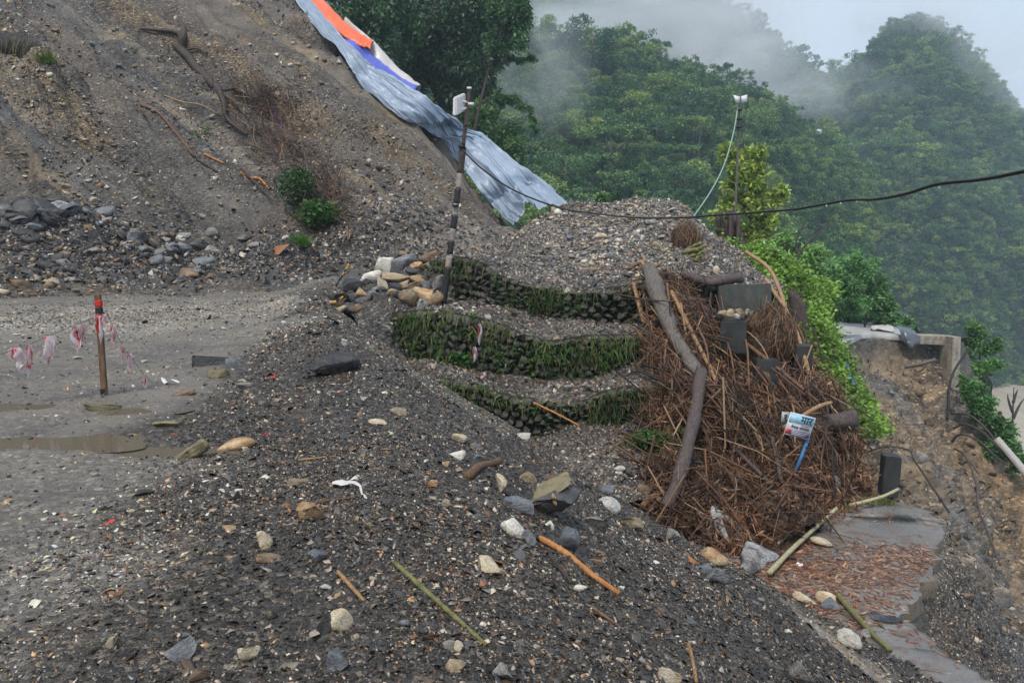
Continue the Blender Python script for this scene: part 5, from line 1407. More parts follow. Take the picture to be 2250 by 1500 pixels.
def instancer(name, pos, scl, rot, kind, label):
    me = bpy.data.meshes.new(name)
    me.vertices.add(len(pos)); me.vertices.foreach_set('co', np.asarray(pos, np.float32).ravel())
    for nm, ty, da in (('scl', 'FLOAT', scl), ('rot', 'FLOAT', rot), ('kind', 'INT', kind)):
        at = me.attributes.new(nm, ty, 'POINT'); at.data.foreach_set('value', np.asarray(da, np.float32 if ty == 'FLOAT' else np.int32))
    o = link(name, me, kind='stuff', label=label, category='forest')
    ng = bpy.data.node_groups.new(name, 'GeometryNodeTree')
    ng.interface.new_socket('Geometry', in_out='INPUT', socket_type='NodeSocketGeometry')
    ng.interface.new_socket('Geometry', in_out='OUTPUT', socket_type='NodeSocketGeometry')
    gi, go = ng.nodes.new('NodeGroupInput'), ng.nodes.new('NodeGroupOutput')
    ci = ng.nodes.new('GeometryNodeCollectionInfo'); ci.inputs['Collection'].default_value = proto
    ci.inputs['Separate Children'].default_value = True; ci.inputs['Reset Children'].default_value = True
    iop = ng.nodes.new('GeometryNodeInstanceOnPoints'); iop.inputs['Pick Instance'].default_value = True
    def na(nm, ty):
        q = ng.nodes.new('GeometryNodeInputNamedAttribute'); q.data_type = ty; q.inputs['Name'].default_value = nm; return q.outputs['Attribute']
    cx = ng.nodes.new('ShaderNodeCombineXYZ'); ng.links.new(na('rot', 'FLOAT'), cx.inputs[2])
    ng.links.new(gi.outputs[0], iop.inputs['Points']); ng.links.new(ci.outputs[0], iop.inputs['Instance'])
    ng.links.new(na('kind', 'INT'), iop.inputs['Instance Index']); ng.links.new(cx.outputs[0], iop.inputs['Rotation'])
    ng.links.new(na('scl', 'FLOAT'), iop.inputs['Scale']); ng.links.new(iop.outputs[0], go.inputs[0])
    md = o.modifiers.new('plants', 'NODES'); md.node_group = ng
    return o
def forest(name, g, n, h, label, seed, mask=None):
    p, nr = on_grid(g, n, mask)
    k = rng.choice(8, n, p=[.17, .17, .17, .07, .08, .14, .14, .06])
    s = h * np.exp(rng.normal(0, 0.28, n)) * np.where(k >= 5, 0.75, 1.0) * np.where(k == 7, 1.2, 1)
    return instancer(name, p - [0, 0, 0.3], s, rng.uniform(0, 6.3, n), k, label)
def vis(c): return in_view(c, 260)
def meadow(c):                                  # the terraced fields stay open
    x, y = to_px(c.reshape(-1, 3))
    k = 1 - 0.97 * (np.exp(-(((x - 1735) / 75) ** 2 + ((y - 235) / 42) ** 2) * 1.3) > 0.35)
    return vis(c) * k.reshape(c.shape[:-1])
forest('spur_forest', MTN['wooded_spur'], 4200, 4.1, 'dense green wood covering the near spur', 611, vis)
forest('spur_undergrowth', MTN['wooded_spur'], 1800, 2.6, 'low bushes between the trees of the near spur', 612, vis)
forest('peak_forest', MTN['forested_peak'], 8500, 5.0, 'dense green wood covering the misty peak', 613, vis)
forest('peak_undergrowth', MTN['forested_peak'], 2600, 4.0, 'low bushes between the trees of the misty peak', 614, vis)
forest('back_forest', MTN['back_ridge'], 4200, 7.0, 'far wood on the ridge in the mist', 615, meadow)
# ---- trees that stand out from the wood, one by one
for nm, g in MTN.items():
    V = g.reshape(-1, 3); register(nm, V, grid_faces(g.shape[0], g.shape[1]))
def lone_tree(px, py, hpx, kind, label, name='tree', names=('wooded_spur', 'forested_peak', 'back_ridge'), wide=1.0, group=None):
    h = hit(px, py, list(names))
    if h is None: print('tree missed', px, py); return
    H = hpx * h[2] / FPX
    e_ = empty(name, h[0], label, 'tree', group, (0, 0, random.uniform(0, 6.28)))
    e_.scale = (H * wide, H * wide, H)
    link('trunk', BIGTREES[kind][1], e_); link('crown', BIGTREES[kind][0], e_)
LONE = [
    (1190, 110, 90, 0, 'dark round topped tree standing in the mist beside the dark trees', 0.9), (1305, 190, 150, 0, 'largest dark tree on the spur ridge under the mist', 0.95),
    (1388, 130, 70, 3, 'slender olive tree with tufts on the spur ridge', 0.7), (1430, 150, 62, 4, 'small tree beside a white roof on the spur ridge', 0.9), (1452, 142, 52, 4, 'flat topped thin tree on the spur ridge', 0.9),
    (1595, 200, 62, 4, 'lollipop shaped tree near the end of the spur ridge', 0.8), (1350, 140, 64, 1, 'bushy tree right of the largest ridge tree', 1.0), (1500, 210, 66, 1, 'palm like crown on the descending spur ridge', 1.1),
    (1560, 225, 80, 2, 'broad dark tree on the lower spur ridge', 1.2), (1655, 262, 70, 1, 'dark tree behind the white panel of the bamboo mast', 1.1), (1240, 150, 80, 1, 'grey green tree veiled by mist on the left of the ridge', 1.0),
    (1340, 395, 130, 4, 'wide umbrella crowned tree in the middle of the spur', 1.3), (1530, 360, 110, 4, 'yellow green spreading tree left of the bamboo mast', 1.3), (1280, 330, 100, 0, 'leafy tree below the ridge in the centre of the spur', 1.1),
    (1440, 340, 100, 2, 'dark tree with pale trunks in the middle of the spur', 1.0), (1400, 280, 84, 1, 'light green round tree under the slender ridge tree', 1.2), (1225, 300, 90, 7, 'light tall tree on the left of the spur', 1.0),
    (1240, 430, 120, 0, 'leafy tree right above the end of the grey tarp', 1.2), (1500, 460, 100, 1, 'dark tree just above the crest of the gravel mound', 1.2), (1420, 440, 84, 2, 'light tree peeping over the gravel mound', 1.2),
    (1790, 176, 44, 4, 'small lone tree on the saddle skyline', 0.9), (1830, 165, 40, 0, 'round tree on the saddle skyline near the peak', 1.1), (1760, 150, 30, 5, 'little bush on the saddle skyline', 1.2),
    (1960, 95, 52, 7, 'pointed tree on the left shoulder of the misty peak', 1.0), (2010, 70, 46, 0, 'round tree on the very top of the misty peak', 1.3), (1925, 160, 52, 1, 'dark tree on the steep left side of the peak', 1.0),
    (2120, 130, 56, 7, 'thin misty tree right of the peak top', 1.0), (2150, 160, 52, 7, 'slender misty tree lower on the right of the peak', 1.0), (2085, 100, 48, 0, 'broad misty tree just right of the peak top', 1.2),
    (1880, 240, 56, 7, 'light pointed tree under the left shoulder of the peak', 1.1), (1985, 330, 70, 7, 'pale green tall tree in the middle of the peak', 1.0), (1905, 260, 64, 0, 'dark round tree in a fold of the peak', 1.1),
    (1660, 92, 60, 7, 'misty thin tree on the far ridge', 1.0), (1690, 118, 50, 7, 'second misty thin tree on the far ridge', 1.0), (1630, 62, 50, 0, 'misty round tree high on the far ridge', 1.1),
    (1770, 300, 40, 0, 'dark tree beside the little white roofed house', 1.1), (2060, 330, 70, 1, 'broad tree on the right flank of the peak', 1.1), (1995, 500, 64, 1, 'rounded tree low on the peak above the cable', 1.2),
    (1900, 380, 60, 2, 'yellowish tree above the cable on the peak', 1.1), (1840, 480, 70, 0, 'leafy tree low on the peak under the cable', 1.2), (2100, 560, 60, 1, 'rounded tree low on the right of the peak', 1.2), (2150, 690, 46, 5, 'bush on the rocky foot of the peak by the river', 1.3),
]
for px, py, hp, kd, lab, wd in LONE: lone_tree(px, py, hp, kd, lab, wide=wd)
# field house with pale roofs on the mountain
h = hit(1786, 302, ['back_ridge', 'forested_peak', 'wooded_spur'])
M_tin = plain_mat('pale_tin_roof', (0.62, 0.66, 0.70), 0.45, 3, 0.2, 0.1, 0.01)
M_white = plain_mat('whitewash', (0.6, 0.6, 0.58), 0.8, 2, 0.2, 0.1, 0.01)
M_bluewall = plain_mat('blue_wall_paint', (0.22, 0.38, 0.52), 0.7, 2, 0.2, 0.1, 0.01)
def hill_house(px, py, wpx, label, wallmat):
    h = hit(px, py, ['back_ridge', 'forested_peak', 'wooded_spur'])
    if h is None: return
    k = h[2] / FPX; W = wpx * k; D = W * 0.6; Hh = W * 0.28
    e_ = empty('house', h[0] + np.array([0, -1.5, 0.6]), label, 'house')
    link('wall', build_mesh('wall', *boxv(0, 0, Hh / 2, W * 0.92, D * 0.9, Hh), wallmat), e_)
    V = np.array([[-W / 2, -D / 2, Hh], [W / 2, -D / 2, Hh], [W / 2, 0, Hh * 1.75], [-W / 2, 0, Hh * 1.75], [-W / 2, D / 2, Hh], [W / 2, D / 2, Hh]], float)
    V2 = V - [0, 0, 0.12]
    F = [np.array([[0, 1, 2, 3], [3, 2, 5, 4], [6, 9, 8, 7], [9, 10, 11, 8], [0, 6, 7, 1], [4, 5, 11, 10], [0, 3, 9, 6], [3, 4, 10, 9], [1, 7, 8, 2], [2, 8, 11, 5]])]
    link('roof', build_mesh('roof', np.concatenate([V, V2]), F, M_tin), e_)
    for i in (-1, 1):
        link('window', build_mesh('window', *boxv(i * W * 0.22, -D * 0.45 - 0.02, Hh * 0.55, W * 0.12, 0.06, Hh * 0.4), BK['dark']), e_)
hill_house(1786, 303, 24, 'little house with a pale tin roof on the wooded mountain', M_white)
hill_house(1808, 304, 16, 'small blue walled hut beside the pale roofed house', M_bluewall)
hill_house(1420, 122, 14, 'tiny white roofed hut on the spur ridge', M_white)
hill_house(1215, 78, 30, 'pale building half lost in the mist on the ridge', M_white)

# ---- near trees and shrubs: crowns filled blob by blob where the photograph shows foliage
M_nearleaf = attr_mat('near_leaves', 0.45, 0.4, 0, 8, 0.003, 0.1, 0.32)
def blob_leaves(blobs, n, size, base, var=0.45, droop=0.0, aspect=0.4, dpx=1.0, up=0.35, hang=0):
    a = np.array([b_[2] * b_[3] * 1.0 for b_ in blobs]); a /= a.sum()
    out = []
    for b_, w in zip(blobs, a):
        px, py, rx, ry, d = b_
        m_ = max(8, int(n * w)); k = d / FPX
        sub = max(3, int(5 + rx * ry / 400))
        cc = rng.normal(size=(sub, 3)); cc /= np.linalg.norm(cc, axis=1, keepdims=True); cc *= rng.uniform(0.35, 0.85, (sub, 1))
        i = rng.integers(0, sub, m_)
        dd = rng.normal(size=(m_, 3)); dd /= np.linalg.norm(dd, axis=1, keepdims=True)
        q = cc[i] + dd * (rng.random(m_) ** 0.45)[:, None] * 0.42
        if hang: q[:, 2] -= hang * np.abs(rng.normal(0, 1, m_)) * rng.random(m_)
        pos = P(px, py, d) + q * [rx * k, (rx + ry) / 2 * k * dpx, ry * k]
        tint = np.array(base) * (rng.uniform(0.6, 1.3, sub))[i][:, None] * rng.uniform(1 - var, 1 + var, (m_, 1)) * rng.uniform(0.9, 1.1, (m_, 3))
        out.append((pos, tint))
    pos = np.concatenate([o[0] for o in out]); tint = np.concatenate([o[1] for o in out])
    return leaf_quads(pos, np.full(len(pos), size), tint, up, aspect, droop)
def near_tree(name, label, cat, base_px, blobs, n, size, base, stems=(), stem_r=0.1, stem_mat='dark', **kw):
    b0 = P(*base_px)
    e_ = empty(name, b0, label, cat)
    V, F, C = blob_leaves(blobs, n, size, tuple(x * 1.45 for x in base), **kw)
    link('crown', build_mesh('crown', V - b0, F, M_nearleaf, C), e_)
    if stems:
        mb = MB()
        for st in stems:
            c = crom([P(*q) for q in st], 14)
            mb.add(*tube(c, np.linspace(stem_r, stem_r * 0.35, 14), 7))
        me = mb.mesh('trunk', BK[stem_mat], True); me.transform(Matrix.Translation(-Vector(b0)))
        link('trunk', me, e_)
    return e_
DK = (0.030, 0.062, 0.024)
near_tree('tree', 'dark leafy tree behind the orange tarp', 'tree', (840, 260, 56), [(790, 20, 60, 60, 55), (830, 70, 55, 60, 55), (850, -10, 60, 50, 56), (770, -40, 60, 50, 55), (845, 115, 28, 34, 54), (880, 40, 50, 70, 57), (740, -30, 50, 30, 56)],
          9000, 0.34, (0.036, 0.080, 0.030), [[(845, 300, 57), (850, 180, 57), (840, 60, 56), (830, -60, 56)], [(850, 180, 57), (800, 70, 56), (770, 0, 56)]], 0.30, droop=0.8, hang=0.25)
near_tree('tree', 'tall dark drooping tree that fills the top centre', 'tree', (1000, 330, 60), [(950, 50, 70, 70, 60), (1020, 40, 80, 70, 60), (960, 130, 70, 60, 60), (1040, 130, 60, 60, 60), (930, 190, 60, 55, 60), (1000, 200, 60, 50, 60), (1080, 40, 50, 55, 59),
          (900, 110, 50, 60, 61), (1000, -20, 90, 50, 60), (900, 0, 60, 60, 61), (905, 220, 42, 44, 60), (960, 250, 45, 34, 60), (1060, 200, 40, 44, 60)],
          19000, 0.36, DK, [[(990, 380, 60), (985, 260, 60), (970, 130, 60), (960, -60, 60)], [(985, 260, 60), (930, 140, 60), (890, 60, 60)], [(975, 160, 60), (1040, 60, 60), (1080, 0, 60)], [(985, 230, 60), (1040, 170, 60), (1070, 120, 60)]], 0.34, droop=0.9, hang=0.3)
near_tree('tree', 'overhanging leafy boughs at the right of the dark trees', 'tree', (1020, 300, 54), [(1140, 20, 26, 50, 53), (1125, 70, 34, 44, 53), (1110, 10, 40, 50, 53), (1085, 95, 40, 30, 54), (1150, -10, 20, 30, 53), (1100, 130, 22, 22, 54), (1145, 132, 18, 9, 54), (1168, 124, 14, 8, 54), (1120, 122, 14, 8, 54)],
          6000, 0.30, (0.048, 0.105, 0.036), [[(1030, 360, 54), (1050, 250, 54), (1075, 150, 54), (1110, 50, 53), (1140, 0, 53)], [(1075, 150, 54), (1130, 132, 54), (1172, 126, 54)]], 0.13, droop=0.8, hang=0.35)
near_tree('bamboo_clump', 'light feathery bamboo behind the ridge of the tarp', 'bamboo', (1080, 360, 56), [(1050, 250, 45, 40, 56), (1090, 285, 50, 40, 56), (1120, 320, 34, 34, 56), (1060, 310, 40, 36, 56), (1020, 270, 30, 34, 56), (1135, 345, 22, 24, 56), (1100, 215, 26, 14, 55), (1130, 218, 22, 12, 55), (1152, 236, 16, 14, 55), (1168, 260, 10, 18, 55), (1176, 284, 7, 12, 55)],
          10500, 0.30, (0.075, 0.145, 0.045), [[(1065, 380, 56), (1066, 300, 56), (1068, 215, 56)], [(1085, 390, 56), (1080, 300, 56), (1110, 225, 56), (1150, 228, 55), (1175, 275, 55)], [(1045, 360, 56), (1040, 280, 56), (1035, 230, 56)]], 0.07, droop=0.7, hang=0.3)
near_tree('tree', 'yellow green feathery tree beside the bamboo mast', 'tree', (1660, 600, 42), [(1610, 345, 38, 30, 42), (1655, 350, 36, 34, 42), (1625, 390, 44, 34, 42), (1675, 400, 40, 36, 42), (1600, 435, 38, 36, 42), (1650, 445, 44, 38, 42), (1705, 425, 24, 30, 42), (1625, 490, 42, 34, 42), (1680, 490, 38, 34, 42), (1660, 535, 44, 34, 42), (1610, 530, 30, 30, 42), (1572, 470, 18, 22, 42)],
          8500, 0.30, (0.21, 0.27, 0.055), [[(1655, 640, 42), (1652, 520, 42), (1648, 420, 42), (1640, 340, 42)], [(1652, 500, 42), (1690, 440, 42), (1712, 410, 42)], [(1650, 480, 42), (1615, 430, 42), (1600, 360, 42)]], 0.10, 'brown', hang=0.2)
for lab, base, blobs, nn, colr in (
    ('pale green bush behind the green bank', (1720, 620, 36), [(1690, 560, 44, 26, 35), (1740, 545, 46, 30, 36), (1770, 575, 44, 30, 36), (1720, 585, 46, 26, 34)], 5500, (0.105, 0.19, 0.055)),
    ('dark green bush under the bare leaning branches', (1810, 690, 39), [(1800, 600, 48, 36, 39), (1830, 640, 46, 34, 39), (1790, 650, 44, 32, 38), (1850, 680, 40, 24, 40)], 5500, (0.066, 0.14, 0.042)),
    ('tall leafy bush hung with creepers beside the far road', (1900, 700, 46), [(1880, 590, 36, 40, 46), (1915, 600, 30, 34, 46), (1900, 640, 44, 34, 46), (1930, 665, 30, 26, 46)], 5500, (0.072, 0.155, 0.048)),
    ('arching green canes along the back of the far road', (1930, 715, 49), [(1890, 690, 50, 18, 49), (1945, 690, 34, 20, 49), (1975, 708, 26, 16, 48), (1840, 690, 34, 16, 49), (1998, 724, 14, 10, 47)], 4500, (0.060, 0.135, 0.040)),
):
    near_tree('bush', lab, 'bush', base, [(p_, q_, r1 * 1.25, r2 * 1.25, d_) for p_, q_, r1, r2, d_ in blobs], int(nn * 1.6), 0.24, tuple(x * 1.35 for x in colr), [[(base[0], base[1] + 20, base[2]), (base[0] + 6, base[1] - 50, base[2]), (base[0] + 20, base[1] - 100, base[2])]], 0.05, droop=0.3, hang=0.15)
near_tree('tree', 'bright green young tree beside the concrete pillar', 'tree', (2150, 880, 44), [(2150, 730, 30, 30, 44), (2170, 755, 26, 30, 44), (2130, 760, 26, 30, 44), (2155, 795, 40, 32, 44), (2185, 800, 22, 28, 44), (2125, 810, 24, 30, 43)],
          6500, 0.20, (0.085, 0.18, 0.040), [[(2150, 920, 44), (2152, 820, 44), (2155, 715, 44)]], 0.08, hang=0.15)
near_tree('bush', 'green shrubs tumbling down the bank by the river', 'bush', (2170, 940, 38), [(2125, 850, 26, 34, 37), (2150, 860, 30, 36, 38), (2165, 900, 34, 34, 37), (2190, 940, 34, 34, 37), (2150, 900, 26, 40, 38), (2215, 980, 30, 34, 36), (2240, 1010, 24, 34, 35), (2180, 980, 24, 34, 37)],
          9500, 0.20, (0.062, 0.145, 0.036), [[(2190, 1010, 38), (2180, 940, 38), (2160, 870, 38)]], 0.06, hang=0.35)
near_tree('bush', 'low dark bush peeping over the crest of the gravel mound', 'bush', (1338, 470, 34), [(1328, 436, 20, 12, 34), (1350, 432, 14, 9, 34)], 700, 0.16, (0.05, 0.13, 0.035), hang=0.2)
# bare leaning branches in front of the bushes
log('bare_branch', 'long bare branch leaning over the bushes', [(1745, 590, 31), (1765, 545, 31), (1800, 510, 31), (1835, 476, 31)], 0.055, 'dark', 'branch', 7, taper=0.4)
log('bare_branch', 'thin bare branch beside the long bare branch', [(1748, 558, 31.2), (1752, 520, 31.2), (1778, 474, 31.2)], 0.045, 'dark', 'branch', 7, taper=0.35)
# creeper over the bank
n = 19000
p, nr = on_grid(gbank, n, lambda c: np.clip(0.9 + 0.8 * fbm(c * 0.7, 3, 621), 0.05, 2))
pt = p + nr * np.abs(rng.normal(0, 0.16, (n, 1)))
C0 = np.array([0.27, 0.46, 0.07]) * rng.uniform(0.45, 1.3, (n, 1)) * (0.8 + 0.35 * np.clip(fbm(p * 0.9, 2, 622), -1, 1))[:, None]
V, F, C = leaf_quads(pt, np.full(n, 0.12), C0, 0.6, 0.75)
link('creeper', build_mesh('creeper', V, F, M_nearleaf, C), kind='stuff', label='bright green creeper smothering the bank beside the walls', category='creeper')
n = 2600
p, nr = on_grid(gbank, n, lambda c: np.clip(fbm(c * 0.5, 3, 623), 0.0, 2) + 0.05)
V, F, C = blades(p, nr + rng.normal(0, 0.3, (n, 3)) + [0, -0.2, 0.6], rng.uniform(0.2, 0.5, n), rng.uniform(0.012, 0.022, n), greens(n, 0.1, 1.6), 0.5, 3)
link('bank_grass', build_mesh('bank_grass', V, F, M_blade, C), kind='stuff', label='long grass on the creeper bank', category='grass')
def tuft(label, px, py, wpx, hpx, n, base, names=None, kind='leaf', name='plant', cat='plant'):
    h = hit(px, py + hpx * 0.4, names)
    if h is None: print('plant missed', label); return
    k = h[2] / FPX; W, H = wpx * k / 2, hpx * k
    e_ = empty(name, h[0], label, cat)
    if kind == 'leaf':
        q = rng.normal(size=(n, 3)); q /= np.linalg.norm(q, axis=1, keepdims=True); q *= rng.random((n, 1)) ** 0.4
        q = q * [W, W * 0.7, H * 0.5] + [0, -0.05, H * 0.5]
        c = np.array(base) * rng.uniform(0.5, 1.4, (n, 1))
        V, F, C = leaf_quads(q, np.full(n, max(0.09, W * 0.2)), c, 0.5, 0.6)
        link('leaves', build_mesh('leaves', V, F, M_nearleaf, C), e_)
        mb = MB()
        for s in range(6):
            a = rng.uniform(-1, 1, 2)
            mb.add(*tube(np.array([[0, 0, -0.05], [a[0] * W * .3, a[1] * .1, H * .4], [a[0] * W * .8, a[1] * .3, H * .85]]), [0.012, 0.01, 0.005], 4))
        link('stem', mb.mesh('stem', BK['green'], True), e_)
    else:
        st = np.stack([rng.uniform(-W, W, n), rng.uniform(-W, W, n) * .5, np.zeros(n)], -1)
        dr = np.stack([rng.normal(0, .35, n), rng.normal(-.1, .35, n), np.ones(n)], -1)
        V, F, C = blades(st, dr, rng.uniform(0.5, 1.1, n) * H, np.full(n, max(0.014, 1.2 * k)), np.array(base) * rng.uniform(.5, 1.4, (n, 1)), 0.4, 3)
        link('leaves', build_mesh('leaves', V, F, M_blade, C), e_)
LS = ['landslide_slope']
tuft('bright green fern standing at the foot of the landslide slope', 660, 520, 36, 56, 260, (0.10, 0.23, 0.03), LS + ['ground'], 'grass')
tuft('dark leafy bush caught in the roots on the landslide slope', 655, 420, 90, 90, 900, (0.045, 0.115, 0.03), LS)
tuft('green leafy bush lower in the root tangle on the slope', 700, 475, 100, 60, 800, (0.065, 0.16, 0.035), LS)
tuft('grass tuft on the overhanging sod at the upper left', 104, 122, 34, 46, 220, (0.13, 0.18, 0.035), LS, 'grass')
tuft('small bright seedling above the tan stick on the slope', 456, 286, 22, 18, 60, (0.12, 0.28, 0.035), LS)
tuft('tiny green sprig left of the bright seedling', 436, 298, 14, 10, 30, (0.12, 0.26, 0.035), LS)
tuft('small sprout on the slope below the uprooted stump', 298, 112, 16, 14, 30, (0.08, 0.14, 0.03), LS)
tuft('bright seedling at the top of the hanging plastic strips', 1040, 695, 18, 14, 50, (0.13, 0.30, 0.04), ['upper_ledge', 'soil_bank', 'middle_ledge'])
tuft('broad leaved green fern low on the second wall', 1015, 790, 70, 40, 420, (0.07, 0.19, 0.04))
tuft('bright green fern at the right of the second wall', 1290, 790, 60, 60, 420, (0.085, 0.20, 0.035))
tuft('bright green grass clump at the right of the third wall', 1390, 885, 100, 70, 700, (0.095, 0.22, 0.03))
tuft('dark green fern clump at the short lowest wall', 1425, 968, 80, 44, 420, (0.06, 0.14, 0.03))
tuft('fresh green weed at the lower end of the litter bank', 1885, 950, 60, 30, 260, (0.12, 0.19, 0.04))
tuft('low yellowish grass at the end of the pale curved pole', 1912, 1096, 110, 22, 420, (0.16, 0.19, 0.05), None, 'grass')
tuft('low green grass on the old road before the triangular boulder', 1830, 1112, 80, 18, 300, (0.14, 0.18, 0.05), None, 'grass')
# ================================================================== TARPS OVER THE RIDGE
def tarp_mat(name, col, rough=0.38, var=0.25):
    m, nt, b = new_mat(name); n = N(nt); p = n.pos()
    f = n.noise(p, 0.8, 4); f2 = n.noise(p, 6, 3)
    c = n.ramp(f, [(0.3, tuple(x * (1 - var) for x in col)), (0.7, col)])
    c = n.mix(n.maprange(f2, 0.55, 0.8, 0, 0.35), c, (0.25, 0.22, 0.18))
    n.l(c, b.inputs['Base Color']); b.inputs['Roughness'].default_value = rough
    n.l(n.bump(n.noise(p, 9, 3), 0.25, 0.05), b.inputs['Normal'])
    return m
def tarp(label, left, right, mat, nv, nu, fold, seed, dl=0.0, dr=1.6, name='tarpaulin', over=None, nf=7.0):
    """a sheet between two edges given in photo pixels; its left edge lies on the slope, the right one over the ridge; folds run down the slope"""
    def dep(q, add):
        h = None
        for k in range(14):
            h = hit(q[0] - 6 * k, q[1] + 3 * k, ['landslide_slope'])
            if h is not None: break
        d = h[2] if h is not None else 44
        return d - 0.25 + add
    L = crom([P(a, b2, dep((a, b2), dl)) for a, b2 in left], nv); R0 = [dep(q, 0) for q in left]
    rd = np.interp(np.linspace(0, 1, len(right)), np.linspace(0, 1, len(left)), R0)
    R = crom([P(a, b2, d + dr) for (a, b2), d in zip(right, rd)], nv)
    O = R + (R - L) * 0.35 + np.array([0.5, 2.2, -1.2])          # hangs on over the far side
    t = np.linspace(0, 1, nu); v = np.linspace(0, 1, nv)
    g = np.where(t[None, :, None] < 0.8, L[:, None] + (R - L)[:, None] * (t / 0.8)[None, :, None], R[:, None] + (O - R)[:, None] * ((t - 0.8) / 0.2)[None, :, None])
    nrm = grid_normals(g); nrm = np.where((nrm @ np.array([0, -1, 0.5]))[..., None] < 0, -nrm, nrm)
    U, Vv = np.meshgrid(t, v)
    bul = np.sin(np.clip(U / 0.8, 0, 1) * math.pi) * 0.35
    ph = U * nf + 2.4 * fbm(np.stack([U * 2.2, Vv * 5, np.full_like(U, seed)], -1), 3, seed)
    rid = 1 - np.abs(np.clip(fbm(np.stack([U * nf * 0.8 + 0.5 * fbm(np.stack([U * 2, Vv * 6, np.full_like(U, seed + 2.)], -1), 2, seed), Vv * 3.0, np.full_like(U, seed + 1.)], -1), 3, seed + 11), -1, 1)) * 1.6
    fold_d = np.clip(rid, 0, 1) ** 2.2 * fold * (0.35 + 0.9 * smoothstep(-0.3, 0.5, fbm(np.stack([U * 3, Vv * 2.2, np.full_like(U, seed + 4.)], -1), 2, seed + 1)))
    cr = fbm(np.stack([U * 9, Vv * 22, np.full_like(U, seed + 8.)], -1), 3, seed + 2) * fold * 0.35
    g = g + nrm * (bul + fold_d + cr)[..., None]
    base = g[nv // 2, nu // 2].copy()
    edge = fbm(np.stack([v * 9, v * 0, v * 0 + seed], -1), 3, seed + 6) * 0.16
    g[:, 0] += (g[:, 0] - g[:, 1]) * edge[:, None] * 8
    me = build_mesh(name, g.reshape(-1, 3) - base, grid_faces(nv, nu), mat, smooth=True)
    o = link(name, me, loc=base, label=label, category='tarp')
    sm = o.modifiers.new('thickness', 'SOLIDIFY'); sm.thickness = 0.012
    return o
M_greytarp = tarp_mat('grey_blue_tarp', (0.31, 0.385, 0.49))
M_orange = tarp_mat('orange_tarp', (0.85, 0.13, 0.035), var=0.12)
M_blue = tarp_mat('blue_tarp', (0.10, 0.13, 0.55), var=0.2)
M_whitetarp = tarp_mat('white_tarp', (0.55, 0.52, 0.50), var=0.15)
M_blacktarp = tarp_mat('black_plastic', (0.03, 0.032, 0.038), 0.3)
tarp('long grey-blue tarp hanging in folds down the ridge of the landslide', [(640, -5), (690, 55), (748, 125), (790, 185), (850, 235), (905, 270), (950, 296), (1000, 350), (1050, 415), (1090, 462), (1128, 498)],
     [(668, -5), (715, 50), (775, 115), (835, 160), (900, 195), (960, 235), (1030, 285), (1090, 322), (1150, 372), (1195, 415), (1232, 452)], M_greytarp, 260, 150, 0.34, 701, 0.0, 1.2, nf=13)
tarp('bright orange tarp at the top of the landslide ridge', [(662, -8), (700, 34), (735, 68), (770, 92), (800, 104), (814, 106)], [(702, -8), (732, 26), (752, 50), (775, 72), (796, 90), (816, 104)], M_orange, 70, 26, 0.06, 703, -0.5, 1.0)
tarp('blue tarp strip between the grey and the white tarps', [(722, 48), (760, 92), (800, 134), (840, 168), (880, 196), (908, 204)], [(740, 58), (776, 92), (815, 128), (850, 156), (890, 186), (918, 202)], M_blue, 80, 16, 0.05, 705, -0.5, 0.9)
tarp('dirty white tarp along the far side of the ridge', [(752, 52), (790, 92), (822, 128), (856, 160), (886, 184), (912, 198)], [(760, 50), (800, 76), (830, 108), (862, 148), (892, 178), (920, 202)], M_whitetarp, 60, 14, 0.05, 707, 0.0, 1.2)
tarp('corner of a second orange tarp at the top edge', [(592, -3), (610, 0), (630, 1)], [(600, -14), (625, -12), (645, -8)], M_orange, 16, 10, 0.03, 709, 0.3, 0.8)

# ================================================================== CONCRETE
def concrete_mat(name, col):
    m, nt, b = new_mat(name); n = N(nt); p = n.pos()
    c = n.ramp(n.noise(n.scalev(p, (1.5, 1.5, 0.5)), 2, 5, 0.65), [(0.3, tuple(x * 0.35 for x in col)), (0.65, col)])
    c = n.mix(n.maprange(n.noise(p, 7, 4), 0.5, 0.7, 0, 0.6), c, (0.035, 0.040, 0.028))
    n.l(c, b.inputs['Base Color']); b.inputs['Roughness'].default_value = 0.6
    n.l(n.bump(n.noise(p, 14, 5, 0.7), 0.5, 0.02), b.inputs['Normal']); return m
M_conc = concrete_mat('mossy_concrete', (0.075, 0.078, 0.066))
M_darkconc = concrete_mat('blackened_concrete', (0.036, 0.036, 0.036))
M_beige = concrete_mat('beige_concrete', (0.42, 0.36, 0.28))
def box_px(name, label, x0, x1, y0, y1, d, depth, mat, cat='concrete block', yaw=0.0, kind=None):
    """a block whose front face covers the photo rectangle at distance d"""
    A, B = P(x0, y1, d), P(x1, y0, d)
    W, H = B[0] - A[0], B[2] - A[2]
    bm = bmesh.new(); bmesh.ops.create_cube(bm, size=1)
    bmesh.ops.scale(bm, vec=(W, depth, H), verts=bm.verts)
    bmesh.ops.bevel(bm, geom=bm.edges[:], offset=min(W, H, depth) * 0.045, segments=2, affect='EDGES')
    bmesh.ops.subdivide_edges(bm, edges=[e_ for e_ in bm.edges if e_.calc_length() > 0.15], cuts=3, use_grid_fill=True)
    for v in bm.verts:
        v.co += Vector(noise3(np.array([[v.co.x * 7, v.co.y * 7, v.co.z * 7]]), 5).tolist() * 3) * 0.012
    me = bpy.data.meshes.new(name); bm.to_mesh(me); bm.free(); me.materials.append(mat)
    return link(name, me, loc=(A[0] + W / 2, d + depth / 2, A[2] + H / 2), rot=(0.04 * math.sin(x0), 0.05 * math.cos(x1 * 1.7), yaw), label=label, category=cat, kind=kind)
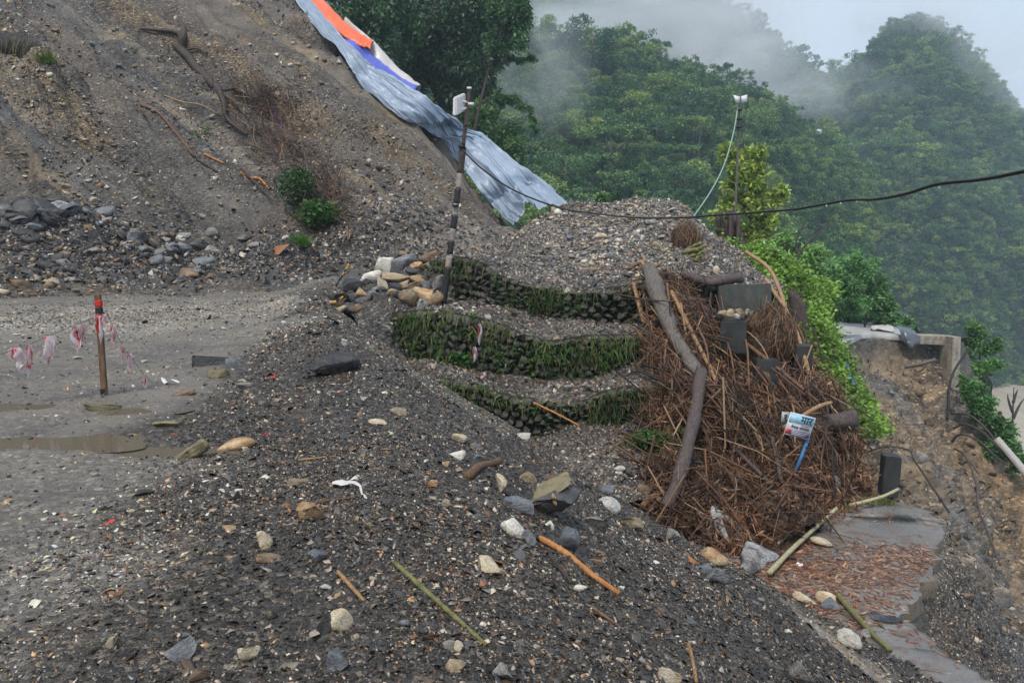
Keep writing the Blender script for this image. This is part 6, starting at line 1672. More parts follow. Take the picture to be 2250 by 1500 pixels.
box_px('concrete_wall', 'mossy concrete wall end under the bent dark log', 1582, 1698, 626, 720, 18.7, 0.5, M_conc, 'concrete wall', -0.12, 'thing')
box_px('concrete_block', 'black concrete block with stones on top beside the root ball', 1592, 1650, 706, 778, 16.9, 0.7, M_darkconc, yaw=-0.25)
box_px('concrete_block', 'dark concrete block half hidden behind the arched culm', 1748, 1790, 760, 842, 17.5, 0.45, M_darkconc, yaw=-0.2)
box_px('concrete_block', 'small concrete block above the green creeper edge', 1794, 1820, 834, 900, 17.7, 0.4, M_conc, yaw=-0.2)
box_px('concrete_block', 'sunken dark concrete block below the root ball', 1664, 1716, 792, 850, 16.4, 0.5, M_darkconc, yaw=-0.1)
box_px('concrete_post', 'squat black concrete guard post at the broken road edge', 1944, 1984, 1004, 1094, 15.1, 0.36, M_darkconc, 'guard post', -0.22)
onblock = []
for k in range(12):
    px = 1582 + random.random() * 66; py = 700 - random.random() * 14
    q = P(px, py, 17.15); s = random.uniform(0.09, 0.2)
    o = link('stone', rock_mesh('angular', random.randrange(7), random.choice(['white', 'grey', 'dark', 'dark', 'tan']), 2), loc=q + np.array([0, random.uniform(-.1, .25), 0]), rot=(random.random(), random.random(), random.random() * 6), scale=(s * 1.3, s, s),
             label='broken stone piled on the black concrete block', category='stone', group='stones on the concrete block'); onblock.append(o)
number_off(onblock, 'broken stones piled on the black concrete block')
box_px('parapet_wall', 'beige concrete parapet at the end of the far road', 2006, 2092, 737, 757, 41.0, 0.6, M_beige, 'wall', 0.05, 'thing')
box_px('concrete_pillar', 'tall beige concrete pillar at the valley end of the far road', 2084, 2113, 741, 858, 40.4, 1.0, M_beige, 'pillar', 0.1, 'thing')

# ================================================================== MASTS, CABLES
M_black = plain_mat('black_paint', (0.018, 0.017, 0.017), 0.5, 14, 0.4, 0.3, 0.004)
M_dirtywhite = plain_mat('dirty_white_paint', (0.36, 0.31, 0.27), 0.6, 10, 0.5, 0.3, 0.004)
M_rustpole = plain_mat('rusty_pipe', (0.075, 0.050, 0.042), 0.6, 10, 0.5, 0.4, 0.004)
M_plastic = plain_mat('white_plastic', (0.70, 0.68, 0.68), 0.4, 3, 0.12, 0.05, 0.003)
M_red = plain_mat('red_paint', (0.62, 0.025, 0.018), 0.5, 14, 0.25, 0.2, 0.004)
M_wood = bark_mat('stake_wood', (0.075, 0.042, 0.022), (0.22, 0.13, 0.07), (9, 9, 1.2))
pole_px = [(974, 664, 19.35), (983, 600, 19.4), (992, 530, 19.45), (1000, 470, 19.5), (1010, 390, 19.6), (1019, 310, 19.7), (1027, 240, 19.8), (1032, 192, 19.85)]
pc = crom([P(*q) for q in pole_px], 120); _, ppy = to_px(pc)
e0 = empty('antenna_pole', pc[0], 'leaning black and white banded pole carrying a white panel antenna', 'pole')
def pole_piece(nm, y_lo, y_hi, r, mat, parent=e0):
    k = (ppy <= y_lo + 2.5) & (ppy >= y_hi - 2.5)
    V, F = tube(pc[k], r, 10)
    return link(nm, build_mesh(nm, V - pc[0], F, mat, smooth=True), parent)
for (a, b2, r_, mt) in ((664, 588, 0.085, M_black), (587, 561, 0.08, M_dirtywhite), (560, 531, 0.08, M_black), (530, 502, 0.078, M_dirtywhite), (501, 474, 0.082, M_black), (473, 448, 0.078, M_dirtywhite), (447, 413, 0.075, M_black), (412, 381, 0.07, M_dirtywhite)):
    pole_piece('band', a, b2, r_, mt)
pole_piece('lower_pipe', 380, 322, 0.085, M_rustpole); pole_piece('upper_pipe', 321, 192, 0.05, M_rustpole)
def off(px, py, d): return P(px, py, d) - pc[0]
# flat panel antenna seen from its edge, on two bracket arms
ctr = P(1010, 231, 19.6)
pan = link('panel', None, e0); bpy.data.objects.remove(pan)
A = [P(999, 214, 19.35), P(1020, 205, 19.9), P(1020, 243, 19.9), P(998, 255, 19.35)]
A = np.array(A); nn_ = np.cross(A[1] - A[0], A[3] - A[0]); nn_ /= np.linalg.norm(nn_)
if nn_[0] > 0: nn_ = -nn_
V = np.concatenate([A + nn_ * 0.05, A - nn_ * 0.05]) - pc[0]
bm = bmesh.new(); vv = [bm.verts.new(v) for v in V]
for f in ((0, 1, 2, 3), (7, 6, 5, 4), (0, 4, 5, 1), (1, 5, 6, 2), (2, 6, 7, 3), (3, 7, 4, 0)): bm.faces.new([vv[i] for i in f])
bmesh.ops.bevel(bm, geom=bm.edges[:], offset=0.025, segments=2, affect='EDGES')
me = bpy.data.meshes.new('panel'); bm.to_mesh(me); bm.free(); me.materials.append(M_plastic)
pan = link('panel', me, e0)
for a, b2 in (((1015, 222, 19.7), (1028, 226, 19.8)), ((1008, 242, 19.6), (1026, 238, 19.8))):
    V, F = tube(np.array([off(*a), (off(*a) + off(*b2)) / 2, off(*b2)]), 0.03, 7); link('bracket_arm', build_mesh('bracket_arm', V, F, M_plastic, smooth=True), pan)
for q, s in (((1035, 229, 19.7), 0.09), ((1022, 276, 19.6), 0.06), ((1015, 322, 19.6), 0.10), ((1031, 194, 19.8), 0.07), ((1001, 452, 19.4), 0.09)):
    link('clamp', build_mesh('clamp', *boxv(*off(*q), s * 1.6, s, s * 0.7), M_black if q[1] > 250 else M_plastic), e0)
mb = MB()
for k in range(4):
    s0 = off(1015 + random.uniform(-3, 3), 330 + k * 6, 19.5); s1 = off(990 + k * 14, 300 + random.uniform(0, 90), 19.4); mb.add(*tube(np.array([s0, (s0 + s1) / 2 + [0, 0, -.25], s1]), 0.008, 4))
for k in range(3):
    s0 = off(992, 500, 19.3); s1 = off(968 + k * 30, 503 + random.uniform(-6, 6), 19.2); mb.add(*tube(np.array([s0, (s0 + s1) / 2 + [0, 0, .08], s1]), 0.008, 4))
link('loose_wire', mb.mesh('loose_wire', M_black), e0)

mast = [P(1610, 560, 27.0), P(1615, 470, 27), P(1620, 360, 27), P(1624, 260, 27), P(1626, 196, 27)]
e1 = empty('bamboo_mast', mast[0], 'thin bamboo mast with a folded white panel behind the gravel mound', 'mast')
c = crom(mast, 60); tt = np.linspace(0, 1, 60); r_ = (0.042 - 0.016 * tt) * (1 + 0.2 * np.exp(-(((tt * 13) % 1 - 0.5) / 0.12) ** 2))
V, F = tube(c, r_, 8); link('pole', build_mesh('pole', V - mast[0], F, BK['grey'], smooth=True), e1)
for i, (a, b2, c2, d2) in enumerate((((1610, 210), (1624, 214), (1624, 227), (1615, 227)), ((1627, 213), (1640, 209), (1640, 224), (1628, 227)))):
    Q = np.array([P(*a, 26.8 if i else 26.8), P(*b2, 27.0), P(*c2, 27.0), P(*d2, 26.8)]) - mast[0]
    V = np.concatenate([Q + [0, -0.06, 0], Q + [0, -0.10, 0]])
    link('wing', build_mesh('wing', V, np.array([[0, 1, 2, 3], [7, 6, 5, 4], [0, 4, 5, 1], [1, 5, 6, 2], [2, 6, 7, 3], [3, 7, 4, 0]]), M_plastic), e1)
for py in (242, 262, 280): link('node_ring', build_mesh('node_ring', *boxv(*(P(1624.5, py, 26.9) - mast[0]), 0.16, 0.12, 0.06), M_black), e1)
M_rope = plain_mat('pale_green_rope', (0.30, 0.42, 0.34), 0.7, 20, 0.2, 0.1, 0.003)
def cable(name, label, pts, r, mat, n=80, sag=0.0, cat='cable', group=None, sides=7, wave=0.0):
    W = [q if isinstance(q, np.ndarray) else P(*q) for q in pts]; c = crom(W, n); c[:, 2] += wave * np.sin(np.linspace(0, 1, n) * 47) ; b0 = c[0].copy()
    V, F = tube(c, r, sides); return link(name, build_mesh(name, V - b0, F, mat, smooth=True), loc=b0, label=label, category=cat, group=group)
cable('guy_rope', 'pale green guy rope slanting down from the bamboo mast', [(1621, 236, 26.9), (1612, 290, 26.6), (1592, 360, 26.2), (1562, 420, 25.8), (1524, 476, 25.4)], 0.022, M_rope, cat='rope')
cbl = cable('power_cable', 'thick black cable sagging across the valley to the right edge', [(1016, 330, 19.5), (1060, 372, 19.4), (1130, 418, 19.3), (1226, 456, 19.2), (1300, 468, 19.0), (1400, 478, 18.4), (1500, 479, 17.5), (1580, 472, 16.5), (1660, 467, 15.4), (1740, 461, 14.2), (1800, 450, 13.0), (1860, 441, 12.0), (1920, 438, 11.0), (1990, 425, 9.9), (2060, 406, 9.0), (2150, 394, 8.0), (2260, 374, 7.0), (2500, 325, 5.4), np.array([7.2, 2.6, 2.9]), np.array([10.5, -1.5, 3.8]), np.array([14.0, -6.0, 5.0])], 0.0205, M_black, 170, wave=0.006)
m, nt, b = new_mat('water_drop'); b.inputs['Base Color'].default_value = (0.9, 0.92, 0.95, 1); b.inputs['Roughness'].default_value = 0.05; b.inputs['Transmission Weight'].default_value = 0.6
for px, py, d in ((1816, 452, 12.6), (1847, 447, 12.1), (1883, 443, 11.6), (1891, 442, 11.5), (2064, 412, 8.95)):
    q = P(px, py, d); V, F = ICO2
    link('water_drop', build_mesh('water_drop', V * [0.014, 0.014, 0.018], F, m, smooth=True), cbl, loc=Vector(q) - cbl.location)
wr = [hit(px, py, ['gravel_mound'])[0] + np.array([0, -0.05, 0.06]) for px, py in ((1162, 566), (1220, 568), (1282, 556), (1330, 534), (1372, 514), (1400, 492))]
c = crom(wr, 60); V, F = tube(c, 0.014, 5); link('wire', build_mesh('wire', V - c[0], F, plain_mat('galvanised_wire', (0.30, 0.31, 0.32), 0.4), smooth=True), loc=c[0], label='thin grey wire trailing over the gravel mound', category='wire')

# ================================================================== STAKE AND BARRIER TAPE
hs = hit(229, 868, ['ground'])[0]; ds = hs[1]; ks = ds / FPX
e2 = empty('marker_stake', hs, 'brown wooden stake with red painted bands on the dirt road', 'stake')
top_z = P(231, 646, ds)[2] - hs[2]
def sbox(nm, z0, z1, w, mat, grow=0.0):
    bm = bmesh.new(); bmesh.ops.create_cube(bm, size=1); bmesh.ops.scale(bm, vec=(w + grow, w * 0.8 + grow, z1 - z0), verts=bm.verts)
    bmesh.ops.bevel(bm, geom=bm.edges[:], offset=0.006, segments=1, affect='EDGES')
    bmesh.ops.translate(bm, vec=(0.012 * (z0 + z1) / 2, 0, (z0 + z1) / 2), verts=bm.verts)
    me = bpy.data.meshes.new(nm); bm.to_mesh(me); bm.free(); me.materials.append(mat); return link(nm, me, e2)
sbox('post', -0.15, top_z, 0.058, M_wood)
zy = lambda py: P(230, py, ds)[2] - hs[2]
sbox('red_band', zy(673), zy(659), 0.058, M_red, 0.006); sbox('red_band', zy(714), zy(690), 0.058, M_red, 0.006)
sbox('dark_band', zy(688), zy(675), 0.058, M_black, 0.005); sbox('dark_foot', zy(868), zy(852), 0.058, M_black, 0.005)
wire_px = [(-60, 792, 7.2), (0, 778, 7.4), (35, 766, 7.5), (63, 757, 7.6), (102, 740, 7.7), (170, 712, 7.9), (228, 690, ds - 0.05), (240, 700, ds), (248, 715, 8.05), (270, 760, 8.15), (286, 782, 8.2), (316, 822, 8.35), (335, 842, 8.45)]
wire_px = [(a, b2, d if abs(d - ds) < .2 else d + ds - 8.0) for a, b2, d in wire_px]
cable('barrier_wire', 'thin sagging wire strung from the red banded stake', wire_px, 0.0024, M_black, 90, cat='wire', sides=5)
m, nt, b = new_mat('red_white_tape'); n = N(nt); v = n.obj()
f = n.noise(n.scalev(v, (1.5, 1.5, 0.8)), 9, 3)
c_ = n.ramp(f, [(0.50, (0.72, 0.66, 0.68)), (0.58, (0.74, 0.50, 0.52)), (0.64, (0.62, 0.05, 0.05))])
n.l(c_, b.inputs['Base Color']); b.inputs['Roughness'].default_value = 0.35
t_ = n.new('ShaderNodeBsdfTranslucent'); n.l(c_, t_.inputs[0]); mx = n.new('ShaderNodeMixShader'); mx.inputs[0].default_value = 0.35
n.l(b.outputs[0], mx.inputs[1]); n.l(t_.outputs[0], mx.inputs[2]); n.l(mx.outputs[0], nt.nodes['Material Output'].inputs['Surface'])
M_tape = m
def tape(label, px, py0, py1, wpx, d, seed, name='barrier_tape', lean=0.0, mat=None, tail=True):
    """a torn strip of plastic folded over the wire and hanging down"""
    k = d / FPX; H = (py1 - py0) * k; W = wpx * k; r = np.random.default_rng(seed); nv, nu = 18, 7
    v, u = np.meshgrid(np.linspace(0, 1, nv), np.linspace(-.5, .5, nu), indexing='ij')
    prof = np.interp(v, [0, .08, .3, .65, .85, 1], [.45, .7, 1, .9, .5, .10 if tail else .5])
    x = u * W * prof + lean * H * v + W * 0.22 * noise3(np.stack([v * 3 + u * 0, v * 0 + seed, v * 0], -1), 3)
    y = 0.35 * W * np.sin(u * 7 + v * 4 + seed) * prof + 0.25 * W * noise3(np.stack([v * 5 + u * 3, v * 0 + seed, u * 4 + 0 * v], -1), 5)
    z = -H * v + H * 0.05 * noise3(np.stack([u * 5 + 0 * v, v * 0 + seed, v * 2 + 0 * u], -1), 7) * v
    V = np.stack([x, y, z], -1).reshape(-1, 3); F = grid_faces(nv, nu)
    back = V * [0.7, 1, 0.72] + [W * 0.12, W * 0.35, 0]
    F = np.concatenate([F, F + len(V)]); V = np.concatenate([V, back])
    return link(name, build_mesh(name, V, F, mat or M_tape, smooth=True), loc=P(px, py0, d), label=label, category='tape')
dd = ds - 8.0
for i, (px, a, b2, w, d, lean, lab) in enumerate([
    (36, 764, 815, 24, 7.5, 0.02, 'leftmost bunched strip of red and white tape on the wire'), (64, 756, 838, 11, 7.6, -0.12, 'long thin red and white tape strip second from the left edge'),
    (102, 738, 802, 26, 7.7, 0.0, 'broad mostly white tape strip hanging alone on the wire'), (166, 714, 778, 20, 7.85, 0.05, 'red blotched tape strip of the pair left of the stake'),
    (179, 710, 762, 15, 7.95, 0.0, 'narrower tape strip of the pair left of the stake'), (215, 694, 756, 13, 7.9, 0.05, 'red and white tape strip touching the left of the stake'),
    (227, 690, 728, 12, 7.85, 0.0, 'short tape strip knotted right at the stake'), (248, 713, 766, 11, 8.0, -0.08, 'white tape strip just right of the stake'),
    (268, 758, 796, 9, 8.15, -0.1, 'small orange red tape strip on the falling wire'), (283, 776, 824, 10, 8.2, 0.0, 'pinkish tape strip on the falling wire'),
    (316, 820, 860, 11, 8.35, 0.05, 'dark spotted tape strip near the low end of the wire')]):
    tape(lab, px, a, b2, w, d + dd, 40 + i, lean=lean)
for i, (px, a, b2, w, d, lab) in enumerate([(1054, 712, 758, 9, 17.6, 'upper red and white tape strip hanging before the second wall'), (1043, 762, 796, 10, 17.3, 'lower red and white tape strip hanging before the second wall'), (1062, 818, 838, 13, 16.9, 'red and white tape scrap on the middle ledge')]):
    tape(lab, px, a, b2, w, d, 70 + i)
cable('tape_string', 'dark string that holds the tape strips before the second wall', [(1038, 700, 17.75), (1052, 714, 17.6), (1050, 745, 17.45), (1044, 765, 17.3), (1052, 800, 17.1), (1062, 822, 16.9)], 0.008, M_black, 30, cat='string', sides=5)
tape('tangle of red and white tape at the road corner', 718, 655, 684, 20, 19.2, 83)
# ---- scraps lying about
def scrap(label, pts, wpx, mat, name='plastic_scrap', cat='plastic'):
    W = []
    for px, py in pts:
        h = hit(px, py); W.append(h[0] + h[1] * 0.02)
    d = W[0][1]; c = crom(W, 20); w = wpx * d / FPX
    side = np.array([0.3, 1.0, 0]); pr = np.interp(np.linspace(0, 1, 20), [0, .2, .6, 1], [.5, 1, .7, .4])
    g = c[:, None] + np.linspace(-.5, .5, 5)[None, :, None] * side * (w * 2.2 * pr)[:, None, None]
    g[..., 2] += 0.03 * fbm(g * 9, 3, int(pts[0][0])) + 0.02
    g[..., 2] += 0.25 * (g[..., 1] - c[:, None, 1])
    return link(name, build_mesh(name, g.reshape(-1, 3) - c[0], grid_faces(20, 5), mat, smooth=True), loc=c[0], label=label, category=cat)
scrap('torn sheet of white plastic on the dark foreground gravel', [(730, 1070), (756, 1072), (786, 1072), (796, 1090), (806, 1106)], 5, M_whitetarp)
scrap('loop of white plastic tape on the road by the wire end', [(356, 834), (362, 842), (378, 846), (394, 846)], 5, M_plastic)
scrap('red and white scrap of tape by the black clod on the crest', [(590, 843), (598, 838), (604, 830)], 8, M_red)
scrap('pinkish red scrap of plastic on the foreground road', [(228, 1168), (240, 1164), (252, 1163)], 7, M_red)
scrap('tiny red wrapper beside the small puddle', [(378, 963), (390, 961)], 4, M_red)
scrap('tiny pink wrapper right of the orange boulder', [(580, 966), (590, 964)], 4, M_red)
scrap('black plastic sheet on the old road by the green pole', [(1912, 1356), (1935, 1362), (1960, 1366), (1984, 1366)], 14, M_blacktarp)
scrap('white scrap on the leaf litter of the old road', [(1750, 1240), (1764, 1244)], 6, M_plastic)
# ---- muddy clod of broken asphalt
h = hit(1210, 1140, ['ground'])[0]; k = h[1] / FPX
e3 = empty('asphalt_clod', h, 'muddy clod of broken asphalt with an olive top propped on boulders', 'asphalt clod')
V, F = rock_shape('slab', 911, ICO3); V = V + 0.05 * np.stack([fbm(V * 9 + i * 7, 2, i) for i in range(3)], -1)
link('clod', build_mesh('clod', V * [148 * k, 0.34, 50 * k], F, RM['dark']), e3, loc=(0.02, 0.15, 30 * k), rot=(0.1, -0.34, 0.1))
V, F = rock_shape('slab', 915, ICO3)
link('top_crust', build_mesh('top_crust', V * [112 * k, 0.32, 12 * k], F, RM['olive']), e3, loc=(0.0, 0.2, 52 * k), rot=(0.25, -0.34, 0.05))
link('ochre_chip', rock_mesh('angular', 3, 'rust', 2), e3, loc=(8 * k, 0.02, 44 * k), scale=(12 * k, 0.05, 30 * k), rot=(0, -0.2, 0))

# ================================================================== SIGNBOARD IN THE WRECKAGE
SD = 14.0
TR, BR, BL = P(1793, 918, SD + .03), P(1777, 966, SD - .05), P(1722, 953, SD - .12)
uu = BR - BL; Wb = np.linalg.norm(uu); uu /= Wb
vv_ = TR - BR; Hb = np.linalg.norm(vv_); vv_ = vv_ - uu * (vv_ @ uu); vv_ /= np.linalg.norm(vv_)
nn_ = np.cross(uu, vv_)
MS = Matrix(((uu[0], vv_[0], nn_[0], BL[0]), (uu[1], vv_[1], nn_[1], BL[1]), (uu[2], vv_[2], nn_[2], BL[2]), (0, 0, 0, 1)))
e4 = empty('signboard', BL, 'tilted blue and white signboard with Devanagari lettering caught in the bamboo wreckage', 'sign'); e4.matrix_world = MS
def flat(nm, x0, x1, y0, y1, z, th, mat, shear=0.0, parent=e4):
    V, F = boxv((x0 + x1) / 2, (y0 + y1) / 2, z - th / 2, x1 - x0, y1 - y0, th)
    V[:, 0] += shear * V[:, 1]
    return link(nm, build_mesh(nm, V, F, mat), parent)
sh = float(((TR - BR) @ uu) / ((TR - BR) @ vv_)); Hv = float((TR - BR) @ vv_)
sm_ = lambda nm, c: plain_mat(nm, c, 0.45, 12, 0.25, 0.05, 0.002)
M_sw, M_sb, M_sp, M_sr, M_sk = sm_('sign_white', (0.66, 0.67, 0.68)), sm_('sign_light_blue', (0.30, 0.55, 0.68)), sm_('sign_purple', (0.075, 0.045, 0.17)), sm_('sign_red', (0.50, 0.03, 0.05)), sm_('sign_lettering', (0.015, 0.015, 0.03))
e4p = flat('panel', 0, Wb, 0, Hv, 0, 0.02, M_sw, sh)
flat('blue_field', 0.02 * Wb, 0.97 * Wb, 0.56 * Hv, 0.97 * Hv, 0.003, 0.0025, M_sb, sh, e4p)
flat('purple_field', 0.22 * Wb, 0.97 * Wb, 0.03 * Hv, 0.26 * Hv, 0.003, 0.0025, M_sp, sh, e4p)
flat('red_field', 0.02 * Wb, 0.22 * Wb, 0.06 * Hv, 0.26 * Hv, 0.003, 0.0025, M_sr, sh, e4p)
for k in range(3): flat('text_line', 0.26 * Wb, (0.93 - 0.07 * k) * Wb, (0.20 - 0.065 * k) * Hv, (0.222 - 0.065 * k) * Hv, 0.006, 0.0025, M_sw, sh, e4p)
flat('red_swoosh', 0.55 * Wb, 0.86 * Wb, 0.50 * Hv, 0.53 * Hv, 0.006, 0.0025, M_sr, sh, e4p)
flat('white_swoosh', 0.15 * Wb, 0.92 * Wb, 0.545 * Hv, 0.565 * Hv, 0.006, 0.0025, M_sw, sh, e4p)
def lettering(txt, size, x, y, z, mat, parent, nm='lettering', shear=0.0):
    cu = bpy.data.curves.new(nm, 'FONT'); cu.body = txt; cu.size = size; cu.extrude = 0.0015; cu.shear = 0; cu.offset = size * 0.012
    t = bpy.data.objects.new(nm, cu); COL.objects.link(t)
    dg = bpy.context.evaluated_depsgraph_get(); me = bpy.data.meshes.new_from_object(t.evaluated_get(dg))
    bpy.data.objects.remove(t); me.materials.clear(); me.materials.append(mat)
    co = np.empty(len(me.vertices) * 3); me.vertices.foreach_get('co', co); co = co.reshape(-1, 3); co[:, 0] += shear * co[:, 1]; me.vertices.foreach_set('co', co.ravel())
    return link(nm, me, parent, loc=(x, y, z))
lettering('मार', Hv * 0.44, 0.46 * Wb + sh * 0.66 * Hv, 0.64 * Hv, 0.0065, M_sk, e4p, shear=sh)
lettering('नेपाल समाचार', Hv * 0.17, 0.17 * Wb + sh * .34 * Hv, 0.34 * Hv, 0.0065, M_sk, e4p, shear=sh)
M_bluepost = plain_mat('blue_post_paint', (0.035, 0.15, 0.34), 0.5, 12, 0.35, 0.2, 0.004)
Q = [np.array(MS.inverted() @ Vector(P(*q))) for q in ((1776, 962, SD + .05), (1762, 1000, SD - .05), (1745, 1040, SD - .2))]
V, F = tube(np.array(Q), 0.034, 8); link('post', build_mesh('post', V, F, M_bluepost, smooth=True), e4)
q = P(1716, 928, 14.2)
e5 = empty('number_plate', q, 'small grey plate with one dark numeral left of the signboard', 'plate', rot=(1.45, 0.12, 0.1))
k = 14.2 / FPX
link('plate', build_mesh('plate', *boxv(9 * k, 12 * k, -0.005, 18 * k, 26 * k, 0.012), sm_('plate_grey', (0.36, 0.40, 0.40))), e5)
lettering('१', 24 * k, 3 * k, 4 * k, 0.003, M_sk, e5)

# ================================================================== ROOTS, STUMPS
def root_ball(label, px, py, wpx, hpx, d, n, seed, name='root_ball', cat='root ball', fib=0.5, stubs=6):
    k = d / FPX; c = P(px, py, d); e_ = empty(name, c - np.array([0, 0, hpx * k / 2]), label, cat)
    V, F = ICO3; V = V * (1 + 0.28 * fbm(V * 1.8 + seed, 3, seed))[:, None] * [wpx * k / 2, wpx * k / 2.4, hpx * k / 2] + [0, 0, hpx * k / 2]
    link('root_mass', build_mesh('root_mass', V, F, M_litter, np.broadcast_to([0.075, 0.045, 0.028], V.shape), True), e_)
    q = rng.normal(size=(n, 3)); q /= np.linalg.norm(q, axis=1, keepdims=True); nr_ = q.copy(); nr_[:, 1] = -np.abs(nr_[:, 1]); q = nr_ * [wpx * k / 2, wpx * k / 2.4, hpx * k / 2] + [0, 0, hpx * k / 2]
    dr = np.stack([rng.normal(0, .35, n), rng.normal(0, .3, n), rng.normal(-1, .4, n)], -1)
    V, F, C = sticks(q, nr_, dr, rng.uniform(0.15, 0.6, n) * fib * 2, rng.uniform(0.004, 0.012, n), browns(n, (3, 4, 4, 3, 2, 2)), np.abs(rng.normal(0, .04, n)))
    link('root_fibres', build_mesh('root_fibres', V, F, M_stick, C), e_, kind='stuff')
    return e_
root_ball('shaggy brown root ball standing above the concrete blocks', 1690, 742, 100, 130, 17.7, 700, 3)
root_ball('fuzzy brown root clump left of the fallen trunk foot', 1462, 1028, 60, 60, 13.9, 300, 5, fib=0.4)
root_ball('dark shaggy root mass under the thick dark log', 1846, 985, 74, 100, 15.7, 420, 7, fib=0.6)
root_ball('dark uprooted rhizome on the right shoulder of the mound', 1506, 530, 60, 70, 22.6, 260, 9, fib=0.5)
def stub_clump(label, items, mat, name, cat, rad):
    b0 = P(*items[0][0]); e_ = empty(name, b0, label, cat)
    for a, b2 in items:
        A, B = P(*a) - b0, P(*b2) - b0; tt = np.linspace(0, 1, 8)
        V, F = tube(A + (B - A) * tt[:, None], rad * (1 + .15 * np.sin(tt * 14)), 8); link('culm', build_mesh('culm', V, F, BK[mat], smooth=True), e_)
r = random.Random(9)
stub_clump('clump of sawn yellow bamboo stubs on the right shoulder of the mound', [((1500 + r.uniform(0, 22), 548 + i * 4, 22.0), (1530 + r.uniform(0, 26), 534 + i * 4.5, 21.6)) for i in range(9)], 'green', 'bamboo_stubs', 'bamboo', 0.055)
stub_clump('dark clump of dead bamboo stems at the foot of the mast', [((1578 + i * 4.2 + r.uniform(-3, 3), 566, 26.5 + r.uniform(-.5, .5)), (1576 + i * 4.6 + r.uniform(-4, 4), 462 + r.uniform(0, 50), 26.5)) for i in range(13)], 'dark', 'dead_bamboo_clump', 'bamboo', 0.07)
stub_clump('dead brown stump sticking out of the green bank', [((1756 + i * 7, 745 + i * 8, 22.0), (1740 + i * 6, 640 + i * 8, 22.2)) for i in range(4)], 'dark', 'dead_stump', 'stump', 0.14)
# ---- fallen tree on the landslide
e6h = hit(430, 150, LS)[0]
e6 = empty('fallen_tree', e6h, 'dark uprooted tree lying head down on the landslide slope', 'fallen tree')
def on_slope(pts, lift):
    out = []
    for px, py in pts:
        h = hit(px, py, LS); out.append(h[0] + h[1] * lift)
    return out
def limb(nm, pts, r0, r1, lift=0.15, n=26):
    c = crom(on_slope(pts, lift), n); c = c + 0.05 * np.stack([fbm(c * 1.5 + i * 9, 2, i) for i in range(3)], -1)
    V, F = tube(c, np.linspace(r0, r1, n), 8); link(nm, build_mesh(nm, V - e6h, F, BK['dark'], smooth=True), e6)
limb('trunk', [(392, 102), (418, 130), (440, 160), (462, 182), (488, 208)], 0.24, 0.15)
limb('root', [(312, 68), (345, 70), (378, 72), (398, 80), (404, 100)], 0.06, 0.14); limb('root', [(404, 58), (406, 78), (402, 104)], 0.13, 0.17); limb('root', [(372, 104), (392, 104), (410, 112), (440, 112), (460, 122)], 0.05, 0.06)
for pts, a, b2 in (([(486, 206), (492, 232), (500, 258), (520, 282), (550, 300)], .13, .05), ([(490, 206), (515, 202), (530, 206), (560, 216), (600, 212)], .08, .03), ([(495, 215), (520, 236), (540, 262), (548, 280)], .06, .02), ([(560, 216), (590, 224), (612, 240), (622, 268)], .05, .02),
                   ([(620, 300), (630, 320), (650, 334), (680, 346), (710, 348)], .05, .02), ([(650, 334), (648, 370), (660, 400), (680, 430)], .05, .02), ([(690, 400), (700, 430), (720, 460), (760, 490)], .05, .02), ([(530, 378), (560, 402), (600, 440), (640, 478)], .05, .02), ([(740, 360), (745, 420), (755, 470), (762, 505)], .03, .015), ([(700, 460), (740, 470), (790, 480), (840, 500), (870, 520)], .04, .015)):
    limb('branch', pts, a, b2, 0.2)
n = 900
qs = []
while len(qs) < n:
    t = random.random(); px = 560 + 190 * t + random.gauss(0, 36 - 10 * t); py = 250 + 230 * t + random.gauss(0, 34)
    if random.random() < .25: px, py = random.gauss(570, 45), random.gauss(225, 22)
    h = hit(px, py, LS)
    if h: qs.append((h[0], h[1]))
p = np.array([q[0] for q in qs]); nr = np.array([q[1] for q in qs])
dr = np.stack([rng.normal(.4, .6, n), rng.normal(0, .5, n), rng.normal(-.6, .6, n)], -1)
V, F, C = sticks(p, nr, dr, rng.uniform(.4, 1.8, n), rng.uniform(.008, .02, n), browns(n, (2, 2, 1.5, 4, 5, 1)), np.abs(rng.normal(0, .25, n)))
link('twigs', build_mesh('twigs', V - e6h, F, M_stick, C), e6, kind='stuff')
for lab, a, b2, r_, mt, nd in (('long brown stick lying down the landslide slope', (310, 235), (428, 350), .07, 'brown', 0), ('pale thin cane near the uprooted tree on the slope', (360, 212), (484, 256), .035, 'tan', 4), ('orange stick near the root tangle on the slope', (448, 341), (492, 362), .045, 'orange', 0), ('reddish pole half buried below the orange stick', (530, 383), (592, 420), .06, 'orange', 0),
                       ('thin dark stick beyond the end of the long brown stick', (432, 352), (478, 380), .035, 'dark', 0), ('thin brown stick at the upper left of the slope', (38, 0), (86, 72), .03, 'brown', 0), ('dark stick low in the root tangle', (610, 452), (690, 512), .04, 'dark', 0)):
    ground_stick(lab, a, b2, r_, mt, nd, ('landslide_slope',), 1.2)
scrap('strip of blue plastic hanging by the uprooted tree', [(598, 240), (604, 252), (612, 264), (622, 280)], 6, M_blue)
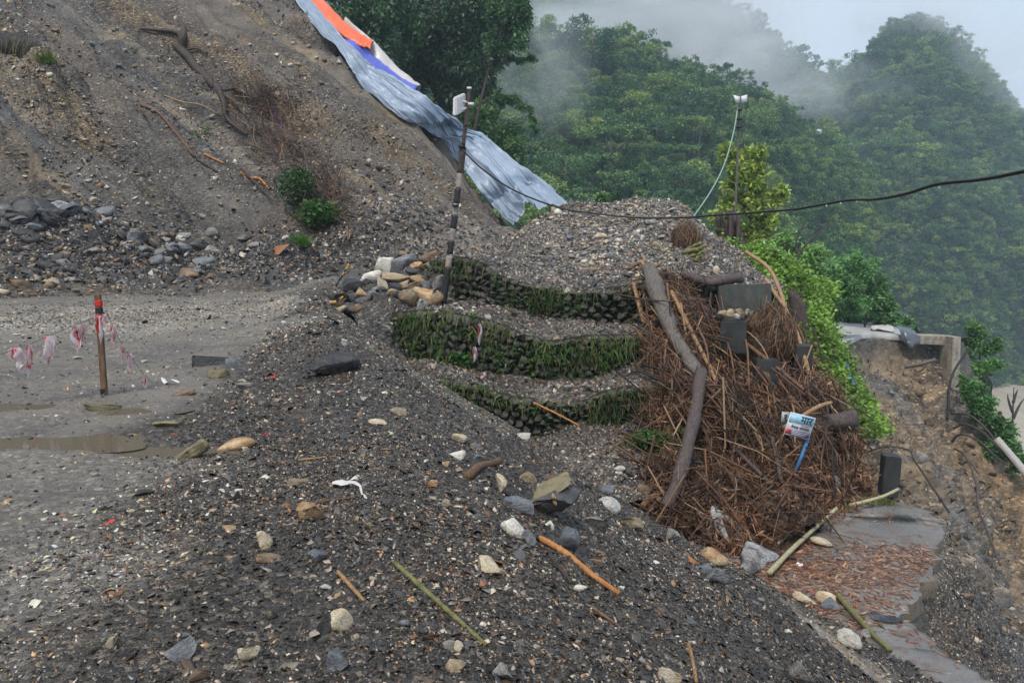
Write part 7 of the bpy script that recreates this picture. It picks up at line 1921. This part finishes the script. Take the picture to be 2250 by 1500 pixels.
# overhanging sod at the upper left
sod = hit(45, 112, LS)
e7 = empty('overhanging_sod', sod[0], 'dark overhanging sod at the left edge of the landslide', 'sod')
k = sod[2] / FPX
V, F = ICO3; V = V * (1 + .3 * fbm(V * 2.2, 3, 77))[:, None] * [64 * k, 0.5, 30 * k]
link('soil', build_mesh('soil', V, F, M_litter, np.broadcast_to([.035, .030, .024], V.shape), True), e7, rot=(0, .28, 0))
n = 110; st = np.stack([rng.uniform(-60, 60, n) * k, np.full(n, -.45), rng.uniform(-24, 26, n) * k], -1)
V, F, C = blades(st, np.stack([rng.normal(0, .3, n), -np.ones(n) * .5, -np.ones(n)], -1), rng.uniform(.15, .6, n), np.full(n, .025), greens(n, .4, .3), .6, 3)
link('roots', build_mesh('roots', V, F, M_blade, C), e7, kind='stuff')
# ---- yellow and black rods at the road corner
M_yellow = plain_mat('yellow_paint', (0.72, 0.38, 0.02), 0.5, 14, .2, .1, .003)
def rod(label, a, b2, d, nseg, pat):
    A, B = P(*a, d), P(*b2, d); e_ = empty('striped_rod', A, label, 'rod')
    for i in range(nseg):
        t0, t1 = i / nseg, (i + 1) / nseg
        V, F = tube(np.array([A + (B - A) * t0, A + (B - A) * (t0 + t1) / 2, A + (B - A) * t1]) - A, .022, 7); link('segment', build_mesh('segment', V, F, M_yellow if pat[i] == 'y' else M_black, smooth=True), e_)
rod('leaning black and yellow rod behind the rock pile', (738, 628), (771, 574), 20.2, 9, 'bbbbybyyb'); rod('black and yellow rod lying on the black corner stone', (724, 672), (762, 646), 19.0, 5, 'byby b'.replace(' ', ''))
log('stick', 'red tipped stick on the middle ledge', [(1172, 884, 16.0), (1222, 908, 15.75), (1274, 935, 15.5)], .022, 'orange', 'stick', 7)
# ---- far end: plastic over the slab, plank, hose, steel and roots on the washed-out slope
def drape(label, pix, d0, mat, seed, name='plastic_sheet'):
    rows = [[P(*q) for q in r_] for r_ in pix]; g = loft(rows, 24, 24); g = g + grid_normals(g) * (fbm(g * 2.2, 3, seed) * .12)[..., None]; b0 = g[12, 12].copy()
    o = link(name, build_mesh(name, g.reshape(-1, 3) - b0, grid_faces(24, 24), mat, smooth=True), loc=b0, label=label, category='plastic'); o.modifiers.new('t', 'SOLIDIFY').thickness = .01
drape('black plastic sheet hanging over the end of the far road', 0, 0, None, 1) if False else None
drape('black plastic sheet hanging over the end of the far road', [[(1962, 716, 42.5), (1985, 718, 42), (2010, 728, 41.6)], [(1976, 728, 41.2), (1996, 730, 41.0), (2020, 740, 40.9)], [(1984, 748, 40.8), (2000, 752, 40.6), (2018, 752, 40.8)], [(1990, 762, 40.8), (1999, 768, 40.7), (2008, 762, 40.9)]], 0, tarp_mat('sheet_plastic', (0.10, 0.115, 0.14), .25), 731)
drape('white rubble sheet on the edge of the far road', [[(1915, 716, 45), (1940, 714, 45), (1962, 718, 44)], [(1912, 724, 43), (1940, 724, 43), (1966, 728, 42.6)]], 0, M_whitetarp, 733)
drape('small grey plastic heap behind the green bank', [[(1656, 566, 28), (1661, 552, 28), (1668, 560, 28)], [(1654, 574, 27.6), (1664, 572, 27.4), (1682, 574, 27.6)]], 0, M_greytarp, 735)
drape('blue cloth strip caught in the creeper', [[(1858, 802, 21.6), (1864, 802, 21.6)], [(1864, 820, 21.2), (1870, 820, 21.2)], [(1874, 846, 20.6), (1880, 846, 20.6)]], 0, tarp_mat('blue_cloth', (.03, .13, .5), .6), 737)
log('plank', 'weathered plank jutting from the washed-out bank', [(1988, 806, 40.2), (2020, 800, 39.8), (2056, 790, 39.6)], .10, 'grey', 'plank', 4, wob=0, taper=1)
M_hose = M_black
cable('hose', 'black hose hanging from the concrete pillar', [(2131, 764, 40.5), (2112, 790, 40), (2096, 816, 39.6), (2086, 850, 39), (2084, 890, 38), (2082, 920, 37)], .065, M_hose, 40, cat='hose')
for i, (lab, pts, r_) in enumerate((('longest bent root curving over the ochre slope', [(2090, 908, 36.8), (2130, 912, 36), (2170, 946, 35), (2210, 1000, 33.5), (2262, 1056, 32)], .065), ('middle bent root on the ochre slope', [(2096, 940, 36), (2120, 932, 35.5), (2160, 950, 34.5), (2200, 990, 33.5), (2240, 1030, 32.5)], .055), ('lowest bent root on the ochre slope', [(2092, 970, 35), (2110, 954, 34.6), (2150, 968, 33.8), (2190, 1005, 32.5), (2215, 1022, 32)], .055),
                              ('thin dark root running down the ochre slope', [(2098, 986, 34), (2120, 1000, 32.5), (2145, 1060, 29), (2150, 1110, 26), (2175, 1180, 24), (2198, 1240, 22.5)], .05), ('short dark root beside the thin dark root', [(2112, 1020, 32), (2130, 1014, 31.5), (2150, 1040, 30)], .05))):
    log('root', lab, pts, r_, 'dark' if i < 3 else 'purple', 'root', 7, taper=.7)
mbp = [(1902, 994, 17.4), (1930, 984, 17.2), (1950, 980, 17.2), (1996, 988, 17.4), (2010, 1012, 17.2), (2048, 1068, 16.6), (2086, 1126, 16.2)]
log('steel_bar', 'bent rusty steel bar above the concrete guard post', mbp, .022, 'dark', 'steel bar', 6, wob=0, taper=1, n=50)
log('steel_bar', 'thin rusty rod beside the bent steel bar', [(1895, 1004, 17.3), (1925, 992, 17.2), (1950, 982, 17.2)], .018, 'brown', 'steel bar', 6, wob=0, taper=1)
box_b = [(2192, 966, 34), (2222, 1000, 33), (2262, 1048, 31.5)]
log('concrete_beam', 'pale broken concrete beam sticking out at the right edge', box_b, .2, 'concrete', 'beam', 4, wob=.05, taper=1)
# bare dead tree by the river
e8 = P(2228, 950, 60); eb = empty('bare_tree', e8, 'small bare tree before the river at the right edge', 'tree')
mb = MB()
for pts in ([(2226, 985, 60), (2225, 920, 60), (2228, 850, 60)], [(2226, 920, 60), (2240, 890, 60), (2250, 876, 60)], [(2225, 905, 60), (2216, 880, 60), (2214, 866, 60)], [(2226, 885, 60), (2232, 866, 60), (2236, 856, 60)]):
    c = crom([P(*q) for q in pts], 10) - e8; mb.add(*tube(c, np.linspace(.12, .03, 10), 6))
link('trunk', mb.mesh('trunk', BK['dark'], True), eb)
HAZE_D = 0.0006
MISTS = [
    ('low cloud lying along the top of the spur', 1400, 25, 285, 800, 250, 110, 0.055),
    ('mist bank between the spur and the far ridge', 1580, 150, 258, 480, 210, 70, 0.055),
    ('thin mist drifting over the saddle', 1780, 220, 330, 460, 190, 60, 0.030),
    ('mist rising beside the dark drooping trees', 1190, 180, 140, 260, 320, 40, 0.026),
    ('thin cloud wrapped round the right side of the peak', 2190, 150, 350, 280, 260, 60, 0.030),
    ('cloud cap dragging over the peak top', 2020, 50, 366, 360, 150, 60, 0.030),
]
# ================================================================== AIR
pts_all = np.concatenate([g.reshape(-1, 3) for g in MTN.values()])
hi = pts_all[:, 2].max() + 25
m = bpy.data.materials.new('haze_air'); m.use_nodes = True; nt = m.node_tree
nt.nodes.remove(nt.nodes['Principled BSDF'])
pv = nt.nodes.new('ShaderNodeVolumePrincipled')
pv.inputs['Color'].default_value = (0.66, 0.83, 1.0, 1); pv.inputs['Density'].default_value = HAZE_D; pv.inputs['Anisotropy'].default_value = 0.2
nt.links.new(pv.outputs[0], nt.nodes['Material Output'].inputs['Volume'])
lo = min(pts_all[:, 2].min(), rz) - 1.2
V, F = boxv(150, 250, (hi + lo) / 2, 1100, 620, hi - lo)
link('haze', build_mesh('haze', V, F, m), kind='stuff', label='thin pale haze filling the valley', category='haze')
# banks of low cloud that drag along the mountain tops
def mist(label, px, py, d, wpx, hpx, depth, dens, seed, sc=1.6):
    c = P(px, py, d); k = d / FPX
    m = bpy.data.materials.new('mist_%d' % seed); m.use_nodes = True; nt = m.node_tree; nt.nodes.remove(nt.nodes['Principled BSDF']); n = N(nt)
    pv = nt.nodes.new('ShaderNodeVolumePrincipled'); pv.inputs['Color'].default_value = (0.95, 0.97, 1.0, 1)
    o = n.obj()
    ln = n.new('ShaderNodeVectorMath', operation='LENGTH'); n.l(o, ln.inputs[0])
    fall = n.maprange(ln.outputs['Value'], 0.25, 1.0, 1.0, 0.0)
    nz = n.new('ShaderNodeTexNoise'); nz.inputs['Scale'].default_value = sc; nz.inputs['Detail'].default_value = 3; nz.inputs['Distortion'].default_value = 0.6
    off_ = n.new('ShaderNodeVectorMath', operation='ADD'); n.l(o, off_.inputs[0]); off_.inputs[1].default_value = (seed * 1.7, seed * 0.3, seed * 2.1); n.l(off_.outputs[0], nz.inputs['Vector'])
    w = n.maprange(nz.outputs['Fac'], 0.36, 0.66, 0.0, 1.0)
    dn = n.math('MULTIPLY', n.math('MULTIPLY', fall, w), dens)
    n.l(dn, pv.inputs['Density']); n.l(pv.outputs[0], nt.nodes['Material Output'].inputs['Volume'])
    V, F = ICO3
    ob = link('mist_bank', build_mesh('mist_bank', V, F, m), loc=c, scale=(wpx * k / 2, depth / 2, hpx * k / 2), kind='stuff', label=label, category='mist')
    return ob
for i, a in enumerate(MISTS): mist(*a, seed=i + 1)
cy.volume_step_rate = 4.0
cy.volume_max_steps = 64
